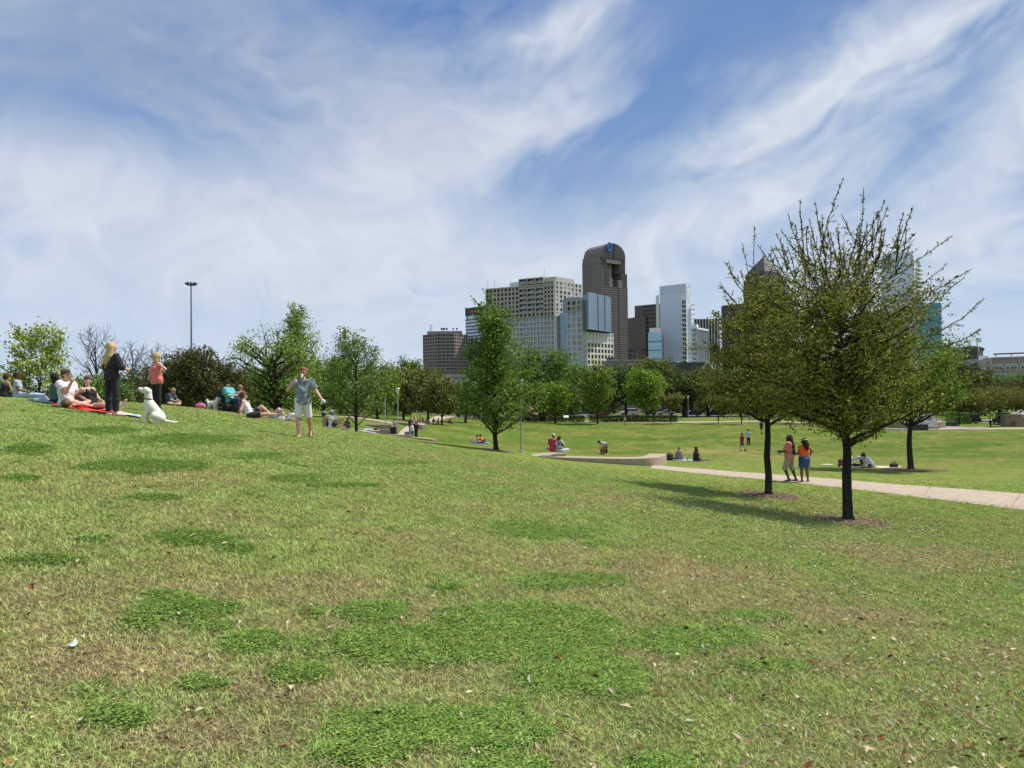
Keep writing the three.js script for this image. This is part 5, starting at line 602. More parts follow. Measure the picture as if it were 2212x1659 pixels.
// trees beyond the hill and round the lawn: [name, label, px, depth, top, half width, base, tint, outline, leaves, more]
for (const [name, label, px, d, topPy, half, o] of [
  ['park_tree', 'low green tree behind the walker, left of the young tree', 700, 95, 775, 50, { tint: 'bright', count: 5200, base: 0.2 }], ['park_tree', 'green tree behind the young hill-edge tree, on its left', 735, 120, 768, 42, { tint: 'mid', count: 5000, base: 0.22 }], ['park_tree', 'green tree behind the young hill-edge tree, on its right', 815, 105, 788, 46, { tint: 'fresh', count: 5200, base: 0.24 }], ['park_tree', 'dull green tree right beside the walker, far behind', 665, 130, 790, 40, { tint: 'bright', count: 3800, base: 0.2 }], ['park_tree', 'round tree below the viaduct left of the walker', 560, 120, 800, 44, { tint: 'mid', count: 4200, base: 0.2 }],
  ['pine_tree', 'feathery dark green tree top showing over the brown park trees', 886, 180, 773, 27, { tint: 'mid', count: 3600, base: 0.35, prof: vase }], ['park_tree', 'brown-green spreading tree with twin dark trunks left of the lamp post', 872, 118, 800, 46, { tint: 'dull', count: 7000, base: 0.26, stems: 2, spread: 0.2, trunk: 0.3 }], ['park_tree', 'brown-green tree behind the lamp post on the lawn', 925, 122, 800, 34, { tint: 'dull', count: 5200, base: 0.3, trunk: 0.2 }], ['park_tree', 'olive tree over the group sitting on the grass', 955, 112, 818, 36, { tint: 'dull', count: 5200, base: 0.3, trunk: 0.16 }], ['park_tree', 'green tree left of the tall narrow tree behind the white sign', 1006, 128, 828, 28, { tint: 'mid', count: 4200, base: 0.3 }], ['park_tree', 'green tree directly behind the tall narrow bright tree', 1085, 150, 800, 52, { tint: 'fresh', count: 5200, base: 0.25 }],
  ['live_oak', 'large dark live oak with a leaning forked trunk behind the playground', 1172, 158, 756, 55, { tint: 'mid', count: 8000, base: 0.35, trunk: 0.62, limbThick: 1.3, lean: [0.03, 0], prof: round, rise: 0.8 }], ['park_tree', 'small bright green tree in front of the large oak', 1200, 146, 828, 30, { tint: 'bright', count: 3800, base: 0.28 }], ['park_tree', 'small grey-green tree right of the small bright tree', 1234, 160, 832, 22, { tint: 'grey', count: 2800, base: 0.3 }], ['park_tree', 'tall green tree left of the light green lawn tree', 1240, 176, 790, 42, { tint: 'mid', count: 6000, base: 0.25 }], ['lawn_tree', 'light green full tree at the edge of the lawn by the hedge', 1291, 143, 791, 33, { tint: 'fresh', count: 7000, base: 0.30, trunk: 0.16, prof: round }], ['lawn_tree', 'vivid green round tree behind the hedge, in front of the white tower', 1396, 160, 803, 38, { tint: 'bright', count: 7500, base: 0.28, trunk: 0.2, prof: round }],
  ['live_oak', 'dark live oak behind the vivid green tree, on its left', 1352, 182, 792, 46, { tint: 'dark', count: 6500, base: 0.35, trunk: 0.4 }], ['live_oak', 'dark live oak behind the vivid green tree, on its right', 1412, 186, 777, 48, { tint: 'dull', count: 7000, base: 0.35, trunk: 0.4 }], ['live_oak', 'dark spreading live oak in front of the brick houses', 1478, 182, 806, 52, { tint: 'dark', count: 7500, base: 0.37, trunk: 0.5 }], ['live_oak', 'grey-green oak left of the nearest trees', 1530, 186, 800, 44, { tint: 'dull', count: 6000, base: 0.38, trunk: 0.4 }],
  ['live_oak', 'dark oak behind the trunks of the near trees', 1600, 188, 800, 52, { tint: 'dark', count: 5200, base: 0.38, trunk: 0.4 }], ['live_oak', 'dark oak between the two near trunks', 1690, 184, 800, 55, { tint: 'dark', count: 5200, base: 0.38, trunk: 0.4 }], ['live_oak', 'dark oak just right of the nearest trunk, far back', 1790, 176, 800, 55, { tint: 'dull', count: 5200, base: 0.38, trunk: 0.4 }], ['live_oak', 'dark oak behind the fountain court', 1900, 168, 800, 55, { tint: 'dark', count: 5200, base: 0.38, trunk: 0.4 }], ['live_oak', 'dark oak behind the pylon', 2000, 162, 796, 55, { tint: 'dark', count: 5200, base: 0.35, trunk: 0.4 }], ['live_oak', 'dark brown-green oak in front of the apartment block', 2085, 152, 788, 50, { tint: 'brownish', count: 7000, base: 0.33, trunk: 0.4 }], ['live_oak', 'dark green oak in front of the apartment block at the right edge', 2160, 158, 812, 55, { tint: 'mid', count: 6500, base: 0.33, trunk: 0.4 }], ['live_oak', 'brown-green oak cut by the right edge', 2222, 140, 818, 42, { tint: 'brownish', count: 5000, base: 0.33, trunk: 0.4 }],
]) tr(name, label, px, d, topPy, half * (d > 90 ? 1.15 : 1), { size: clamp(d * 0.0028, 0.08, 0.5), base0: 0, limbs: 36, subs: 7, prof: oval, clump: 0.46, drop: 0.08, trunk: 0.22, seed: px, bark: BARK.dark, ...o });
for (const [label, px, d, topPy, half] of [['umbrella-shaped crepe myrtle at the end of the hedge', 1449, 141, 849, 26], ['crepe myrtle on the lawn edge in front of the black van', 1552, 134, 853, 28], ['crepe myrtle just left of the left near trunk', 1602, 128, 856, 26], ['crepe myrtle near the red car between the near trunks', 1731, 124, 842, 36], ['crepe myrtle behind the right near trunk', 1793, 130, 856, 28], ['small tree in front of the dark building right of the near trunk', 1838, 138, 858, 24], ['crepe myrtle in front of the parked wagon', 2072, 122, 845, 34], ['crepe myrtle with several pale stems beside the wagon', 2140, 116, 838, 44], ['crepe myrtle over the stone pier', 2196, 120, 836, 40]])
  tr('crepe_myrtle', label, px, d, topPy, half, { base: 0.56, limbs: 28, subs: 6, count: 3000, tint: 'myrtle', prof: flat, stems: 4, spread: 0.35, trunk: 0.09, trunkTop: 0.7, seed: px * 3, bark: BARK.brown, drop: 0.18, rise: 0.8, clump: 0.36, subLen: 0.8 }, 'crepe myrtles along the street side of the lawn');
ring(G(1738, 123), 4.2, 'mulch_ring', 'mulch bed under the crepe myrtle near the red car');
// far woods closing the view behind the hill and between the buildings
{
  const wall = (name, label, pts, h0, tint, n, seed, size) => { const r = rng(seed), L = new Leaves(size, TINT[tint], r); const c = new THREE.CatmullRomCurve3(pts), w = new Wood(); for (let i = 0; i < n; i++) { const t = r(), p = c.getPoint(t), h = h0 * (0.65 + 0.7 * fbm(t * 30 + seed, 3, 3)), y = land(p.x, p.z) + h * Math.pow(r(), 0.7); L.add(p.x + (r() - 0.5) * h0 * 0.9, y, p.z + (r() - 0.5) * h0 * 0.9); } for (let i = 0; i < 40; i++) { const p = c.getPoint((i + 0.5) / 40), y = land(p.x, p.z); w.tube([V(p.x, y - 0.3, p.z), V(p.x + 0.3, y + h0 * 0.4, p.z)], [0.35, 0.2], 5); } const g = thing(name, label, 'woods', V(0, 0, 0)); g.userData.kind = 'stuff'; mesh(L.geometry(), LEAF, 'foliage', g); mesh(w.geometry(), BARK.dark, 'trunks', g); };
  const at2 = (px, d) => G(px, d); wall('far_woods', 'far belt of trees behind the hill on the left', [at2(-60, 300), at2(300, 290), at2(650, 300), at2(880, 320)], 9, 'mid', 20000, 3, 0.9); wall('far_woods', 'far belt of dark trees beyond the street', [at2(860, 232), at2(1150, 226), at2(1330, 232)], 7, 'dark', 16000, 5, 0.8); wall('far_woods', 'dark belt of trees behind the street on the right', [at2(1520, 222), at2(1750, 214), at2(1950, 205), at2(2120, 190)], 7, 'dark', 16000, 7, 0.8);
}
// clipped hedges by the lawn path
{
  const hedge = (name, label, a, b, depth, h, tint, n, seed) => { const r = rng(seed), L = new Leaves(0.24, TINT[tint], r), w = new Wood(); for (let i = 0; i < n; i++) { const t = r(), p = a.clone().lerp(b, t), f = r(), hh = h * (0.88 + 0.25 * fbm(t * 14 + seed, 1, 3)); const face = r(); let y = r() * hh, z = (r() - 0.5) * depth; if (face < 0.45) z = depth / 2 - r() * 0.2; else if (face < 0.8) y = hh - r() * 0.15; L.add(p.x, land(p.x, p.z) + y, p.z + z); } for (let i = 0; i < 14; i++) { const p = a.clone().lerp(b, (i + 0.5) / 14); w.tube([V(p.x, land(p.x, p.z) - 0.1, p.z), V(p.x, land(p.x, p.z) + h * 0.8, p.z)], [0.05, 0.02], 4); } const g = thing(name, label, 'hedge', V(0, 0, 0)); mesh(L.geometry(), LEAF, 'foliage', g); mesh(w.geometry(), BARK.dark, 'stems', g); };
  hedge('hedge', 'clipped hedge left of the gap behind the far path', G(1123, 158), G(1262, 152), 1.8, 1.25, 'dark', 5200, 1); hedge('hedge', 'long clipped hedge right of the gap behind the far path', G(1272, 152), G(1462, 147), 1.8, 1.35, 'dark', 7000, 2); hedge('hedge', 'dark low hedge on the left under the park trees', G(720, 140), G(890, 138), 2, 1.9, 'dark', 4500, 3); hedge('hedge', 'dark low hedge behind the white sign', G(985, 176), G(1140, 172), 2, 1.6, 'dark', 3600, 4); hedge('hedge', 'loose clipped shrubs beside the parked wagon', G(2035, 136), G(2090, 140), 2.5, 2.2, 'mid', 2500, 5);
  const fl = (label, a, b, n, seed) => { const r = rng(seed), L = new Leaves(0.3, [[0.10, 0.05, 0.035], [0.08, 0.09, 0.03], [0.16, 0.12, 0.06]], r); for (let i = 0; i < n; i++) { const p = a.clone().lerp(b, r()); L.add(p.x, land(p.x, p.z) + r() * 0.5, p.z + (r() - 0.5) * 2.4); } const m = mesh(L.geometry(), LEAF, ''); top(m, 'flower_bed', label, 'flower bed', null, 'stuff'); }; fl('low reddish planting along the edge of the playground', G(1052, 166), G(1145, 160), 1500, 8);
}
// ---------- bodies: limbs joined by a smooth union on a grid, meshed as one surface ----------
class Field {
  constructor(prims, cell) {
    const lo = [1e9, 1e9, 1e9], hi = [-1e9, -1e9, -1e9]; for (const q of prims) for (const [p, r] of [[q.a, q.ra], [q.b, q.rb]]) ['x', 'y', 'z'].forEach((k, i) => { lo[i] = Math.min(lo[i], p[k] - r); hi[i] = Math.max(hi[i], p[k] + r); });
    this.cell = cell; this.lo = lo.map((v) => v - cell * 2.5); this.n = hi.map((v, i) => Math.ceil((v + cell * 2.5 - this.lo[i]) / cell) + 1); const [nx, ny, nz] = this.n; this.f = new Float32Array(nx * ny * nz).fill(1); for (const q of prims) this.add(q);
  }
  add({ a, b, ra, rb, k = 0.025, cuts }) {
    const { cell, lo, n, f } = this, m = k + cell * 2.2, R = Math.max(ra, rb) + m, A = [a.x, a.y, a.z], Bv = [b.x, b.y, b.z], i0 = [0, 1, 2].map((i) => Math.max(0, Math.floor((Math.min(A[i], Bv[i]) - R - lo[i]) / cell))), i1 = [0, 1, 2].map((i) => Math.min(n[i] - 1, Math.ceil((Math.max(A[i], Bv[i]) + R - lo[i]) / cell)));
    const dx = Bv[0] - A[0], dy = Bv[1] - A[1], dz = Bv[2] - A[2], L = dx * dx + dy * dy + dz * dz || 1e-9;
    for (let z = i0[2]; z <= i1[2]; z++) for (let y = i0[1]; y <= i1[1]; y++) for (let x = i0[0]; x <= i1[0]; x++) {
      const px = lo[0] + x * cell - A[0], py = lo[1] + y * cell - A[1], pz = lo[2] + z * cell - A[2]; let t = (px * dx + py * dy + pz * dz) / L; t = t < 0 ? 0 : t > 1 ? 1 : t; const ex = px - dx * t, ey = py - dy * t, ez = pz - dz * t; let d = Math.sqrt(ex * ex + ey * ey + ez * ez) - (ra + (rb - ra) * t);
      if (cuts) for (const c of cuts) d = Math.max(d, (px + A[0] - c[0].x) * c[1].x + (py + A[1] - c[0].y) * c[1].y + (pz + A[2] - c[0].z) * c[1].z);
      const o = (z * n[1] + y) * n[0] + x, e = f[o], h = Math.max(k - Math.abs(e - d), 0) / k; f[o] = Math.min(e, d) - h * h * k * 0.25;
    }
  }
  geometry() { // surface nets
    const { f, cell, lo } = this, [nx, ny, nz] = this.n, pos = [], idx = [], id = new Int32Array(nx * ny * nz).fill(-1), at3 = (x, y, z) => (z * ny + y) * nx + x;
    const E = [[0, 1], [2, 3], [4, 5], [6, 7], [0, 2], [1, 3], [4, 6], [5, 7], [0, 4], [1, 5], [2, 6], [3, 7]], v = new Float32Array(8);
    for (let z = 0; z < nz - 1; z++) for (let y = 0; y < ny - 1; y++) for (let x = 0; x < nx - 1; x++) {
      let mask = 0; for (let i = 0; i < 8; i++) { v[i] = f[at3(x + (i & 1), y + ((i >> 1) & 1), z + (i >> 2))]; if (v[i] < 0) mask++; } if (mask === 0 || mask === 8) continue;
      let sx = 0, sy = 0, sz = 0, c = 0; for (const [a, b] of E) { if ((v[a] < 0) === (v[b] < 0)) continue; const t = v[a] / (v[a] - v[b]); sx += mix(a & 1, b & 1, t); sy += mix((a >> 1) & 1, (b >> 1) & 1, t); sz += mix(a >> 2, b >> 2, t); c++; }
      id[at3(x, y, z)] = pos.length / 3; pos.push(lo[0] + (x + sx / c) * cell, lo[1] + (y + sy / c) * cell, lo[2] + (z + sz / c) * cell);
    }
    const q4 = (a, b, c, d, flip) => { if (a < 0 || b < 0 || c < 0 || d < 0) return; flip ? idx.push(a, c, b, a, d, c) : idx.push(a, b, c, a, c, d); };
    for (let z = 1; z < nz - 1; z++) for (let y = 1; y < ny - 1; y++) for (let x = 1; x < nx - 1; x++) {
      const s = f[at3(x, y, z)] < 0; if (s !== f[at3(x + 1, y, z)] < 0) q4(id[at3(x, y - 1, z - 1)], id[at3(x, y, z - 1)], id[at3(x, y, z)], id[at3(x, y - 1, z)], !s);
      if (s !== f[at3(x, y + 1, z)] < 0) q4(id[at3(x - 1, y, z - 1)], id[at3(x - 1, y, z)], id[at3(x, y, z)], id[at3(x, y, z - 1)], !s);
      if (s !== f[at3(x, y, z + 1)] < 0) q4(id[at3(x - 1, y - 1, z)], id[at3(x, y - 1, z)], id[at3(x, y, z)], id[at3(x - 1, y, z)], !s);
    }
    const g = new THREE.BufferGeometry(); g.setAttribute('position', new THREE.Float32BufferAttribute(pos, 3)); g.setIndex(idx); g.computeVertexNormals(); return g;
  }
}
const blob = (prims, cell) => new Field(prims, cell).geometry();
const cap = (a, b, ra, rb = ra, k, cuts) => ({ a, b, ra, rb, k, cuts });
const SKIN = { light: [0.56, 0.36, 0.27], pink: [0.58, 0.33, 0.25], tan: [0.42, 0.25, 0.17], brown: [0.16, 0.085, 0.052], dark: [0.075, 0.042, 0.028] };
const skinMat = new Map(), skinOf = (k) => { if (!skinMat.has(k)) skinMat.set(k, std(SKIN[k], 0.6)); return skinMat.get(k); };
const clothTex = noiseTexture(128, (u, v, x, y) => { const g = 205 + (hash2(x, y) - 0.5) * 60 + (fbm(u * 9, v * 9, 3) - 0.5) * 70; return [g, g, g]; }, 3);
const clothMats = new Map(), cloth = (c) => { const k = c.join(); if (!clothMats.has(k)) clothMats.set(k, std(c, 0.95)); return clothMats.get(k); };
const HAIR = { blond: [0.48, 0.36, 0.18], brown: [0.085, 0.045, 0.025], dark: [0.018, 0.013, 0.011], red: [0.20, 0.075, 0.03], sandy: [0.30, 0.19, 0.09], auburn: [0.055, 0.022, 0.014] };
const D = (x, y, z) => V(x, y, z).normalize();
const DOWN = D(0, -1, 0);
function person(o) {
  const d = o.at[1], cell = o.cell ?? clamp(d * 0.00062, 0.012, 0.055), near = d < 33, h = o.h ?? 1.7, s = h / 1.75, fem = o.f ?? false, b = (o.bulk ?? 1) * (fem ? 0.94 : 1), inf = 0.012 + cell * 0.35;
  const G0 = o.pos ?? G(o.at[0], d), t = thing(o.name ?? 'person', o.label, 'person', V(G0.x, G0.y - (o.sink ?? 0.015) + (o.lift ?? 0), G0.z), (o.yaw ?? 0) * Math.PI / 180, o.group);
  const dir = (v, def) => (v ? D(...v) : def.clone()), sp = dir(o.spine, D(0, 1, 0)), sp2 = o.chest ? dir(o.chest) : sp, hd = o.head ? dir(o.head) : sp2.clone().lerp(D(0, 1, 0), 0.5).normalize(), tw = (o.twist ?? 0) * Math.PI / 180;
  const latH = V(1, 0, 0), latS = V(Math.cos(tw), 0, -Math.sin(tw));
  if (o.tilt) latS.y += o.tilt;
  const hip = V(0, 0, 0), chest = hip.clone().addScaledVector(sp, 0.29 * s), neck = chest.clone().addScaledVector(sp2, 0.235 * s), headC = neck.clone().addScaledVector(hd, 0.16 * s);
  const sw = (fem ? 0.158 : 0.183) * s * (0.6 + 0.4 * b), hw = (fem ? 0.092 : 0.085) * s;
  const J = {};
  for (const [k, g] of [['L', 1], ['R', -1]]) {
    J['sh' + k] = neck.clone().addScaledVector(sp2, -0.055 * s).addScaledVector(latS, g * sw); J['hp' + k] = hip.clone().addScaledVector(latH, g * hw);
    const ua = dir(o['ua' + k], D(g * 0.12, -1, 0.02)), fa = dir(o['fa' + k], D(g * 0.05, -1, 0.18)), th = dir(o['th' + k], D(g * 0.03, -1, 0.02)), sn = dir(o['sn' + k], D(0, -1, -0.04)), ft = dir(o['ft' + k], D(g * 0.2, -0.12, 1));
    J['el' + k] = J['sh' + k].clone().addScaledVector(ua, 0.285 * s); J['wr' + k] = J['el' + k].clone().addScaledVector(fa, 0.25 * s); J['kn' + k] = J['hp' + k].clone().addScaledVector(th, 0.435 * s); J['an' + k] = J['kn' + k].clone().addScaledVector(sn, 0.41 * s); J['to' + k] = J['an' + k].clone().addScaledVector(ft, 0.17 * s).addScaledVector(sn, 0.045 * s); J['he' + k] = J['an' + k].clone().addScaledVector(sn, 0.045 * s).addScaledVector(ft, -0.035 * s); J['hd' + k] = dir(o['hd' + k], fa);
  }
  // ground the figure on its lowest point
  let low = 1e9; for (const k of ['L', 'R']) { low = Math.min(low, J['to' + k].y - 0.03 * s, J['he' + k].y - 0.035 * s, J['kn' + k].y - 0.055 * s, J['el' + k].y - 0.035, J['wr' + k].y - 0.03); } low = Math.min(low, hip.y - 0.115 * s * b, headC.y - 0.1 * s, chest.y - 0.11 * s); const offset = V(0, o.hipY !== undefined ? o.hipY : -low, 0); for (const k in J) if (!k.startsWith('hd')) J[k].add(offset); [hip, chest, neck, headC].forEach((p) => p.add(offset));
  const off = (p, l, q) => p.clone().addScaledVector(l, q), fwd = V(0, 0, 1).applyAxisAngle(V(0, 1, 0), tw).addScaledVector(sp, 0); fwd.addScaledVector(sp2, -fwd.dot(sp2)).normalize();
  const torso = (e, cutsTop) => { const l = []; const w = 0.062 * s * b; for (const g of [-1, 1]) { l.push(cap(off(hip, latH, g * w), off(chest, latS, g * w * 0.95), (0.098 * b * s) + e, (0.098 * b * s) + e, 0.04, cutsTop)); l.push(cap(off(chest, latS, g * w * 1.05), off(off(neck, sp2, -0.075 * s), latS, g * sw * 0.66), (0.102 * b * s) + e, 0.068 * s + e, 0.04, cutsTop)); } if (fem) for (const g of [-1, 1]) { const p = off(off(off(chest, sp2, 0.045 * s), latS, g * 0.07 * s), fwd, 0.075 * s); l.push(cap(p, p, 0.058 * s + e, 0.058 * s + e, 0.04, cutsTop)); } if (o.belly) { const p = off(off(hip, sp, 0.12 * s), fwd, 0.07 * s * o.belly); l.push(cap(p, off(p, sp, 0.08), 0.11 * s * b + e, 0.1 * s * b + e, 0.06, cutsTop)); } return l; };
  const arm = (k, e, reach = 2, r = 1) => { const l = [], sh = J['sh' + k], el = J['el' + k], wr = J['wr' + k]; const r0 = 0.053 * s * b * r + e, r1 = 0.042 * s * (0.5 + b * 0.5) * r + e, r2 = 0.029 * s * r + e; if (reach <= 1) { const q = sh.clone().lerp(el, reach), n = el.clone().sub(sh).normalize(); l.push(cap(sh, q.clone().addScaledVector(n, 0.03), r0 * 1.06, mix(r0, r1, reach) * 1.12, 0.03, [[q, n]])); } else { const f = Math.min(1, reach - 1), q = el.clone().lerp(wr, f), n = wr.clone().sub(el).normalize(); l.push(cap(sh, el, r0, r1)); l.push(cap(el, q.clone().addScaledVector(n, f < 1 ? 0.02 : 0), r1 * 0.98, mix(r1, r2, f), 0.025, f < 0.98 ? [[q, n]] : undefined)); } return l; };
  const leg = (k, e, reach = 2, r = 1, ease = 0) => { const l = [], hp = J['hp' + k], kn = J['kn' + k], an = J['an' + k]; const r0 = (fem ? 0.09 : 0.084) * s * b * r + e, r1 = 0.057 * s * (0.5 + b * 0.5) * r + e, r2 = 0.037 * s * r + e; if (reach <= 1) { const q = hp.clone().lerp(kn, reach), n = kn.clone().sub(hp).normalize(); l.push(cap(hp, q.clone().addScaledVector(n, 0.04), r0, mix(r0, r1, reach) * (1.08 + ease), 0.03, [[q, n]])); } else { const f = Math.min(1, reach - 1), q = kn.clone().lerp(an, f), n = an.clone().sub(kn).normalize(), bulge = kn.clone().lerp(an, 0.3); l.push(cap(hp, kn, r0, r1 + ease * 0.03)); if (f > 0.35) { l.push(cap(kn, bulge, r1 * 0.96, r1 * 1.02 + ease * 0.03)); l.push(cap(bulge, q.clone().addScaledVector(n, f < 1 ? 0.02 : 0), r1 * 1.02 + ease * 0.03, mix(r1, r2, f) + ease * 0.03, 0.025, f < 0.98 || ease ? [[q, n]] : undefined)); } else l.push(cap(kn, q.clone().addScaledVector(n, 0.03), r1, r1, 0.025, [[q, n]])); } return l; };
  const foot = (k, e, kk = 0.02) => [cap(J['he' + k], J['to' + k], 0.036 * s + e, 0.03 * s + e, kk), cap(J['an' + k], off(J['he' + k], V(0, 1, 0), 0.01), 0.034 * s + e, 0.036 * s + e, kk)];
  // head frame
  const up = hd.clone(), f = dir(o.face, V(0, 0, 1)); f.addScaledVector(up, -f.dot(up) * 0.6).normalize(); const side = up.clone().cross(f).normalize(), hp3 = (x, y, z) => headC.clone().addScaledVector(side, x * s * 1.06).addScaledVector(up, y * s * 1.06).addScaledVector(f, z * s * 1.06);
  const body = [...torso(0), cap(J.hpL, J.hpR, 0.1 * s * b, 0.1 * s * b, 0.04), cap(off(neck, sp2, -0.04 * s), hp3(0, -0.05, -0.01), 0.058 * s, 0.05 * s, 0.03), cap(J.shL, off(neck, sp2, -0.06 * s), 0.052 * s * b, 0.055 * s, 0.03), cap(J.shR, off(neck, sp2, -0.06 * s), 0.052 * s * b, 0.055 * s, 0.03),
    cap(hp3(0, 0.03, -0.018), hp3(0, 0.02, 0.012), 0.083 * s, 0.078 * s, 0.02), cap(hp3(0, 0.0, 0.03), hp3(0, -0.075, 0.05), 0.062 * s, 0.038 * s, 0.03), cap(hp3(0, 0.012, 0.088), hp3(0, -0.022, 0.106), 0.011 * s, 0.015 * s, 0.012), cap(hp3(0.078, 0.0, -0.008), hp3(0.08, -0.03, 0), 0.014 * s, 0.01 * s, 0.008), cap(hp3(-0.078, 0.0, -0.008), hp3(-0.08, -0.03, 0), 0.014 * s, 0.01 * s, 0.008), cap(hp3(-0.018, -0.05, 0.088), hp3(0.018, -0.05, 0.088), 0.01 * s, 0.01 * s, 0.012)];
  for (const k of ['L', 'R']) body.push(...arm(k, 0), ...leg(k, 0), ...foot(k, 0));
  const parts = [blob(body, cell)];
  for (const [k, g] of [['L', 1], ['R', -1]]) { // hands: palm, four fingers of unequal length, thumb
    const w = J['wr' + k], hdv = J['hd' + k], curl = o['curl' + k] ?? o.curl ?? 0.55, pn0 = dir(o['palm' + k], V(-g * 0.9, 0, -0.3)); const pn = pn0.addScaledVector(hdv, -pn0.dot(hdv)).normalize(), wid = hdv.clone().cross(pn).normalize().multiplyScalar(g), P3 = (a, c, e) => w.clone().addScaledVector(hdv, a * s).addScaledVector(wid, c * s).addScaledVector(pn, e * s);
    const hand = [cap(P3(0.0, 0, 0), P3(0.045, 0.012, 0), 0.026 * s, 0.022 * s, 0.02), cap(P3(0.02, -0.014, 0), P3(0.075, -0.024, 0), 0.019 * s, 0.015 * s, 0.02), cap(P3(0.02, 0.014, 0), P3(0.078, 0.022, 0), 0.019 * s, 0.015 * s, 0.02)];
    [[-0.03, 0.052], [-0.011, 0.066], [0.009, 0.07], [0.028, 0.064]].forEach(([c, len]) => { const a0 = 0.078, t1 = curl * 0.9, t2 = curl * 2.1, m = P3(a0, c, 0), q = P3(a0 + len * 0.5 * Math.cos(t1), c * 1.1, len * 0.5 * Math.sin(t1)), e = P3(a0 + len * 0.5 * Math.cos(t1) + len * 0.5 * Math.cos(t2), c * 1.12, len * 0.5 * Math.sin(t1) + len * 0.5 * Math.sin(t2)); hand.push(cap(m, q, 0.0095 * s, 0.009 * s, 0.006), cap(q, e, 0.009 * s, 0.0078 * s, 0.005)); });
    hand.push(cap(P3(0.022, 0.026, 0.004), P3(0.055, 0.05, 0.016), 0.013 * s, 0.0105 * s, 0.01), cap(P3(0.055, 0.05, 0.016), P3(0.086, 0.05, 0.028), 0.0105 * s, 0.009 * s, 0.006)); parts.push(blob(hand, clamp(cell * 0.42, 0.0052, 0.012)));
  }
  mesh(join(parts), skinOf(o.skin ?? 'light'), 'body', t);
  const skinHead = (list, mat, name, c = cell) => mesh(blob(list, c), mat, name, t);
  // garments
  if (o.top) {
    const T = o.top, list = [], cutN = [[off(neck, sp2, (T.neck ?? -0.01) * s), sp2]], hem = T.hem ?? 0.1, e = inf + (T.loose ?? 0.004), hemP = off(hip, sp, -hem), cutH = [hemP, sp.clone().negate()], cuts = [...cutN, cutH];
    if (T.strap) { const top2 = off(chest, sp2, 0.10 * s), cs = [[top2, sp2], cutH]; list.push(...torso(e, cs)); for (const g of [-1, 1]) { const a = off(off(off(chest, sp2, 0.09 * s), latS, g * 0.075 * s), fwd, 0.09 * s), c = off(off(neck, sp2, -0.02 * s), latS, g * 0.085 * s), q = off(off(off(chest, sp2, 0.07 * s), latS, g * 0.06 * s), fwd, -0.085 * s); list.push(cap(a, c, 0.03 + cell * 0.6, 0.028 + cell * 0.6), cap(c, q, 0.028 + cell * 0.6, 0.03 + cell * 0.6)); } }
    else { list.push(...torso(e, cuts)); for (const k of ['L', 'R']) { list.push(cap(J['sh' + k], off(neck, sp2, -0.07 * s), 0.056 * s * b + e, 0.06 * s + e, 0.03, cutN)); if (T.sleeve) list.push(...arm(k, e * 0.9 + (T.loose ?? 0.004), T.sleeve)); } }
    if (hem > 0.02) list.push(cap(off(hip, sp, 0.04), off(hip, sp, -hem - 0.04), 0.12 * s * b + e, 0.125 * s * b + e + (T.flare ?? 0), 0.05, [cutH]), cap(J.hpL, J.hpR, 0.105 * s * b + e, 0.105 * s * b + e, 0.04, [cutH]));
    if (T.collar && near) { const q = off(neck, sp2, 0.012 * s); list.push(cap(off(q, latS, 0.05 * s), off(off(q, fwd, 0.06), sp2, -0.05), 0.024, 0.016, 0.01), cap(off(q, latS, -0.05 * s), off(off(q, fwd, 0.06), sp2, -0.05), 0.024, 0.016, 0.01)); }
    const g = blob(list, cell); if (d < 50) { const pa = g.attributes.position, na = g.attributes.normal; for (let i = 0; i < pa.count; i++) { const x = pa.getX(i), y = pa.getY(i), z = pa.getZ(i), wv = (fbm(x * 6 + y * 9 + o.at[0], y * 7 - z * 5 + x * 4, 3) - 0.5) * 0.028 * (T.wrinkle ?? 1); pa.setXYZ(i, x + na.getX(i) * wv, y + na.getY(i) * wv, z + na.getZ(i) * wv); } g.computeVertexNormals(); }
    let m = cloth(T.c); if (T.print) { paint(g, (x, y, z) => { const n = T.scale ?? 16, v = vnoise(x * n + 7, y * n + z * n), q = vnoise(x * n * 1.7 + 31, y * n * 1.7 - z * n); return v > 0.62 ? T.print[0] : q > 0.66 ? (T.print[1] ?? T.print[0]) : T.c; }); m = std('#ffffff', 0.95, { vertexColors: true }); } mesh(g, m, T.name ?? 'shirt', t);
  }
  if (o.bottom) {
    const T = o.bottom, list = [], waist = [[off(hip, sp, (T.waist ?? 0.06)), sp]], e = inf * 0.9 + (T.loose ?? 0);
    const w = 0.062 * s * b; for (const g of [-1, 1]) list.push(cap(off(hip, latH, g * w), off(off(hip, sp, 0.1), latH, g * w), 0.102 * b * s + e, 0.1 * b * s + e, 0.04, waist)); list.push(cap(J.hpL, J.hpR, 0.104 * s * b + e, 0.104 * s * b + e, 0.04, waist)); if (T.seat) for (const g of [1, -1]) { const p = off(off(hip, latH, g * 0.075), V(0, 0, -1), 0.06 * T.seat).add(V(0, -0.04, 0)); list.push(cap(p, p, 0.1 * b * s + e, 0.1 * b * s + e, 0.05)); }
    if (T.skirt) { const k0 = J.hpL.clone().lerp(J.knL, T.skirt), k1 = J.hpR.clone().lerp(J.knR, T.skirt), n = k0.clone().add(k1).multiplyScalar(0.5).sub(hip).normalize(), q = k0.clone().add(k1).multiplyScalar(0.5); for (const [a, c] of [[J.hpL, k0], [J.hpR, k1], [hip, q]]) list.push(cap(a, c.clone().addScaledVector(n, 0.05), 0.1 * s * b + e, 0.1 * s * b + e + (T.flare ?? 0.02), 0.06, [[q, n]])); } else for (const k of ['L', 'R']) list.push(...leg(k, e, T.len ?? 2, 1, T.ease ?? 0.1));
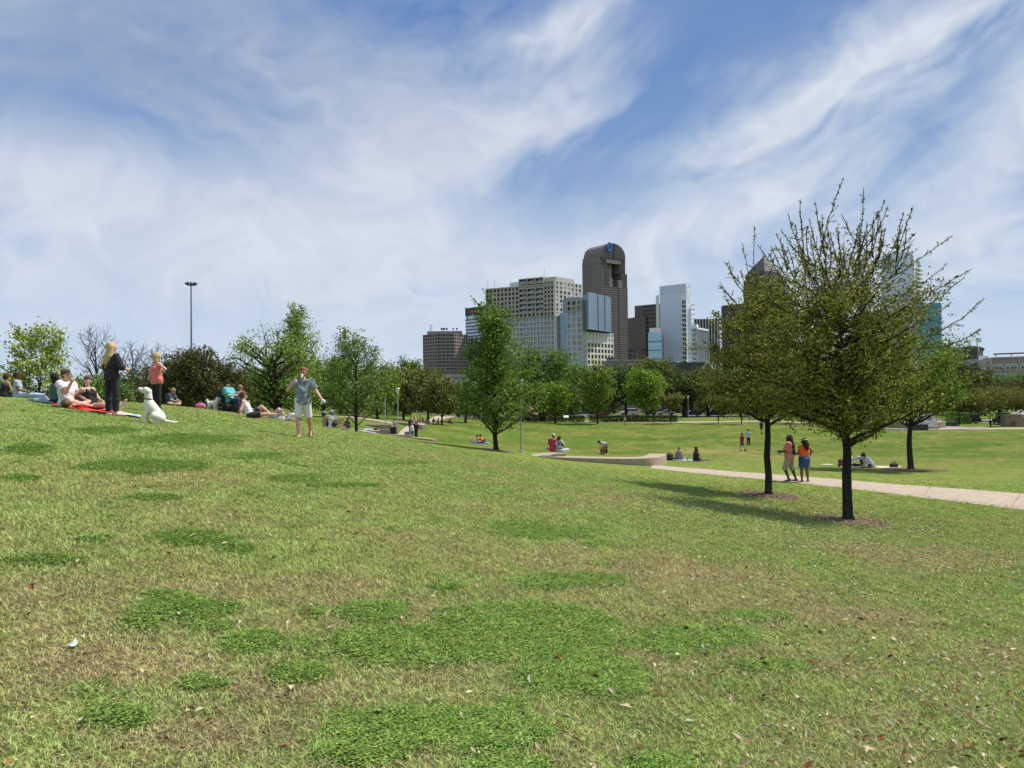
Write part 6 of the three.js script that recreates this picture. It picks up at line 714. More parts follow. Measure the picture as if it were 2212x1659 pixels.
    mesh(blob(list, cell), cloth(T.c), T.name ?? (T.skirt ? 'skirt' : (T.len ?? 2) < 1.4 ? 'shorts' : 'trousers'), t);
  }
  if (o.shoes) for (const k of ['L', 'R']) mesh(blob([cap(J['he' + k], J['to' + k], 0.036 * s + inf, 0.03 * s + inf, 0.02), cap(off(J['an' + k], V(0, 1, 0), -0.01), J['he' + k], 0.036 * s + inf * 0.8, 0.036 * s + inf, 0.02)], Math.min(cell, 0.02)), cloth(o.shoes), 'shoe', t);
  if (o.sandals) for (const k of ['L', 'R']) mesh(join([box(0.1 * s, 0.025, 0.27 * s).applyMatrix4(new THREE.Matrix4().lookAt(J['to' + k], J['he' + k], V(0, 1, 0)).setPosition(J['to' + k].clone().lerp(J['he' + k], 0.42).add(V(0, -0.045 * s, 0)))), bar(off(J['to' + k], latH, 0.05).lerp(J['he' + k], 0.3), off(J['to' + k], latH, 0).lerp(J['an' + k], 0.25).add(V(0, 0.02, 0)), 0.012), bar(off(J['to' + k], latH, -0.05).lerp(J['he' + k], 0.3), off(J['to' + k], latH, 0).lerp(J['an' + k], 0.25).add(V(0, 0.02, 0)), 0.012)]), cloth(o.sandals), 'sandal', t);
  // hair
  const hc = o.hair ? cloth(HAIR[o.hair[0]]) : null, style = o.hair?.[1], back = f.clone().negate(), he = 0.012 + cell * 0.25;
  if (style) {
    const list = [cap(hp3(0, 0.045, -0.03), hp3(0, 0.05, 0.005), 0.084 * s + he, 0.07 * s + he, 0.03), cap(hp3(0, 0.0, -0.045), hp3(0, -0.02, -0.04), 0.075 * s + he, 0.06 * s + he * 0.8, 0.03)]; const r = rng(o.at[0] * 7 + 3), fall = dir(o.fall, DOWN);
    if (style === 'short') list.push(cap(hp3(0, 0.085, 0.03), hp3(0, 0.075, 0.055), 0.04 * s, 0.03 * s, 0.03));
    if (style === 'bob') for (let i = 0; i < 7; i++) { const a = (i / 6 - 0.5) * 3.4, p = hp3(Math.sin(a) * 0.078, 0.02, -Math.cos(a) * 0.062); list.push(cap(p, p.clone().addScaledVector(fall, 0.15 * s).addScaledVector(up, -0.01), 0.035 * s, 0.022 * s)); }
    if (style === 'long' || style === 'curly') { const L = (o.hair[2] ?? 0.4) * s; for (let i = 0; i < 11; i++) { const a = (i / 10 - 0.5) * 3.3, p = hp3(Math.sin(a) * 0.075, 0.02, -Math.cos(a) * 0.065), q = p.clone().addScaledVector(DOWN, L * 0.45).addScaledVector(back, style === 'curly' ? 0.085 : 0.05).addScaledVector(side, Math.sin(a) * 0.02), w = q.clone().addScaledVector(fall, L * (0.4 + 0.3 * r())).add(V((r() - 0.5) * 0.05, 0, (r() - 0.5) * 0.03)); const k = style === 'curly' ? 1.5 : 1; list.push(cap(p, q, 0.038 * s * k, 0.034 * s * k), cap(q, w, 0.034 * s * k, 0.014 * s * k)); if (style === 'curly') for (let j = 0; j < 3; j++) { const c = p.clone().lerp(w, r()).add(V((r() - 0.5) * 0.12, (r() - 0.5) * 0.06, (r() - 0.5) * 0.1)); list.push(cap(c, c, 0.045, 0.045)); } } }
    if (style === 'bun') { const p = hp3(0, 0.12, -0.07); list.push(cap(p, p, 0.045 * s, 0.045 * s, 0.02)); } if (style === 'tail') { const p = hp3(0, 0.05, -0.11), q = p.clone().addScaledVector(back, 0.05).addScaledVector(fall, 0.07); list.push(cap(p, q, 0.03, 0.034), cap(q, q.clone().addScaledVector(fall, (o.hair[2] ?? 0.2) * s), 0.034, 0.016)); }
    mesh(blob(list, Math.min(cell, 0.03)), hc, 'hair', t);
  }
  if (o.beard) mesh(blob([cap(hp3(0.03, -0.06, 0.055), hp3(-0.03, -0.06, 0.055), 0.03 * s, 0.03 * s), cap(hp3(0, -0.085, 0.07), hp3(0, -0.12, 0.06), 0.03 * s, 0.022 * s)], Math.min(cell, 0.014)), cloth(HAIR[o.beard]), 'beard', t);
  if (o.cap) { const e = 0.02; mesh(blob([cap(hp3(0, 0.06, -0.02), hp3(0, 0.065, 0.01), 0.085 * s + e, 0.078 * s + e, 0.03, [[hp3(0, 0.035, 0), up.clone().negate()]]), cap(hp3(0.045, 0.045, 0.09), hp3(0.03, 0.035, 0.15), 0.016, 0.012, 0.02), cap(hp3(-0.045, 0.045, 0.09), hp3(-0.03, 0.035, 0.15), 0.016, 0.012, 0.02), cap(hp3(-0.05, 0.045, 0.1), hp3(0.05, 0.045, 0.1), 0.014, 0.014, 0.02), cap(hp3(-0.03, 0.037, 0.14), hp3(0.03, 0.037, 0.14), 0.012, 0.012, 0.02)], Math.min(cell, 0.018)), cloth(o.cap), 'cap', t); }
  if (near) {
    for (const g of [-1, 1]) if (!o.glasses) mesh(new THREE.SphereGeometry(0.0115 * s, 8, 6).translate(...hp3(g * 0.031, 0.012, 0.084).toArray()), cloth([0.02, 0.015, 0.012]), 'eye', t);
    if (o.glasses) mesh(blob([cap(hp3(0.02, 0.014, 0.095), hp3(0.045, 0.014, 0.085), 0.019, 0.017, 0.006), cap(hp3(-0.02, 0.014, 0.095), hp3(-0.045, 0.014, 0.085), 0.019, 0.017, 0.006), cap(hp3(0.06, 0.018, 0.075), hp3(0.082, 0.012, 0.0), 0.006, 0.005, 0.005), cap(hp3(-0.06, 0.018, 0.075), hp3(-0.082, 0.012, 0.0), 0.006, 0.005, 0.005), cap(hp3(-0.02, 0.02, 0.1), hp3(0.02, 0.02, 0.1), 0.006, 0.006, 0.005)], 0.006), std(o.glasses, 0.15), 'sunglasses', t);
    mesh(blob([cap(hp3(-0.02, -0.05, 0.092), hp3(0.02, -0.05, 0.092), 0.0065, 0.0065, 0.005)], 0.005), cloth([0.36, 0.14, 0.12]), 'mouth', t);
  }
  if (o.extra) o.extra(t, J, { hp3, s, hip, chest, neck });
  return t;
}
// poses
const crossed = { thL: [0.72, 0.1, 0.68], snL: [-0.86, -0.16, 0.28], ftL: [-0.9, -0.1, -0.2], thR: [-0.72, 0.1, 0.68], snR: [0.86, -0.12, 0.42], ftR: [0.9, -0.1, 0.1] };
const kneesUp = { thL: [0.14, 0.66, 0.72], snL: [0.02, -0.86, 0.5], thR: [-0.14, 0.62, 0.76], snR: [-0.02, -0.82, 0.56], uaL: [0.15, -0.55, 0.8], faL: [-0.15, 0.1, 1], uaR: [-0.15, -0.55, 0.8], faR: [0.15, 0.1, 1] };
const legsOut = { thL: [0.12, 0.03, 1], snL: [0.06, -0.03, 1], thR: [-0.1, 0.05, 1], snR: [-0.04, -0.06, 1], ftL: [0.3, 0.85, 0.4], ftR: [-0.3, 0.85, 0.4] };
const propped = { spine: [0, 0.82, -0.5], uaL: [0.35, -0.85, -0.45], faL: [0.1, -0.95, -0.12], uaR: [-0.35, -0.85, -0.45], faR: [-0.1, -0.95, -0.12], hdL: [0.2, -0.3, -0.9], hdR: [-0.2, -0.3, -0.9], head: [0, 1, 0.05] };
const prone = { spine: [0, 0.03, 1], head: [0, 0.25, 1], face: [0, -0.3, 1], thL: [0.06, 0, -1], snL: [0.02, 0.02, -1], thR: [-0.06, 0, -1], snR: [-0.02, 0.02, -1], ftL: [0, -0.3, -1], ftR: [0, -0.3, -1], uaL: [0.6, -0.05, 0.8], faL: [-0.7, 0.02, 0.7], uaR: [-0.6, -0.05, 0.8], faR: [0.7, 0.02, 0.7] };
const supine = { spine: [0, 0.04, -1], head: [0, 0.25, -1], face: [0, 1, 0.2], thL: [0.1, 0.02, 1], snL: [0.02, -0.02, 1], thR: [-0.1, 0.02, 1], snR: [-0.02, -0.02, 1], ftL: [0.2, 0.8, 0.5], ftR: [-0.2, 0.8, 0.5], uaL: [0.5, -0.05, 0.8], faL: [-0.1, 0, 1], uaR: [-0.5, -0.05, 0.8], faR: [0.1, 0, 1] };
const BLACK = [0.014, 0.014, 0.017], NAVY = [0.018, 0.022, 0.04], WHITE = [0.74, 0.73, 0.72], JEANS = [0.06, 0.10, 0.20], DENIM = [0.03, 0.06, 0.14];
// --- the group on the left of the hill
person({ label: 'person in a black top seated at the very left edge, back turned', at: [6, 25.4], yaw: 150, f: true, h: 1.6, skin: 'tan', hair: ['auburn', 'bun'], top: { c: BLACK, strap: true, hem: 0.02 }, bottom: { c: BLACK, len: 2 }, ...legsOut, spine: [0, 1, 0.25], uaR: [-0.2, -0.9, 0.3], faR: [0.1, -0.5, 0.8] });
person({ label: 'person in a grey shirt and pale blue jeans seated facing right, far left', at: [38, 25], yaw: 112, skin: 'brown', hair: ['auburn', 'short'], glasses: [0.02, 0.02, 0.02], top: { c: [0.34, 0.37, 0.43], sleeve: 0.62, hem: 0.03 }, bottom: { c: [0.36, 0.45, 0.62], len: 2 }, shoes: [0.12, 0.05, 0.03], ...legsOut, uaR: [-0.1, -0.95, 0.25], faR: [0.1, -0.25, 0.95], uaL: [0.1, -0.95, 0.25], faL: [-0.1, -0.25, 0.95] });
person({ label: 'dark-haired person mostly hidden behind the one in the white shirt', at: [120, 19.4], yaw: 150, skin: 'brown', f: true, h: 1.6, hair: ['dark', 'bob'], top: { c: [0.03, 0.12, 0.09], strap: true, hem: 0.02 }, bottom: { c: BLACK, len: 2 }, ...crossed, uaR: [-0.25, -0.95, 0], faR: [0, -0.9, 0.3] });
person({ label: 'person in white shirt and sunglasses sitting cross-legged with one hand raised', at: [144, 18.2], yaw: 78, h: 1.82, skin: 'pink', hair: ['brown', 'short'], glasses: [0.012, 0.012, 0.012], top: { c: [0.66, 0.60, 0.64], sleeve: 0.72, hem: 0.06, loose: 0.012 }, bottom: { c: [0.10, 0.095, 0.075], len: 0.72 }, ...crossed, thR: [-0.5, 0.14, 0.85], thL: [0.55, 0.12, 0.8], snR: [0.78, -0.2, 0.3], snL: [-0.8, -0.1, 0.2], spine: [0, 1, -0.05], head: [0, 1, 0.12], face: [-0.06, 0.12, 1], uaR: [-0.1, -0.62, 0.72], faR: [0.02, 0.85, 0.5], palmR: [0.4, 0.2, -0.8], curlR: 0.75, uaL: [0.15, -0.85, 0.5], faL: [-0.2, -0.45, 0.85] });
person({ label: 'smiling person in a black tank top sitting with legs stretched out along the blanket', at: [200, 18.5], yaw: 66, h: 1.68, f: true, skin: 'light', hair: ['brown', 'tail', 0.16], fall: [-0.3, -0.8, -0.3], top: { c: BLACK, strap: true, hem: 0.04 }, bottom: { c: BLACK, len: 0.42 }, ...legsOut, thL: [0.12, 0.06, 1], thR: [-0.02, 0.1, 1], spine: [-0.1, 0.95, -0.28], head: [0.05, 1, 0.15], face: [-0.55, 0.0, 0.85], uaR: [-0.6, -0.7, -0.45], faR: [-0.35, -0.9, -0.25], hdR: [-0.7, -0.3, -0.5], uaL: [0.2, -0.85, 0.45], faL: [-0.25, -0.25, 0.9] });
person({ label: 'blonde person in loose black off-shoulder top and black trousers standing with back turned', at: [242, 17.3], yaw: 158, h: 1.72, f: true, skin: 'light', hair: ['blond', 'long', 0.5], fall: [0.55, -0.85, -0.1], face: [-0.45, 0, 0.9], bulk: 0.9, top: { c: [0.02, 0.021, 0.026], sleeve: 1.35, hem: 0.10, loose: 0.012, neck: -0.085, flare: 0.015 }, bottom: { c: [0.018, 0.019, 0.022], len: 1.93, loose: 0.004, ease: 0.3 }, thL: [0.06, -1, 0.05], thR: [-0.1, -1, 0], uaR: [-0.42, -0.9, 0.1], faR: [0.3, -0.15, 0.95], uaL: [0.3, -0.95, 0.1], faL: [-0.35, -0.35, 0.9] });
person({ label: 'blonde person in a coral pink tank top with hands on hips, standing behind the dog', at: [339, 21], yaw: -38, h: 1.68, f: true, skin: 'light', hair: ['blond', 'bob'], face: [-0.5, -0.25, 0.85], head: [-0.1, 1, 0.1], top: { c: [0.66, 0.17, 0.16], strap: true, hem: 0.1, loose: 0.012, flare: 0.02 }, bottom: { c: BLACK, len: 1.95 }, shoes: BLACK, uaL: [0.82, -0.55, -0.2], faL: [-0.85, -0.45, 0.3], uaR: [-0.55, -0.8, 0], faR: [0.55, -0.6, 0.55], curl: 1.1 });
person({ label: 'child in a dark blue shirt sitting head bowed in front of the dark bush', at: [366, 30], yaw: 75, h: 1.42, skin: 'light', hair: ['sandy', 'bob'], top: { c: [0.035, 0.065, 0.12], sleeve: 0.8, hem: 0.04 }, bottom: { c: [0.05, 0.05, 0.06], len: 1 }, ...crossed, spine: [0, 1, 0.25], head: [0, 0.8, 0.6], face: [0, -0.6, 0.8], uaR: [-0.1, -0.8, 0.5], faR: [0.2, -0.3, 0.9], uaL: [0.1, -0.8, 0.5], faL: [-0.2, -0.3, 0.9] });
const camp = (px, d, yaw, label, c) => { const t = thing('camp_chair', label, 'chair', G(px, d), yaw * Math.PI / 180), m = cloth(c), st = M.black; mesh(new THREE.BoxGeometry(0.5, 0.03, 0.46).translate(0, 0.38, 0.02), m, 'seat', t); mesh(new THREE.BoxGeometry(0.5, 0.52, 0.03).rotateX(-0.32).translate(0, 0.66, -0.31), m, 'backrest', t); for (const [x, z] of [[-0.25, 0.25], [0.25, 0.25], [-0.25, -0.25], [0.25, -0.25]]) mesh(bar(V(x, -0.05, z * 1.1), V(x, z > 0 ? 0.58 : 0.9, z * (z > 0 ? 1 : 1.7)), 0.014), st, 'leg', t); for (const x of [-0.27, 0.27]) mesh(box(0.05, 0.025, 0.5, x, 0.59, 0.0), m, 'armrest', t); };
camp(497, 31, 78, 'dark folding camp chair under the one in turquoise', [0.03, 0.035, 0.05]); camp(521, 31.6, 48, 'dark folding camp chair under the blonde in sunglasses', [0.03, 0.035, 0.05]);
const chairSit = { hipY: 0.5, thL: [0.12, 0.1, 1], snL: [0.05, -1, 0.15], thR: [-0.12, 0.1, 1], snR: [-0.05, -1, 0.1], spine: [0, 0.97, -0.2] };
person({ label: 'person in a turquoise shirt and black cap sitting with folded arms in a camp chair', at: [498, 31], yaw: 78, h: 1.8, bulk: 1.1, skin: 'light', hair: ['brown', 'short'], cap: BLACK, glasses: [0.02, 0.02, 0.02], top: { c: [0.10, 0.42, 0.44], sleeve: 0.8, hem: 0.05, loose: 0.015 }, bottom: { c: [0.025, 0.035, 0.10], len: 1.95 }, shoes: [0.1, 0.1, 0.11], ...chairSit, uaR: [-0.15, -0.8, 0.5], faR: [0.65, 0.0, 0.75], uaL: [0.15, -0.8, 0.5], faL: [-0.65, 0.05, 0.75] });
person({ label: 'tanned blonde person in sunglasses sitting in a camp chair beside the one in turquoise', at: [522, 31.6], yaw: 42, h: 1.66, f: true, skin: 'tan', hair: ['sandy', 'bob'], glasses: [0.012, 0.012, 0.012], top: { c: [0.16, 0.11, 0.08], strap: true, hem: 0.0 }, bottom: { c: [0.3, 0.3, 0.32], len: 0.5 }, ...chairSit, uaL: [0.2, -0.8, 0.4], faL: [-0.35, 0.5, 0.75], uaR: [-0.2, -0.9, 0.2], faR: [0.2, -0.2, 0.9] });
person({ label: 'person in a white tank top reclining on one arm with a knee raised', at: [541, 25], yaw: 108, h: 1.8, skin: 'pink', hair: ['brown', 'short'], top: { c: [0.70, 0.72, 0.76], strap: true, hem: 0.06 }, bottom: { c: [0.03, 0.026, 0.022], len: 0.75, loose: 0.012 }, shoes: [0.34, 0.38, 0.46], spine: [0.1, 0.88, -0.42], head: [0, 1, 0.1], face: [0.4, 0, 0.9], thL: [0.05, 0.62, 0.8], snL: [0.02, -0.7, 0.72], thR: [-0.12, 0.05, 1], snR: [0, -0.04, 1], ftR: [-0.2, 0.8, 0.5], uaL: [0.3, -0.75, 0.6], faL: [-0.1, -0.25, 0.95], uaR: [-0.4, -0.85, -0.3], faR: [-0.1, -0.96, -0.1], hdR: [-0.3, -0.4, -0.8] });
person({ label: 'sunbather lying beyond the reclining one, knees raised', at: [585, 29], yaw: 100, f: true, h: 1.65, skin: 'pink', hair: ['sandy', 'bob'], top: { c: [0.6, 0.2, 0.2], strap: true, hem: 0 }, bottom: { c: [0.6, 0.2, 0.16], len: 0.3 }, ...supine, thL: [0.1, 0.7, 0.7], snL: [0, -0.75, 0.65], thR: [-0.1, 0.65, 0.75], snR: [0, -0.7, 0.7] });
person({ label: 'brown-haired person lying on a white towel left of the walker', at: [618, 30], yaw: 70, h: 1.65, f: true, skin: 'light', hair: ['brown', 'bob'], top: { c: WHITE, sleeve: 0.5, hem: 0.04 }, bottom: { c: [0.6, 0.62, 0.66], len: 1.9 }, ...prone, spine: [0, 0.35, 1] });
person({ label: 'person in a grey patterned shirt and white shorts walking and drinking from a cup', at: [655, 19.3], yaw: 6, h: 1.84, bulk: 1.04, belly: 0.3, skin: 'pink', hair: ['red', 'short'], beard: 'red', glasses: [0.22, 0.05, 0.02], top: { c: [0.20, 0.245, 0.275], sleeve: 0.72, hem: 0.11, loose: 0.006, collar: true, print: [[0.32, 0.36, 0.39], [0.09, 0.115, 0.14]], scale: 20, flare: 0.0 }, bottom: { c: [0.66, 0.63, 0.64], len: 1.0, loose: 0.004, ease: 0.05 }, sandals: [0.10, 0.055, 0.04], spine: [0.02, 1, -0.03], thR: [-0.06, -1, 0.2], snR: [0.05, -1, -0.05], thL: [0.1, -0.98, -0.12], snL: [-0.02, -0.72, -0.7], ftL: [0.1, -0.85, 0.5], ftR: [-0.15, -0.15, 1], uaR: [-0.6, -0.72, 0.28], faR: [0.62, 0.72, 0.38], hdR: [0.72, 0.5, 0.25], palmR: [0.4, 0.1, -0.9], curlR: 0.9, uaL: [0.45, -0.88, 0.08], faL: [0.55, -0.72, 0.42], curlL: 0.7, extra: (t, J, { hp3 }) => { const c = hp3(-0.01, -0.085, 0.14); mesh(new THREE.LatheGeometry([[0, -0.05], [0.026, -0.05], [0.034, 0.042], [0.036, 0.046], [0.033, 0.046], [0.031, 0.04]].map(([x, y]) => new THREE.Vector2(x, y)), 20).rotateX(-0.5).translate(c.x, c.y, c.z), cloth([0.74, 0.72, 0.72]), 'cup', t); const w = J.wrL.clone().addScaledVector(J.hdL, 0.08); mesh(blob([cap(w, w.clone().add(V(0.05, -0.03, 0.05)), 0.05, 0.035), cap(w, w.clone().add(V(-0.03, -0.06, 0.04)), 0.035, 0.03)], 0.012), cloth([0.52, 0.54, 0.55]), 'crumpled_bag', t); } });
person({ label: 'person in a white cap sitting on the hill beside one in a white shirt', at: [702, 39], yaw: 120, f: true, h: 1.62, skin: 'tan', cap: [0.7, 0.72, 0.78], hair: ['brown', 'tail', 0.12], top: { c: [0.40, 0.30, 0.22], strap: true, hem: 0.03 }, bottom: { c: BLACK, len: 0.6 }, ...kneesUp });
person({ label: 'person in white shirt and pale cap sitting on the hill with knees up', at: [717, 38.6], yaw: 82, h: 1.8, skin: 'tan', cap: [0.42, 0.46, 0.42], hair: ['brown', 'short'], top: { c: WHITE, sleeve: 0.8, hem: 0.06, loose: 0.012 }, bottom: { c: [0.05, 0.05, 0.055], len: 0.7 }, shoes: [0.3, 0.25, 0.2], ...kneesUp });
// --- round the far walk and under the trees
person({ label: 'person in black seated on a pale blanket behind the young hill-edge tree', at: [754, 62], yaw: -40, f: true, skin: 'brown', hair: ['dark', 'bun'], top: { c: BLACK, sleeve: 1, hem: 0.05 }, bottom: { c: [0.06, 0.05, 0.05], len: 1 }, ...kneesUp, spine: [0, 0.95, 0.25] });
person({ label: 'sunbather lying flat behind the trunk of the young hill-edge tree', at: [795, 76], yaw: 95, skin: 'tan', hair: ['dark', 'short'], top: { c: [0.3, 0.35, 0.25], strap: true, hem: 0.02 }, bottom: { c: [0.35, 0.4, 0.5], len: 0.6 }, ...supine });
person({ label: 'sunbather lying face down on a white towel by the low wall', at: [784, 50], yaw: 95, f: true, skin: 'pink', hair: ['auburn', 'bob'], top: { c: [0.3, 0.34, 0.42], strap: true, hem: 0.02 }, bottom: { c: [0.5, 0.5, 0.55], len: 0.3 }, ...prone, at: [790, 50] });
person({ label: 'person in a pale top and black trousers standing by the lamp pole and bin', at: [853, 79], yaw: 10, f: true, h: 1.66, skin: 'tan', hair: ['dark', 'tail'], top: { c: [0.4, 0.30, 0.28], sleeve: 0.6, hem: 0.08 }, bottom: { c: BLACK }, shoes: BLACK, uaL: [0.1, -0.9, 0.3], faL: [-0.4, 0.4, 0.8], uaR: [-0.1, -0.9, 0.3], faR: [0.4, 0.4, 0.8] });
person({ label: 'person in pink shirt and pink cap sitting on the low wall beyond the walk', at: [895, 86], yaw: 150, h: 1.8, hipY: 1.05, skin: 'pink', cap: [0.6, 0.36, 0.36], top: { c: [0.62, 0.36, 0.36], sleeve: 0.8, hem: 0.05 }, bottom: { c: NAVY, len: 1.9 }, shoes: BLACK, spine: [0, 0.95, 0.3], thL: [0.1, -0.1, 1], thR: [-0.1, -0.1, 1] });
person({ label: 'dark-clothed person sitting at the end of the low wall beside the one in pink', at: [887, 84], yaw: 20, skin: 'brown', hair: ['dark', 'short'], top: { c: NAVY, sleeve: 1, hem: 0.06 }, bottom: { c: NAVY, len: 1.9 }, shoes: BLACK, h: 1.72 });
const walking = { thL: [0.03, -0.96, 0.3], snL: [0, -0.99, -0.06], thR: [-0.03, -0.97, -0.2], snR: [0, -0.9, -0.42], ftR: [0, -0.5, 0.85], uaL: [0.16, -0.96, -0.22], faL: [0.05, -0.95, 0.15], uaR: [-0.16, -0.95, 0.25], faR: [-0.05, -0.9, 0.42] };
person({ label: 'person in a white top and jeans walking along the far walk toward the wall', at: [890, 75], yaw: 8, f: true, h: 1.66, skin: 'light', hair: ['sandy', 'tail', 0.14], top: { c: [0.68, 0.64, 0.66], strap: true, hem: 0.05 }, bottom: { c: JEANS, len: 1.9 }, shoes: [0.35, 0.35, 0.37], ...walking });
person({ label: 'person all in black walking on the far walk beside the one in white', at: [899, 76.5], yaw: -6, h: 1.8, skin: 'tan', hair: ['dark', 'short'], glasses: BLACK, top: { c: BLACK, sleeve: 0.8, hem: 0.1 }, bottom: { c: BLACK, len: 1.9 }, shoes: BLACK, ...walking });
for (const [px, d, yaw, label, o] of [
  [899, 116, 60, 'person in dark clothes sitting left of the lamp post under the brown-green trees', { top: { c: NAVY, sleeve: 1, hem: 0.05 }, bottom: { c: [0.1, 0.1, 0.12] }, skin: 'tan', hair: ['brown', 'short'], ...kneesUp, ...propped }], [916, 113, 70, 'person in an orange-red top reclining right of the lamp post', { top: { c: [0.55, 0.08, 0.03], strap: true, hem: 0.03 }, bottom: { c: [0.5, 0.36, 0.34] }, skin: 'brown', f: true, hair: ['auburn', 'bob'], ...legsOut, ...propped }], [923, 114, 30, 'person seated behind the one in orange-red under the trees', { top: { c: [0.25, 0.2, 0.25], sleeve: 1, hem: 0.04 }, bottom: { c: [0.4, 0.35, 0.4] }, skin: 'tan', hair: ['dark', 'bob'], f: true, ...crossed }], [937, 116, 20, 'person in a dark top sitting left of the olive tree trunk', { top: { c: [0.05, 0.05, 0.07], sleeve: 0.8, hem: 0.04 }, bottom: { c: [0.35, 0.34, 0.4] }, skin: 'brown', hair: ['dark', 'short'], ...crossed }], [947, 115, -20, 'person in a reddish top sitting just left of the olive tree trunk', { top: { c: [0.35, 0.16, 0.12], strap: true, hem: 0.04 }, bottom: { c: [0.3, 0.2, 0.16], len: 1 }, f: true, skin: 'brown', hair: ['auburn', 'bob'], ...kneesUp }], [968, 120, 110, 'person in black bending forward on the grass right of the olive tree', { top: { c: BLACK, sleeve: 2, hem: 0.05 }, bottom: { c: BLACK }, skin: 'tan', hair: ['dark', 'short'], ...crossed, spine: [0, 0.6, 0.8] }], [978, 119, 90, 'person lying back on the grass right of the one in black', { top: { c: [0.06, 0.06, 0.07], strap: true, hem: 0.03 }, bottom: { c: [0.3, 0.2, 0.16], len: 0.5 }, f: true, skin: 'tan', hair: ['dark', 'bob'], ...legsOut, ...propped, spine: [0, 0.6, -0.8] }],
]) person({ at: [px, d], yaw, label, h: 1.7, ...o });
// --- on the lawn
person({ label: 'long-haired person in a pale top on the blue blanket', at: [1032, 80], yaw: 62, f: true, h: 1.68, skin: 'tan', hair: ['dark', 'long', 0.4], top: { c: [0.5, 0.36, 0.28], strap: true, hem: 0.03 }, bottom: { c: [0.36, 0.36, 0.6], len: 1 }, ...crossed });
person({ label: 'bearded person in an orange shirt leaning back on the blue blanket', at: [1042, 79.6], yaw: 66, h: 1.8, skin: 'tan', hair: ['dark', 'short'], beard: 'dark', top: { c: [0.72, 0.13, 0.02], sleeve: 0.8, hem: 0.05 }, bottom: { c: [0.14, 0.12, 0.12], len: 1.2 }, shoes: [0.45, 0.62, 0.3], ...kneesUp, ...propped, spine: [0, 0.93, -0.35] });
person({ label: 'person in a red shirt and pale cap sitting on the curved wall', at: [1196, 40.1], lift: 0.36, yaw: 165, h: 1.78, bulk: 1.08, skin: 'pink', hair: ['sandy', 'short'], cap: [0.36, 0.52, 0.5], top: { c: [0.42, 0.045, 0.06], sleeve: 0.8, hem: 0.08, loose: 0.02 }, bottom: { c: [0.3, 0.3, 0.32], len: 1 }, ...crossed, spine: [0, 1, 0.12], uaR: [-0.15, -0.9, 0.35], faR: [0.3, -0.3, 0.9], uaL: [0.15, -0.9, 0.35], faL: [-0.3, -0.3, 0.9] });
person({ label: 'ponytailed person in a black and white patterned shirt sitting on the curved wall', at: [1208, 39.8], lift: 0.36, yaw: 150, f: true, h: 1.66, skin: 'light', hair: ['auburn', 'tail', 0.34], top: { c: [0.62, 0.66, 0.66], sleeve: 0.8, hem: 0.06, print: [[0.02, 0.03, 0.04], [0.05, 0.09, 0.1]], scale: 17, loose: 0.015 }, bottom: { c: [0.58, 0.68, 0.68], len: 1.9 }, ...crossed, spine: [0, 1, 0.15], face: [-0.4, 0, 0.9] });
person({ label: 'dark-haired person in a blue skirt bending down to pet the brown dog', at: [1309, 63.5], yaw: -75, f: true, h: 1.68, skin: 'light', hair: ['dark', 'short'], top: { c: [0.45, 0.44, 0.5], sleeve: 0.5, hem: 0.05 }, bottom: { c: [0.09, 0.14, 0.24], skirt: 0.7, flare: 0.05 }, shoes: [0.5, 0.5, 0.52], spine: [0, 0.38, 0.93], head: [0, 0.1, 1], face: [0, -0.8, 0.6], thL: [0.05, -1, -0.08], thR: [-0.05, -1, -0.02], uaL: [0.1, -0.98, 0.2], faL: [0, -0.96, 0.25], uaR: [-0.1, -0.98, 0.2], faR: [0, -0.96, 0.25], extra: (t, J) => { for (const k of ['L', 'R']) mesh(blob([cap(J['kn' + k], J['an' + k], 0.068, 0.048)], 0.03), cloth(BLACK), 'legging', t); } });
person({ label: 'distant person in a pale shirt and black shorts walking across the lawn', at: [1350, 137], yaw: -60, h: 1.72, skin: 'tan', hair: ['brown', 'short'], top: { c: [0.45, 0.36, 0.4], sleeve: 0.7, hem: 0.06 }, bottom: { c: BLACK, len: 0.7 }, shoes: BLACK, ...walking });
person({ label: 'person with hair bun and blue bandeau sitting on a blanket, back turned', at: [1467, 46], yaw: 172, f: true, h: 1.66, skin: 'tan', hair: ['sandy', 'bun'], top: { c: [0.14, 0.15, 0.24], strap: true, hem: 0.0, name: 'bandeau' }, bottom: { c: [0.05, 0.07, 0.14], len: 0.5 }, ...crossed, uaL: [0.3, -0.9, 0.1], faL: [-0.1, -0.9, 0.3], uaR: [-0.3, -0.9, 0.1], faR: [0.1, -0.9, 0.3] });
person({ label: 'person in black cap and black top sitting on the lawn, legs to one side', at: [1504, 45.5], yaw: 160, f: true, h: 1.68, skin: 'tan', hair: ['brown', 'long', 0.25], cap: BLACK, face: [0.6, 0.1, 0.8], top: { c: BLACK, strap: true, hem: 0.05 }, bottom: { c: [0.03, 0.012, 0.016], len: 0.4 }, thL: [-0.7, 0.05, 0.6], snL: [-0.95, -0.05, -0.3], thR: [-0.8, 0.05, 0.45], snR: [-0.9, -0.05, -0.45], ftL: [-0.9, -0.1, 0.2], ftR: [-0.9, -0.1, 0.2], uaR: [-0.5, -0.85, 0.1], faR: [-0.3, -0.85, 0.35] });
person({ label: 'person in a dark red shirt and blue shorts striding across the lawn', at: [1603, 70], yaw: -72, h: 1.78, skin: 'tan', hair: ['dark', 'short'], top: { c: [0.24, 0.015, 0.015], sleeve: 0.75, hem: 0.12 }, bottom: { c: DENIM, len: 0.85 }, shoes: BLACK, ...walking, thL: [0.03, -0.85, 0.52], snL: [0, -0.98, -0.1], thR: [-0.03, -0.84, -0.5], snR: [0, -0.85, -0.5], uaR: [-0.1, -0.72, -0.68], faR: [-0.05, -0.7, -0.7] });
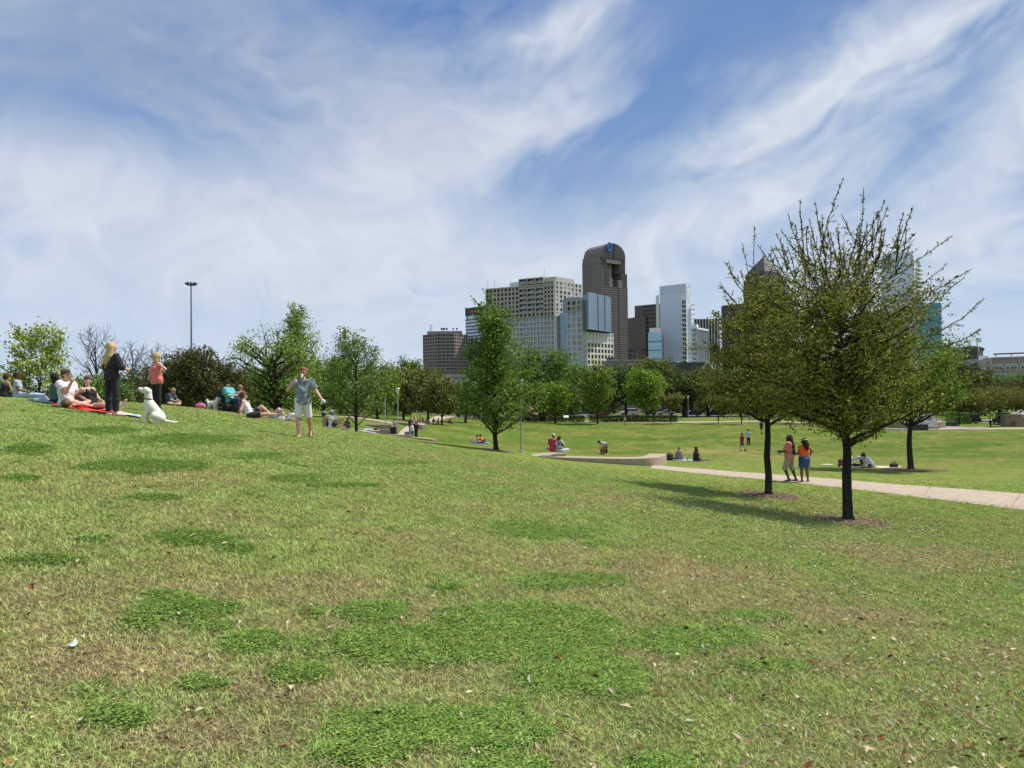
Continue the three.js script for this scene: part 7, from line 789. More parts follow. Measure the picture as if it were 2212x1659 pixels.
person({ label: 'person in a grey shirt and black leggings standing on the lawn', at: [1617, 80], yaw: 165, f: true, h: 1.72, skin: 'tan', hair: ['brown', 'short'], top: { c: [0.42, 0.46, 0.54], sleeve: 0.8, hem: 0.1 }, bottom: { c: BLACK }, shoes: BLACK, uaL: [0.3, -0.9, 0.2], faL: [-0.5, -0.4, 0.7], uaR: [-0.3, -0.9, 0.2], faR: [0.5, -0.4, 0.7] });
person({ label: 'person in dark clothes walking behind the left near trunk', at: [1645, 100], yaw: -60, h: 1.78, skin: 'tan', hair: ['dark', 'short'], top: { c: NAVY, sleeve: 0.8, hem: 0.1 }, bottom: { c: [0.025, 0.03, 0.05], len: 1 }, shoes: BLACK, ...walking });
person({ label: 'person with very long dark curls and khaki shorts walking on the near path', at: [1706, 28.7], yaw: -118, h: 1.82, skin: 'dark', bulk: 1.08, hair: ['dark', 'curly', 0.62], fall: [0, -1, -0.1], beard: 'dark', top: { c: [0.52, 0.17, 0.16], sleeve: 0.85, hem: 0.16, loose: 0.02 }, bottom: { c: [0.36, 0.31, 0.22], len: 1.12, loose: 0.02, ease: 0.2 }, sandals: [0.16, 0.1, 0.08], thL: [0.03, -0.93, 0.34], snL: [0, -0.92, -0.3], ftL: [0, -0.3, 1], thR: [-0.03, -0.97, -0.18], snR: [0, -0.95, -0.3], uaL: [0.12, -0.88, 0.42], faL: [-0.05, 0.05, 1], palmL: [0, 1, 0], uaR: [-0.12, -0.9, 0.2], faR: [0.2, -0.1, 0.95], extra: (t, J) => { const w = J.wrL.clone().addScaledVector(J.hdL, 0.1); mesh(box(0.075, 0.012, 0.15, w.x, w.y + 0.025, w.z), M.white, 'phone', t); } });
person({ label: 'person in orange top, denim skirt and pale headband walking on the near path', at: [1738, 28.5], yaw: -160, f: true, h: 1.7, bulk: 1.2, skin: 'brown', hair: ['dark', 'curly', 0.3], face: [0.6, 0, 0.8], top: { c: [0.74, 0.10, 0.015], sleeve: 0.45, hem: 0.0 }, bottom: { c: [0.03, 0.07, 0.17], skirt: 0.72, flare: 0.0, waist: 0.1, seat: 1 }, sandals: [0.12, 0.07, 0.05], thL: [0.02, -1, 0.1], thR: [-0.02, -1, -0.06], snR: [0, -1, -0.12], uaR: [-0.75, -0.65, 0], faR: [0.4, -0.88, 0.2], uaL: [0.25, -0.92, 0.2], faL: [-0.1, -0.15, 0.97], extra: (t, J, { hp3, s }) => mesh(new THREE.TorusGeometry(0.118 * s, 0.016, 8, 24).rotateX(Math.PI / 2 + 0.25).translate(...hp3(0, 0.045, -0.03).toArray()), cloth([0.62, 0.62, 0.36]), 'headband', t) });
person({ label: 'person in white long sleeves raising a hand, half hidden by the right near trunk', at: [1838, 43.5], yaw: 80, f: true, h: 1.66, skin: 'tan', hair: ['dark', 'tail'], top: { c: [0.6, 0.62, 0.66], sleeve: 1.95, hem: 0.04 }, bottom: { c: BLACK }, ...crossed, uaR: [-0.1, -0.3, 0.95], faR: [0, 0.6, 0.8] });
person({ label: 'dark-haired person in black behind the tan bag at the picnic', at: [1866, 44], yaw: -10, f: true, h: 1.6, skin: 'tan', hair: ['dark', 'bob'], top: { c: BLACK, sleeve: 1, hem: 0.03 }, bottom: { c: BLACK }, ...crossed });
person({ label: 'person in pale blue shirt and black cap kneeling and reaching out at the picnic', at: [1882, 43], yaw: -82, h: 1.74, skin: 'tan', hair: ['dark', 'short'], cap: BLACK, top: { c: [0.36, 0.45, 0.66], sleeve: 1.6, hem: 0.06, loose: 0.015 }, bottom: { c: NAVY }, shoes: [0.08, 0.01, 0.02], spine: [0, 0.72, 0.7], head: [0, 0.8, 0.6], thL: [0.15, -0.2, 0.97], snL: [0, -0.1, -1], ftL: [0, -0.2, -1], thR: [-0.15, -0.2, 0.97], snR: [0, -0.1, -1], ftR: [0, -0.2, -1], uaL: [0.1, -0.9, 0.4], faL: [0, -0.95, 0.3], uaR: [-0.1, 0.18, 1], faR: [0, 0.1, 1] });
person({ label: 'distant person walking two small white dogs left of the paved court', at: [1894, 118], yaw: 150, f: true, h: 1.68, skin: 'pink', hair: ['sandy', 'tail'], top: { c: [0.06, 0.05, 0.06], strap: true, hem: 0.03 }, bottom: { c: [0.4, 0.3, 0.28], len: 0.5 }, shoes: [0.4, 0.4, 0.4], ...walking });
person({ label: 'distant bare-armed person walking on the far path left of the near trunk', at: [1620, 133], yaw: 170, f: true, h: 1.66, skin: 'pink', hair: ['sandy', 'tail'], top: { c: [0.4, 0.34, 0.36], strap: true, hem: 0.03 }, bottom: { c: [0.12, 0.12, 0.14], len: 0.5 }, ...walking });
person({ label: 'distant person in dark clothes by the hedge end behind the tan trees', at: [1270, 158], yaw: 0, skin: 'pink', f: true, h: 1.66, hair: ['brown', 'tail'], top: { c: [0.5, 0.3, 0.28], strap: true, hem: 0.02 }, bottom: { c: [0.3, 0.2, 0.18], len: 0.5 }, ...walking });
// --- dogs
function dog(label, px, d, yaw, S, c, o) {
  const t = thing('dog', label, 'dog', G(px, d, -0.01), yaw * Math.PI / 180), cell = clamp(d * 0.0006, 0.01, 0.04), fluff = o.fluff ?? 0, P = (x, y, z) => V(x * S, y * S, z * S), C = (a, b, ra, rb, k = 0.03) => cap(a, b, (ra + fluff * 0.03) * S, (rb + fluff * 0.03) * S, k), l = [];
  if (o.sit) { // upright front, haunches on the ground
    l.push(C(P(0, 0.18, -0.18), P(0, 0.46, 0.02), 0.15, 0.14, 0.05), C(P(0, 0.42, 0.02), P(0, 0.54, 0.08), 0.135, 0.12, 0.05), C(P(0, 0.54, 0.06), P(0, 0.76, 0.08), 0.105, 0.09, 0.04));
    for (const g of [-1, 1]) { l.push(C(P(g * 0.085, 0.4, 0.1), P(g * 0.085, 0.22, 0.14), 0.06, 0.045), C(P(g * 0.085, 0.22, 0.14), P(g * 0.08, 0.05, 0.12), 0.042, 0.034), C(P(g * 0.08, 0.035, 0.12), P(g * 0.08, 0.03, 0.2), 0.038, 0.034), C(P(g * 0.11, 0.16, -0.2), P(g * 0.14, 0.22, -0.07), 0.11, 0.085, 0.05), C(P(g * 0.14, 0.2, -0.06), P(g * 0.13, 0.06, -0.16), 0.06, 0.04), C(P(g * 0.13, 0.035, -0.17), P(g * 0.14, 0.03, -0.05), 0.04, 0.036)); }
    l.push(C(P(0, 0.08, -0.3), P(-0.05, 0.035, -0.5), 0.042, 0.03), C(P(-0.05, 0.035, -0.5), P(-0.1, 0.04, -0.62), 0.03, 0.016)); var hx = 0, hy = 0.86, hz = 0.11, tip = o.look ?? 0.45;
  } else {
    l.push(C(P(0, 0.5, 0.22), P(0, 0.49, -0.22), 0.135, 0.11, 0.05), C(P(0, 0.47, 0.2), P(0, 0.52, 0.26), 0.14, 0.12, 0.04), C(P(0, 0.56, 0.28), P(0, 0.7, 0.38), 0.09, 0.075, 0.04));
    for (const g of [-1, 1]) { l.push(C(P(g * 0.08, 0.44, 0.24), P(g * 0.08, 0.24, 0.22), 0.055, 0.04), C(P(g * 0.08, 0.24, 0.22), P(g * 0.08, 0.05, 0.23), 0.036, 0.03), C(P(g * 0.08, 0.03, 0.23), P(g * 0.08, 0.03, 0.28), 0.034, 0.03), C(P(g * 0.08, 0.45, -0.22), P(g * 0.09, 0.3, -0.17), 0.085, 0.055), C(P(g * 0.09, 0.3, -0.17), P(g * 0.085, 0.19, -0.29), 0.045, 0.034), C(P(g * 0.085, 0.19, -0.29), P(g * 0.085, 0.04, -0.26), 0.03, 0.028), C(P(g * 0.085, 0.03, -0.26), P(g * 0.085, 0.03, -0.2), 0.034, 0.03)); }
    l.push(C(P(0, 0.54, -0.3), P(0, 0.66, -0.44), 0.04, 0.035), C(P(0, 0.66, -0.44), P(0, 0.72, -0.4), 0.035, 0.03)); hx = 0; hy = 0.77; hz = 0.42; tip = o.look ?? 0;
  }
  const H = (x, y, z) => P(hx + x, hy + y * Math.cos(tip) + z * Math.sin(tip), hz + z * Math.cos(tip) - y * Math.sin(tip)); l.push(C(H(0, 0.01, -0.03), H(0, 0.02, 0.04), 0.085, 0.08), C(H(0, -0.015, 0.07), H(0, -0.025, 0.19), 0.056, 0.042), C(H(0, -0.06, 0.06), H(0, -0.06, 0.16), 0.03, 0.024)); mesh(blob(l, cell), cloth(c), 'body', t);
  for (const g of [-1, 1]) { mesh(blob([cap(H(g * 0.065, 0.06, -0.03), H(g * 0.105, 0.01, -0.03), 0.026 * S, 0.034 * S), cap(H(g * 0.105, 0.01, -0.03), H(g * 0.105, -0.045, -0.01), 0.032 * S, 0.018 * S)], Math.min(cell, 0.014)), cloth(o.ear ?? c), 'ear', t); if (d < 40) mesh(new THREE.SphereGeometry(0.014 * S, 8, 6).translate(...H(g * 0.042, 0.03, 0.1).toArray()), cloth(BLACK), 'eye', t); }
  mesh(new THREE.SphereGeometry(0.02 * S, 8, 6).translate(...H(0, -0.008, 0.228).toArray()), cloth([0.03, 0.02, 0.02]), 'nose', t);
  if (o.collar) mesh(new THREE.TorusGeometry(0.1 * S, 0.016 * S, 8, 24).rotateX(Math.PI / 2 - 0.1).translate(...P(0, 0.66, 0.075).toArray()), cloth(o.collar), 'collar', t); return t;
}
dog('cream labrador with a dark red collar sitting up and looking left', 328, 16.4, -72, 0.84, [0.72, 0.68, 0.60], { sit: true, look: 0.5, ear: [0.62, 0.54, 0.42], collar: [0.13, 0.01, 0.015] });
dog('fluffy white dog standing by the dark bush', 459, 31, 75, 0.62, [0.68, 0.66, 0.63], { fluff: 1.3, ear: [0.6, 0.57, 0.53] });
dog('golden brown dog being petted by the bending person', 1302, 63, 10, 0.95, [0.30, 0.12, 0.035], { fluff: 0.8 });
dog('small pale brown dog sitting left of the blue blanket', 1021, 81, 110, 0.62, [0.42, 0.33, 0.24], { sit: true, fluff: 0.8 });
dog('tiny white dog on the far walk, nearer the trunk', 1866, 117, 120, 0.55, [0.66, 0.64, 0.6], { fluff: 1 }); dog('tiny white dog on the far walk, nearer its walker', 1883, 117, 140, 0.55, [0.66, 0.64, 0.6], { fluff: 1 });
// ---------- small things: lamps, signs, cars, play equipment, blankets, bags ----------
const glassLamp = std([0.72, 0.74, 0.76], 0.3), FENCE = std([0.02, 0.022, 0.024], 0.6);
function lamp(label, px, d, H, headless) {
  const t = thing('street_lamp', label, 'street lamp', G(px, d)); mesh(cyl(0.055, 0.045, H - 0.5, 0, 0, 0, 12), M.steel, 'pole', t); mesh(cyl(0.16, 0.13, 0.12, 0, -0.02, 0, 14), M.steel, 'base_plate', t);
  if (headless) return; mesh(new THREE.LatheGeometry([[0.05, 0], [0.09, 0.04], [0.16, 0.42], [0.19, 0.5], [0.17, 0.5], [0.05, 0.12]].map(([x, y]) => new THREE.Vector2(x, y)), 16).translate(0, H - 0.52, 0), glassLamp, 'lamp_shade', t); mesh(new THREE.CylinderGeometry(0.2, 0.24, 0.06, 16).translate(0, H + 0.03, 0), M.steel, 'cap', t);
}
lamp('tall grey lamp pole beside the tall narrow bright green tree', 1126, 43.5, 4.2); lamp('grey lamp post beside the black bin on the far walk', 860, 76, 4.9); lamp('bare grey pole behind the low wall, left of the bin', 833, 88, 4.2, true); lamp('grey lamp post with a flared glass head under the brown-green trees', 908, 122, 4.6); lamp('grey lamp post behind the tall narrow tree where the paths meet', 1041, 163, 4.8); lamp('slim grey lamp post between the small trees by the left hedge', 1235, 168, 4.9); lamp('slim grey lamp post on the lawn edge in front of the brick houses', 1487, 152, 5.0); lamp('slim grey lamp post behind the right near trunk', 1866, 150, 5);
{ // high mast
  const p = at(414, 860, 250), y0 = -4, H = at(413, 613, 250).y - y0, t = thing('high_mast', 'very tall slim highway light mast with a ring of lamps, behind the hill', 'light mast', V(p.x, y0, p.z)); mesh(cyl(0.42, 0.2, H, 0, 0, 0, 12), std([0.16, 0.18, 0.20], 0.6, { metalness: 0.4 }), 'pole', t); const dk = std([0.05, 0.055, 0.06], 0.6); mesh(new THREE.TorusGeometry(1.35, 0.14, 6, 24).rotateX(Math.PI / 2).translate(0, H - 0.3, 0), dk, 'ring', t);
  for (let i = 0; i < 10; i++) { const a = i / 10 * 6.283, c = Math.cos(a), s = Math.sin(a); mesh(new THREE.CylinderGeometry(0.42, 0.2, 0.6, 8).rotateZ(-c * 0.5).rotateX(s * 0.5).translate(c * 1.6, H + 0.1, s * 1.6), dk, 'floodlight', t); mesh(bar(V(0, H - 0.3, 0), V(c * 1.4, H - 0.3, s * 1.4), 0.06), dk, 'spoke', t); } for (let i = 0; i < 3; i++) mesh(bar(V(Math.cos(i * 2.1) * 1.2, H, Math.sin(i * 2.1) * 1.2), V(Math.cos(i * 2.1) * 1.2, H + 0.9, Math.sin(i * 2.1) * 1.2), 0.04), dk, 'rod', t);
}
{ const t = thing('park_sign', 'small white sign on a thin post by the far walk', 'sign', G(1015, 150)); mesh(cyl(0.03, 0.03, 3.1), M.steel, 'post', t); mesh(box(0.85, 1.0, 0.03, 0, 2.65, 0.05), M.white, 'panel', t); mesh(box(0.3, 0.6, 0.03, 0, 1.1, 0.05), M.white, 'small_panel', t);
  const u = thing('info_board', 'white slanted information board in front of the left hedge', 'sign', G(1223, 151)); for (const x of [-0.3, 0.3]) mesh(box(0.06, 1.0, 0.06, x, 0.5, 0), M.white, 'leg', u); mesh(new THREE.BoxGeometry(1.0, 0.05, 0.7).rotateX(0.6).translate(0, 1.15, 0), M.white, 'panel', u); }
function bin(label, px, d, bag) { const t = thing('litter_bin', label, 'bin', G(px, d)); const g = []; for (let i = 0; i < 18; i++) { const a = i / 18 * 6.283; g.push(box(0.06, 0.85, 0.025, 0, 0.45, 0.3).rotateY(a)); } mesh(join(g), FENCE, 'slats', t).userData.kind = 'stuff'; mesh(cyl(0.27, 0.28, 0.86, 0, 0, 0, 16), bag ? M.black : std([0.02, 0.04, 0.03], 0.6), 'liner', t); mesh(new THREE.TorusGeometry(0.3, 0.04, 8, 20).rotateX(Math.PI / 2).translate(0, 0.9, 0), FENCE, 'rim', t); if (!bag) mesh(new THREE.SphereGeometry(0.31, 16, 6, 0, 6.3, 0, 1.57).scale(1, 0.5, 1).translate(0, 0.95, 0), FENCE, 'lid', t); }
bin('black litter bin lined with a bag by the lamp post on the far walk', 850, 75, true); bin('dark green litter bin on the grass by the far walk', 990, 150); { const t = thing('utility_box', 'grey metal box at the foot of the broad low wall', 'box', G(881, 73)); mesh(box(0.55, 0.7, 0.5, 0, 0.3, 0), std([0.14, 0.17, 0.21], 0.6), 'body', t); mesh(box(0.6, 0.06, 0.55, 0, 0.68, 0), std([0.12, 0.14, 0.18], 0.6), 'lid', t); }
// cars
function car(label, px, d, turn, kind, c, group) {
  const t = thing('parked_car', label, kind === 'van' ? 'van' : 'car', G(px, d, 0.09), turn), L = { sedan: 4.7, suv: 4.8, van: 5.3 }[kind], H = { sedan: 1.45, suv: 1.75, van: 2.05 }[kind], W = 1.85, b = kind === 'sedan' ? 0.92 : 1.02, paintM = std(c, 0.28, { metalness: 0.35 }), gl = std([0.02, 0.024, 0.03], 0.08, { metalness: 0.2 });
  const prof = (pts, w, z) => { const s = new THREE.Shape(); pts.forEach(([x, y], i) => (i ? s.lineTo(x * L, y) : s.moveTo(x * L, y))); return new THREE.ExtrudeGeometry(s, { depth: w - 0.12, bevelSize: 0.06, bevelThickness: 0.06, bevelSegments: 2 }).translate(0, 0, -w / 2 + 0.06); };
  mesh(prof([[-0.49, 0.34], [-0.5, 0.62], [-0.48, b - 0.06], [-0.3, b], [0.24, b], [0.46, b - 0.16], [0.5, 0.6], [0.49, 0.32]], W), paintM, 'body', t);
  const roof = { sedan: [[-0.36, b], [-0.2, H], [0.06, H], [0.23, b]], suv: [[-0.47, b], [-0.42, H], [0.06, H], [0.22, b]], van: [[-0.48, b], [-0.46, H], [0.16, H], [0.34, b]] }[kind]; mesh(prof(roof.map(([x, y]) => [x, y - 0.07]), W - 0.24), gl, 'windows', t); const [r1, r2] = [roof[1], roof[2]]; mesh(prof([[r1[0] - 0.005, H - 0.12], [r1[0] + 0.01, H], [r2[0] - 0.01, H], [r2[0] + 0.02, H - 0.12]], W - 0.2), paintM, 'roof', t);
  for (const z of [-1, 1]) for (const x of kind === 'sedan' ? [-0.08] : [-0.1, -0.28]) mesh(bar(V(x * L, b - 0.04, z * (W / 2 - 0.08)), V((x - 0.005) * L, H - 0.06, z * (W / 2 - 0.15)), 0.045), paintM, 'pillar', t);
  for (const x of [-0.31, 0.31]) for (const z of [-1, 1]) { const w = mesh(new THREE.TorusGeometry(0.26, 0.1, 8, 18).translate(x * L, 0.34, z * (W / 2 - 0.08)), M.black, 'wheel', t); mesh(new THREE.CylinderGeometry(0.2, 0.2, 0.12, 14).rotateX(Math.PI / 2).translate(x * L, 0.34, z * (W / 2 - 0.06)), M.steel, 'rim', w); }
  for (const z of [-1, 1]) { mesh(box(0.1, 0.14, 0.36, 0.487 * L, 0.68, z * 0.64), glassLamp, 'headlight', t); mesh(box(0.08, 0.18, 0.26, -0.488 * L, 0.78, z * 0.7), std([0.35, 0.01, 0.01], 0.3), 'tail_light', t); }
}
const CARS = 'cars parked along the street beyond the lawn';
for (const a of [['white SUV parked behind the playground tower', 1143, 204, 0, 'suv', [0.62, 0.63, 0.64]], ['dark red SUV parked behind the leaning oak', 1182, 204, 0, 'suv', [0.10, 0.012, 0.016]], ['black car parked right of the dark red SUV', 1209, 205, Math.PI, 'sedan', [0.02, 0.02, 0.022]], ['dark blue-grey SUV parked behind the small trees', 1240, 203, 0, 'suv', [0.045, 0.055, 0.075]], ['dark car parked behind the light green lawn tree', 1279, 204, Math.PI, 'sedan', [0.025, 0.026, 0.03]], ['white SUV parked behind the play frames', 1357, 203, Math.PI, 'suv', [0.66, 0.67, 0.68]], ['dark car parked just right of the vivid green tree', 1412, 202, 0, 'sedan', [0.03, 0.035, 0.045]], ['silver sedan parked behind the umbrella-shaped crepe myrtle', 1438, 198, Math.PI, 'sedan', [0.42, 0.42, 0.41]], ['dark sedan with silver glass parked by the lamp post', 1494, 190, Math.PI, 'sedan', [0.05, 0.055, 0.065]], ['long black van parked on the street', 1546, 188, Math.PI, 'van', [0.016, 0.016, 0.018]], ['blue-grey car parked left of the left near trunk', 1630, 185, 0, 'sedan', [0.06, 0.08, 0.12]], ['silver car parked left of the red SUV', 1757, 172, 0, 'sedan', [0.45, 0.46, 0.48]], ['red SUV parked between the two near trunks', 1785, 168, 0, 'suv', [0.28, 0.015, 0.02]], ['dark wagon parked beyond the paved court', 2086, 140, Math.PI, 'suv', [0.025, 0.03, 0.045]], ['black van parked behind the stone pier, on its left', 2164, 133, 1.2, 'van', [0.018, 0.018, 0.02]], ['black SUV parked behind the stone pier, on its right', 2194, 136, 1.2, 'suv', [0.02, 0.022, 0.026]], ['white car on the low road behind the dog and the pink-shirted person', 292, 118, 0.1, 'suv', [0.7, 0.71, 0.72]]]) car(...a, CARS);
// play area
{
  const p = G(1145, 170), t = thing('play_tower', 'red play tower with an orange tent roof and green slide', 'playground', p), red = std([0.22, 0.015, 0.02], 0.5), org = std([0.36, 0.10, 0.05], 0.7), gr = std([0.02, 0.10, 0.05], 0.5), tan = std([0.5, 0.4, 0.27], 0.7);
  for (const x of [-1, 1]) for (const z of [-1, 1]) mesh(cyl(0.07, 0.07, 3.1, x * 0.9, 0, z * 0.9, 8), red, 'post', t); mesh(box(2, 0.12, 2, 0, 1.3, 0), red, 'deck', t); mesh(new THREE.ConeGeometry(1.7, 1.1, 4).rotateY(Math.PI / 4).translate(0, 3.6, 0), org, 'roof', t); mesh(box(0.1, 0.9, 1.6, -0.95, 1.85, 0), red, 'panel', t); mesh(box(1.6, 0.9, 0.1, 0, 1.85, -0.95), red, 'panel', t); const sl = new THREE.Shape(); sl.moveTo(0, 0); sl.lineTo(0.16, 0); sl.lineTo(2.3, -1.2); sl.lineTo(2.3, -1.3); mesh(new THREE.ExtrudeGeometry(sl, { depth: 0.6, bevelEnabled: false }).translate(1, 1.4, -0.3), gr, 'slide', t); for (const z of [-0.33, 0.33]) mesh(bar(V(1.05, 1.55, z), V(3.3, 0.28, z), 0.05), tan, 'slide_rail', t); for (let i = 0; i < 6; i++) mesh(bar(V(-0.9 - 0.12 * i, 1.2 - i * 0.22, -0.4), V(-0.9 - 0.12 * i, 1.2 - i * 0.22, 0.4), 0.03), M.steel, 'rung', t);
  t.scale.setScalar(0.78); const s = thing('swing_frame', 'red bar play frame with two hanging seats behind the long hedge', 'playground', G(1330, 176)); for (const x of [-2.2, 2.2]) for (const z of [-0.8, 0.8]) mesh(bar(V(x, -0.1, z), V(x, 2.3, 0), 0.05), red, 'leg', s); mesh(bar(V(-2.3, 2.3, 0), V(2.3, 2.3, 0), 0.06), red, 'top_bar', s); for (const x of [-0.9, 0.9]) { const k = mesh(box(0.45, 0.05, 0.2, x, 0.6, 0), M.black, 'seat', s); for (const q of [-0.2, 0.2]) mesh(bar(V(x + q, 0.62, 0), V(x + q, 2.3, 0), 0.012), M.steel, 'chain', k); }
  const c = thing('play_cabin', 'red and green play cabin behind the hedge by the light green tree', 'playground', G(1306, 172)); mesh(box(1.8, 1.3, 1.2, 0, 0.65, 0), red, 'panel', c); mesh(box(1.2, 0.4, 0.1, 0, 0.9, 0.63), M.black, 'opening', c); mesh(cyl(0.08, 0.08, 2.2, -1.1, 0, 0, 8), gr, 'post', c); mesh(cyl(0.08, 0.08, 2.2, 1.1, 0, 0, 8), gr, 'post', c); mesh(box(2.4, 0.12, 1.4, 0, 2.2, 0), gr, 'roof', c);
  const q = thing('tan_slide', 'tan hooded spiral slide beside the vivid green tree', 'playground', G(1381, 174)); const path = [V(-1.6, 0.2, 0), V(-0.9, 0.8, 0.3), V(-0.1, 1.6, 0.1), V(0.3, 2.4, -0.1), V(0.6, 3.0, 0)]; mesh(new THREE.TubeGeometry(new THREE.CatmullRomCurve3(path), 20, 0.38, 10), tan, 'tube', q); mesh(new THREE.SphereGeometry(0.75, 14, 8, 0, 6.3, 0, 1.9).translate(0.7, 3.1, 0), tan, 'hood', q); mesh(cyl(0.09, 0.09, 3, 0.9, 0, 0, 8), red, 'post', q);
  const w = thing('picnic_table', 'white picnic table behind the gap in the hedges', 'table', G(1259, 172)); mesh(box(2.2, 0.1, 0.9, 0, 0.85, 0), M.white, 'tabletop', w); for (const z of [-0.8, 0.8]) mesh(box(2.2, 0.07, 0.35, 0, 0.5, z), M.white, 'bench', w); for (const x of [-0.8, 0.8]) for (const z of [-1, 1]) mesh(bar(V(x, -0.1, z * 0.85), V(x, 0.83, z * 0.25), 0.06), M.white, 'leg', w);
  const n = thing('metal_bench', 'grey metal bench frame by the paths behind the tall narrow tree', 'bench', G(1083, 170)); mesh(box(2.4, 0.06, 0.5, 0, 0.5, 0), M.steel, 'seat', n); mesh(box(2.4, 0.5, 0.06, 0, 0.85, -0.25), M.steel, 'backrest', n); for (const x of [-1, 1]) for (const z of [-0.2, 0.2]) mesh(cyl(0.04, 0.04, 0.5, x, 0, z, 6), M.steel, 'leg', n);
}
function fence(label, pts, h, gap) { const t = thing('iron_fence', label, 'fence', pts[0].clone()), o = pts[0], pk = []; for (let i = 0; i < pts.length - 1; i++) { const a = pts[i], b = pts[i + 1], L = a.distanceTo(b), n = Math.max(1, Math.round(L / 2.6)); for (let j = 0; j <= n; j++) { const p = a.clone().lerp(b, j / n); p.y = land(p.x, p.z); mesh(cyl(0.05, 0.05, h + 0.1, p.x - o.x, p.y - o.y, p.z - o.z, 6), FENCE, 'post', t); if (j < n) { const q = a.clone().lerp(b, (j + 1) / n); q.y = land(q.x, q.z); for (const k of [0.12, h - 0.08]) mesh(bar(V(p.x - o.x, p.y - o.y + k, p.z - o.z), V(q.x - o.x, q.y - o.y + k, q.z - o.z), 0.03, 0.03, 4), FENCE, 'rail', t); for (let m = 1; m < 2.6 / gap; m++) { const r = p.clone().lerp(q, m * gap / 2.6).sub(o); pk.push(bar(V(r.x, r.y + 0.1, r.z), V(r.x, r.y + h - 0.1, r.z), 0.012, 0.012, 3)); } } } } mass(join(pk), FENCE, 'pickets', t); }
fence('black iron fence behind the hill, crossing behind the walker', [G(520, 104), G(640, 102), G(760, 104), G(860, 112)], 1.5, 0.26); fence('dark iron fence at the edge of the park behind the brown-green trees', [G(860, 178), G(970, 182), G(1010, 186)], 1.8, 0.3);
// cloths on the grass
function sheet(name, label, cat, corners, color, o = {}) {
  const [a, b, c, d] = corners, n = o.n ?? 22, pos = [], idx = []; const o0 = a.clone(); for (let j = 0; j <= n; j++) for (let i = 0; i <= n; i++) { const u = i / n, v = j / n, p = a.clone().lerp(b, u).lerp(d.clone().lerp(c, u), v), k = o.rumple ?? 0.03, y = land(p.x, p.z) + 0.025 + k * (fbm(u * 5 + a.x * 3, v * 5 + a.z, 3) ** 2) * 2 + (o.heap ? o.heap * Math.pow(fbm(u * 3.1 + 3, v * 2.6 + 1, 3), 2) * Math.sin(Math.PI * u) * Math.sin(Math.PI * v) * 2.2 : 0); pos.push(p.x - o0.x + (fbm(v * 4, u + a.x, 2) - 0.5) * (o.wob ?? 0.12), y - o0.y, p.z - o0.z + (fbm(u * 4, v + a.z, 2) - 0.5) * (o.wob ?? 0.12)); }
  for (let j = 0; j < n; j++) for (let i = 0; i < n; i++) { const q = j * (n + 1) + i; idx.push(q, q + 1, q + n + 1, q + 1, q + n + 2, q + n + 1); } let g = new THREE.BufferGeometry(); g.setAttribute('position', new THREE.Float32BufferAttribute(pos, 3)); g.setIndex(idx); g.computeVertexNormals(); let m = new THREE.MeshStandardMaterial({ color: new THREE.Color().setRGB(...color), roughness: 1, side: THREE.DoubleSide });
  if (o.stripes) { g = g.toNonIndexed(); const per = 6; paint(g, () => color); const ca = g.attributes.color; for (let q = 0; q < n * n; q++) { const s = o.stripes[Math.floor((q % n) / n * (o.count ?? 9)) % o.stripes.length]; for (let k = 0; k < per; k++) ca.setXYZ(q * per + k, ...s); } m = new THREE.MeshStandardMaterial({ vertexColors: true, roughness: 1, side: THREE.DoubleSide }); }
  const t = thing(name, label, cat, o0); mesh(g, m, 'cloth', t); return t;
}
const sq = (x0, d0, x1, d1, w) => [G(x0, d0), G(x1, d1), G(x1 + 6, d1 + w), G(x0 + 6, d0 + w)];
sheet('blanket', 'bright red blanket under the seated group on the left of the hill', 'blanket', sq(112, 18.2, 240, 17.3, 1.5), [0.60, 0.03, 0.015]); sheet('towel', 'pink, white and blue striped towel under the stretched-out legs', 'towel', sq(216, 17.9, 302, 17.2, 0.8), [0.6, 0.5, 0.6], { stripes: [[0.62, 0.40, 0.46], [0.7, 0.68, 0.72], [0.24, 0.38, 0.66], [0.62, 0.56, 0.66]], count: 8 }); sheet('jacket', 'crumpled pale denim blue cloth left of the red blanket', 'cloth', sq(60, 20.5, 112, 19, 0.9), [0.22, 0.30, 0.42], { heap: 0.13, rumple: 0.05 });
sheet('blanket', 'blue blanket under the pair on the lawn', 'blanket', sq(1018, 79, 1054, 78.6, 1.8), [0.04, 0.06, 0.34]); sheet('blanket', 'white blanket under the two seated on the lawn by the path', 'blanket', sq(1454, 45.6, 1514, 45, 1.6), [0.62, 0.6, 0.6]); sheet('blanket', 'pale picnic blanket behind the right near trunk', 'blanket', sq(1815, 42.8, 1942, 42, 1.6), [0.62, 0.5, 0.4]); sheet('towel', 'narrow white towel lying on the lawn between the near trunks', 'towel', sq(1774, 45.2, 1797, 45.2, 0.35), [0.75, 0.74, 0.7]); sheet('towel', 'white towel under the face-down sunbather', 'towel', sq(772, 49.6, 812, 49.2, 0.8), [0.7, 0.7, 0.7]); sheet('towel', 'white towel on the hill edge under the lying brown-haired person', 'towel', sq(606, 29.7, 650, 29.4, 0.7), [0.68, 0.7, 0.74]); sheet('towel', 'pale blanket under the person in black behind the young tree', 'towel', sq(738, 61.5, 770, 61.5, 1.3), [0.55, 0.57, 0.64]); sheet('towel', 'blue and white towel under the flat sunbather', 'towel', sq(776, 75.5, 820, 75.5, 1), [0.4, 0.46, 0.56]);
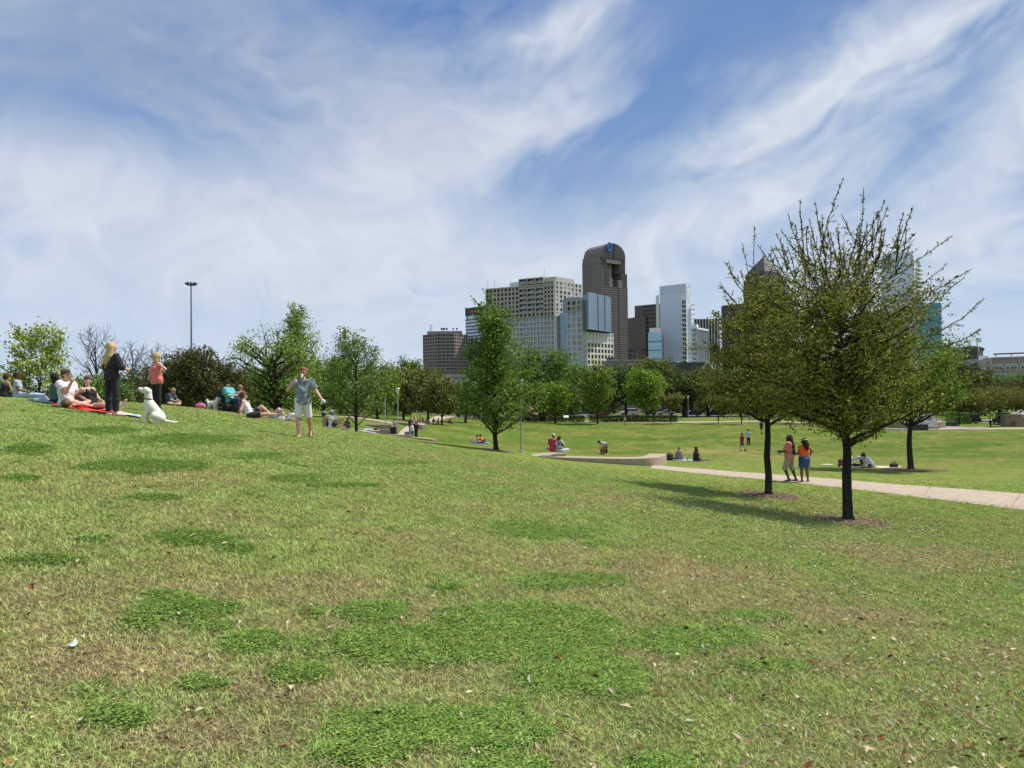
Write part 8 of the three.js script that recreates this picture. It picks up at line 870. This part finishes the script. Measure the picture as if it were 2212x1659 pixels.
function bag(name, label, px, d, w, h, dp, c, o = {}) { const t = thing(name, label, 'bag', G(px, d), o.turn ?? 0.3); const g = blob([cap(V(-w / 2 + dp / 2, dp / 2, 0), V(w / 2 - dp / 2, dp / 2, 0), dp / 2, dp / 2, 0.04), cap(V(-w / 2 + dp / 2, h - dp * 0.45, 0), V(w / 2 - dp / 2, h - dp * 0.45, 0), dp * 0.42, dp * 0.42, 0.05), cap(V(0, dp * 0.4, 0), V(0, h - dp * 0.3, 0), dp * 0.5, dp * 0.4, 0.06)], 0.02); mesh(g, std(c, 0.8), 'body', t); mesh(new THREE.TorusGeometry(w * 0.22, 0.015, 6, 14, Math.PI).translate(0, h - 0.02, 0), std(c.map((v) => v * 0.6), 0.8), 'handle', t); return t; }
bag('picnic_bag', 'dark picnic bag left of the person in the blue bandeau', 1446, 46, 0.55, 0.42, 0.26, [0.035, 0.025, 0.025]); bag('shoulder_bag', 'black shoulder bag on the picnic blanket at its right end', 1931, 42.4, 0.55, 0.3, 0.24, [0.015, 0.015, 0.018]); bag('backpack', 'maroon bag at the left end of the picnic blanket', 1816, 43.4, 0.36, 0.44, 0.24, [0.14, 0.035, 0.05]); bag('paper_bag', 'tan paper bag in front of the dark-haired picnicker', 1869, 42.6, 0.3, 0.48, 0.2, [0.42, 0.36, 0.25]); bag('backpack', 'dark bag beside the person in turquoise', 489, 31.4, 0.4, 0.35, 0.25, [0.02, 0.022, 0.03]); bag('beach_bag', 'bright pink bag on the grass under the dark bush', 433, 36, 0.5, 0.3, 0.28, [0.5, 0.1, 0.26]); bag('shoulder_bag', 'black bag behind the reclining person in the black tank top', 176, 19, 0.5, 0.3, 0.22, [0.018, 0.018, 0.02]);
{ const t = thing('water_bottle', 'teal water bottle between the two seated on the lawn', 'bottle', G(1485, 45.8)); mesh(new THREE.LatheGeometry([[0, 0], [0.045, 0], [0.045, 0.2], [0.025, 0.25], [0.025, 0.28]].map(([x, y]) => new THREE.Vector2(x, y)), 16), std([0.05, 0.35, 0.38], 0.4), 'body', t); mesh(cyl(0.03, 0.03, 0.04, 0, 0.28, 0), M.white, 'cap', t);
  const p = seen(152, 1407); sheet('paper_scrap', 'pale green scrap of paper lying in the near grass on the left', 'litter', [V(p.x - 0.018, 0, p.z), V(p.x + 0.018, 0, p.z + 0.012), V(p.x + 0.024, 0, p.z - 0.05), V(p.x - 0.01, 0, p.z - 0.045)].map((q) => onLand(q.x, q.z)), [0.45, 0.6, 0.47], { n: 8, wob: 0.006, heap: 0.02, rumple: 0.01 }); }
{ const t = thing('frisbee', 'dark disc lying on the lawn near the player in red', 'frisbee', G(1641, 71, 0.03)); mesh(new THREE.LatheGeometry([[0, 0.03], [0.1, 0.03], [0.135, 0.02], [0.14, 0], [0.13, 0.0]].map(([x, y]) => new THREE.Vector2(x, y)), 20), M.black, 'disc', t); }
scene.traverse((o) => { if (o.isMesh) { o.castShadow = true; o.receiveShadow = true; } });
renderer.render(scene, camera);
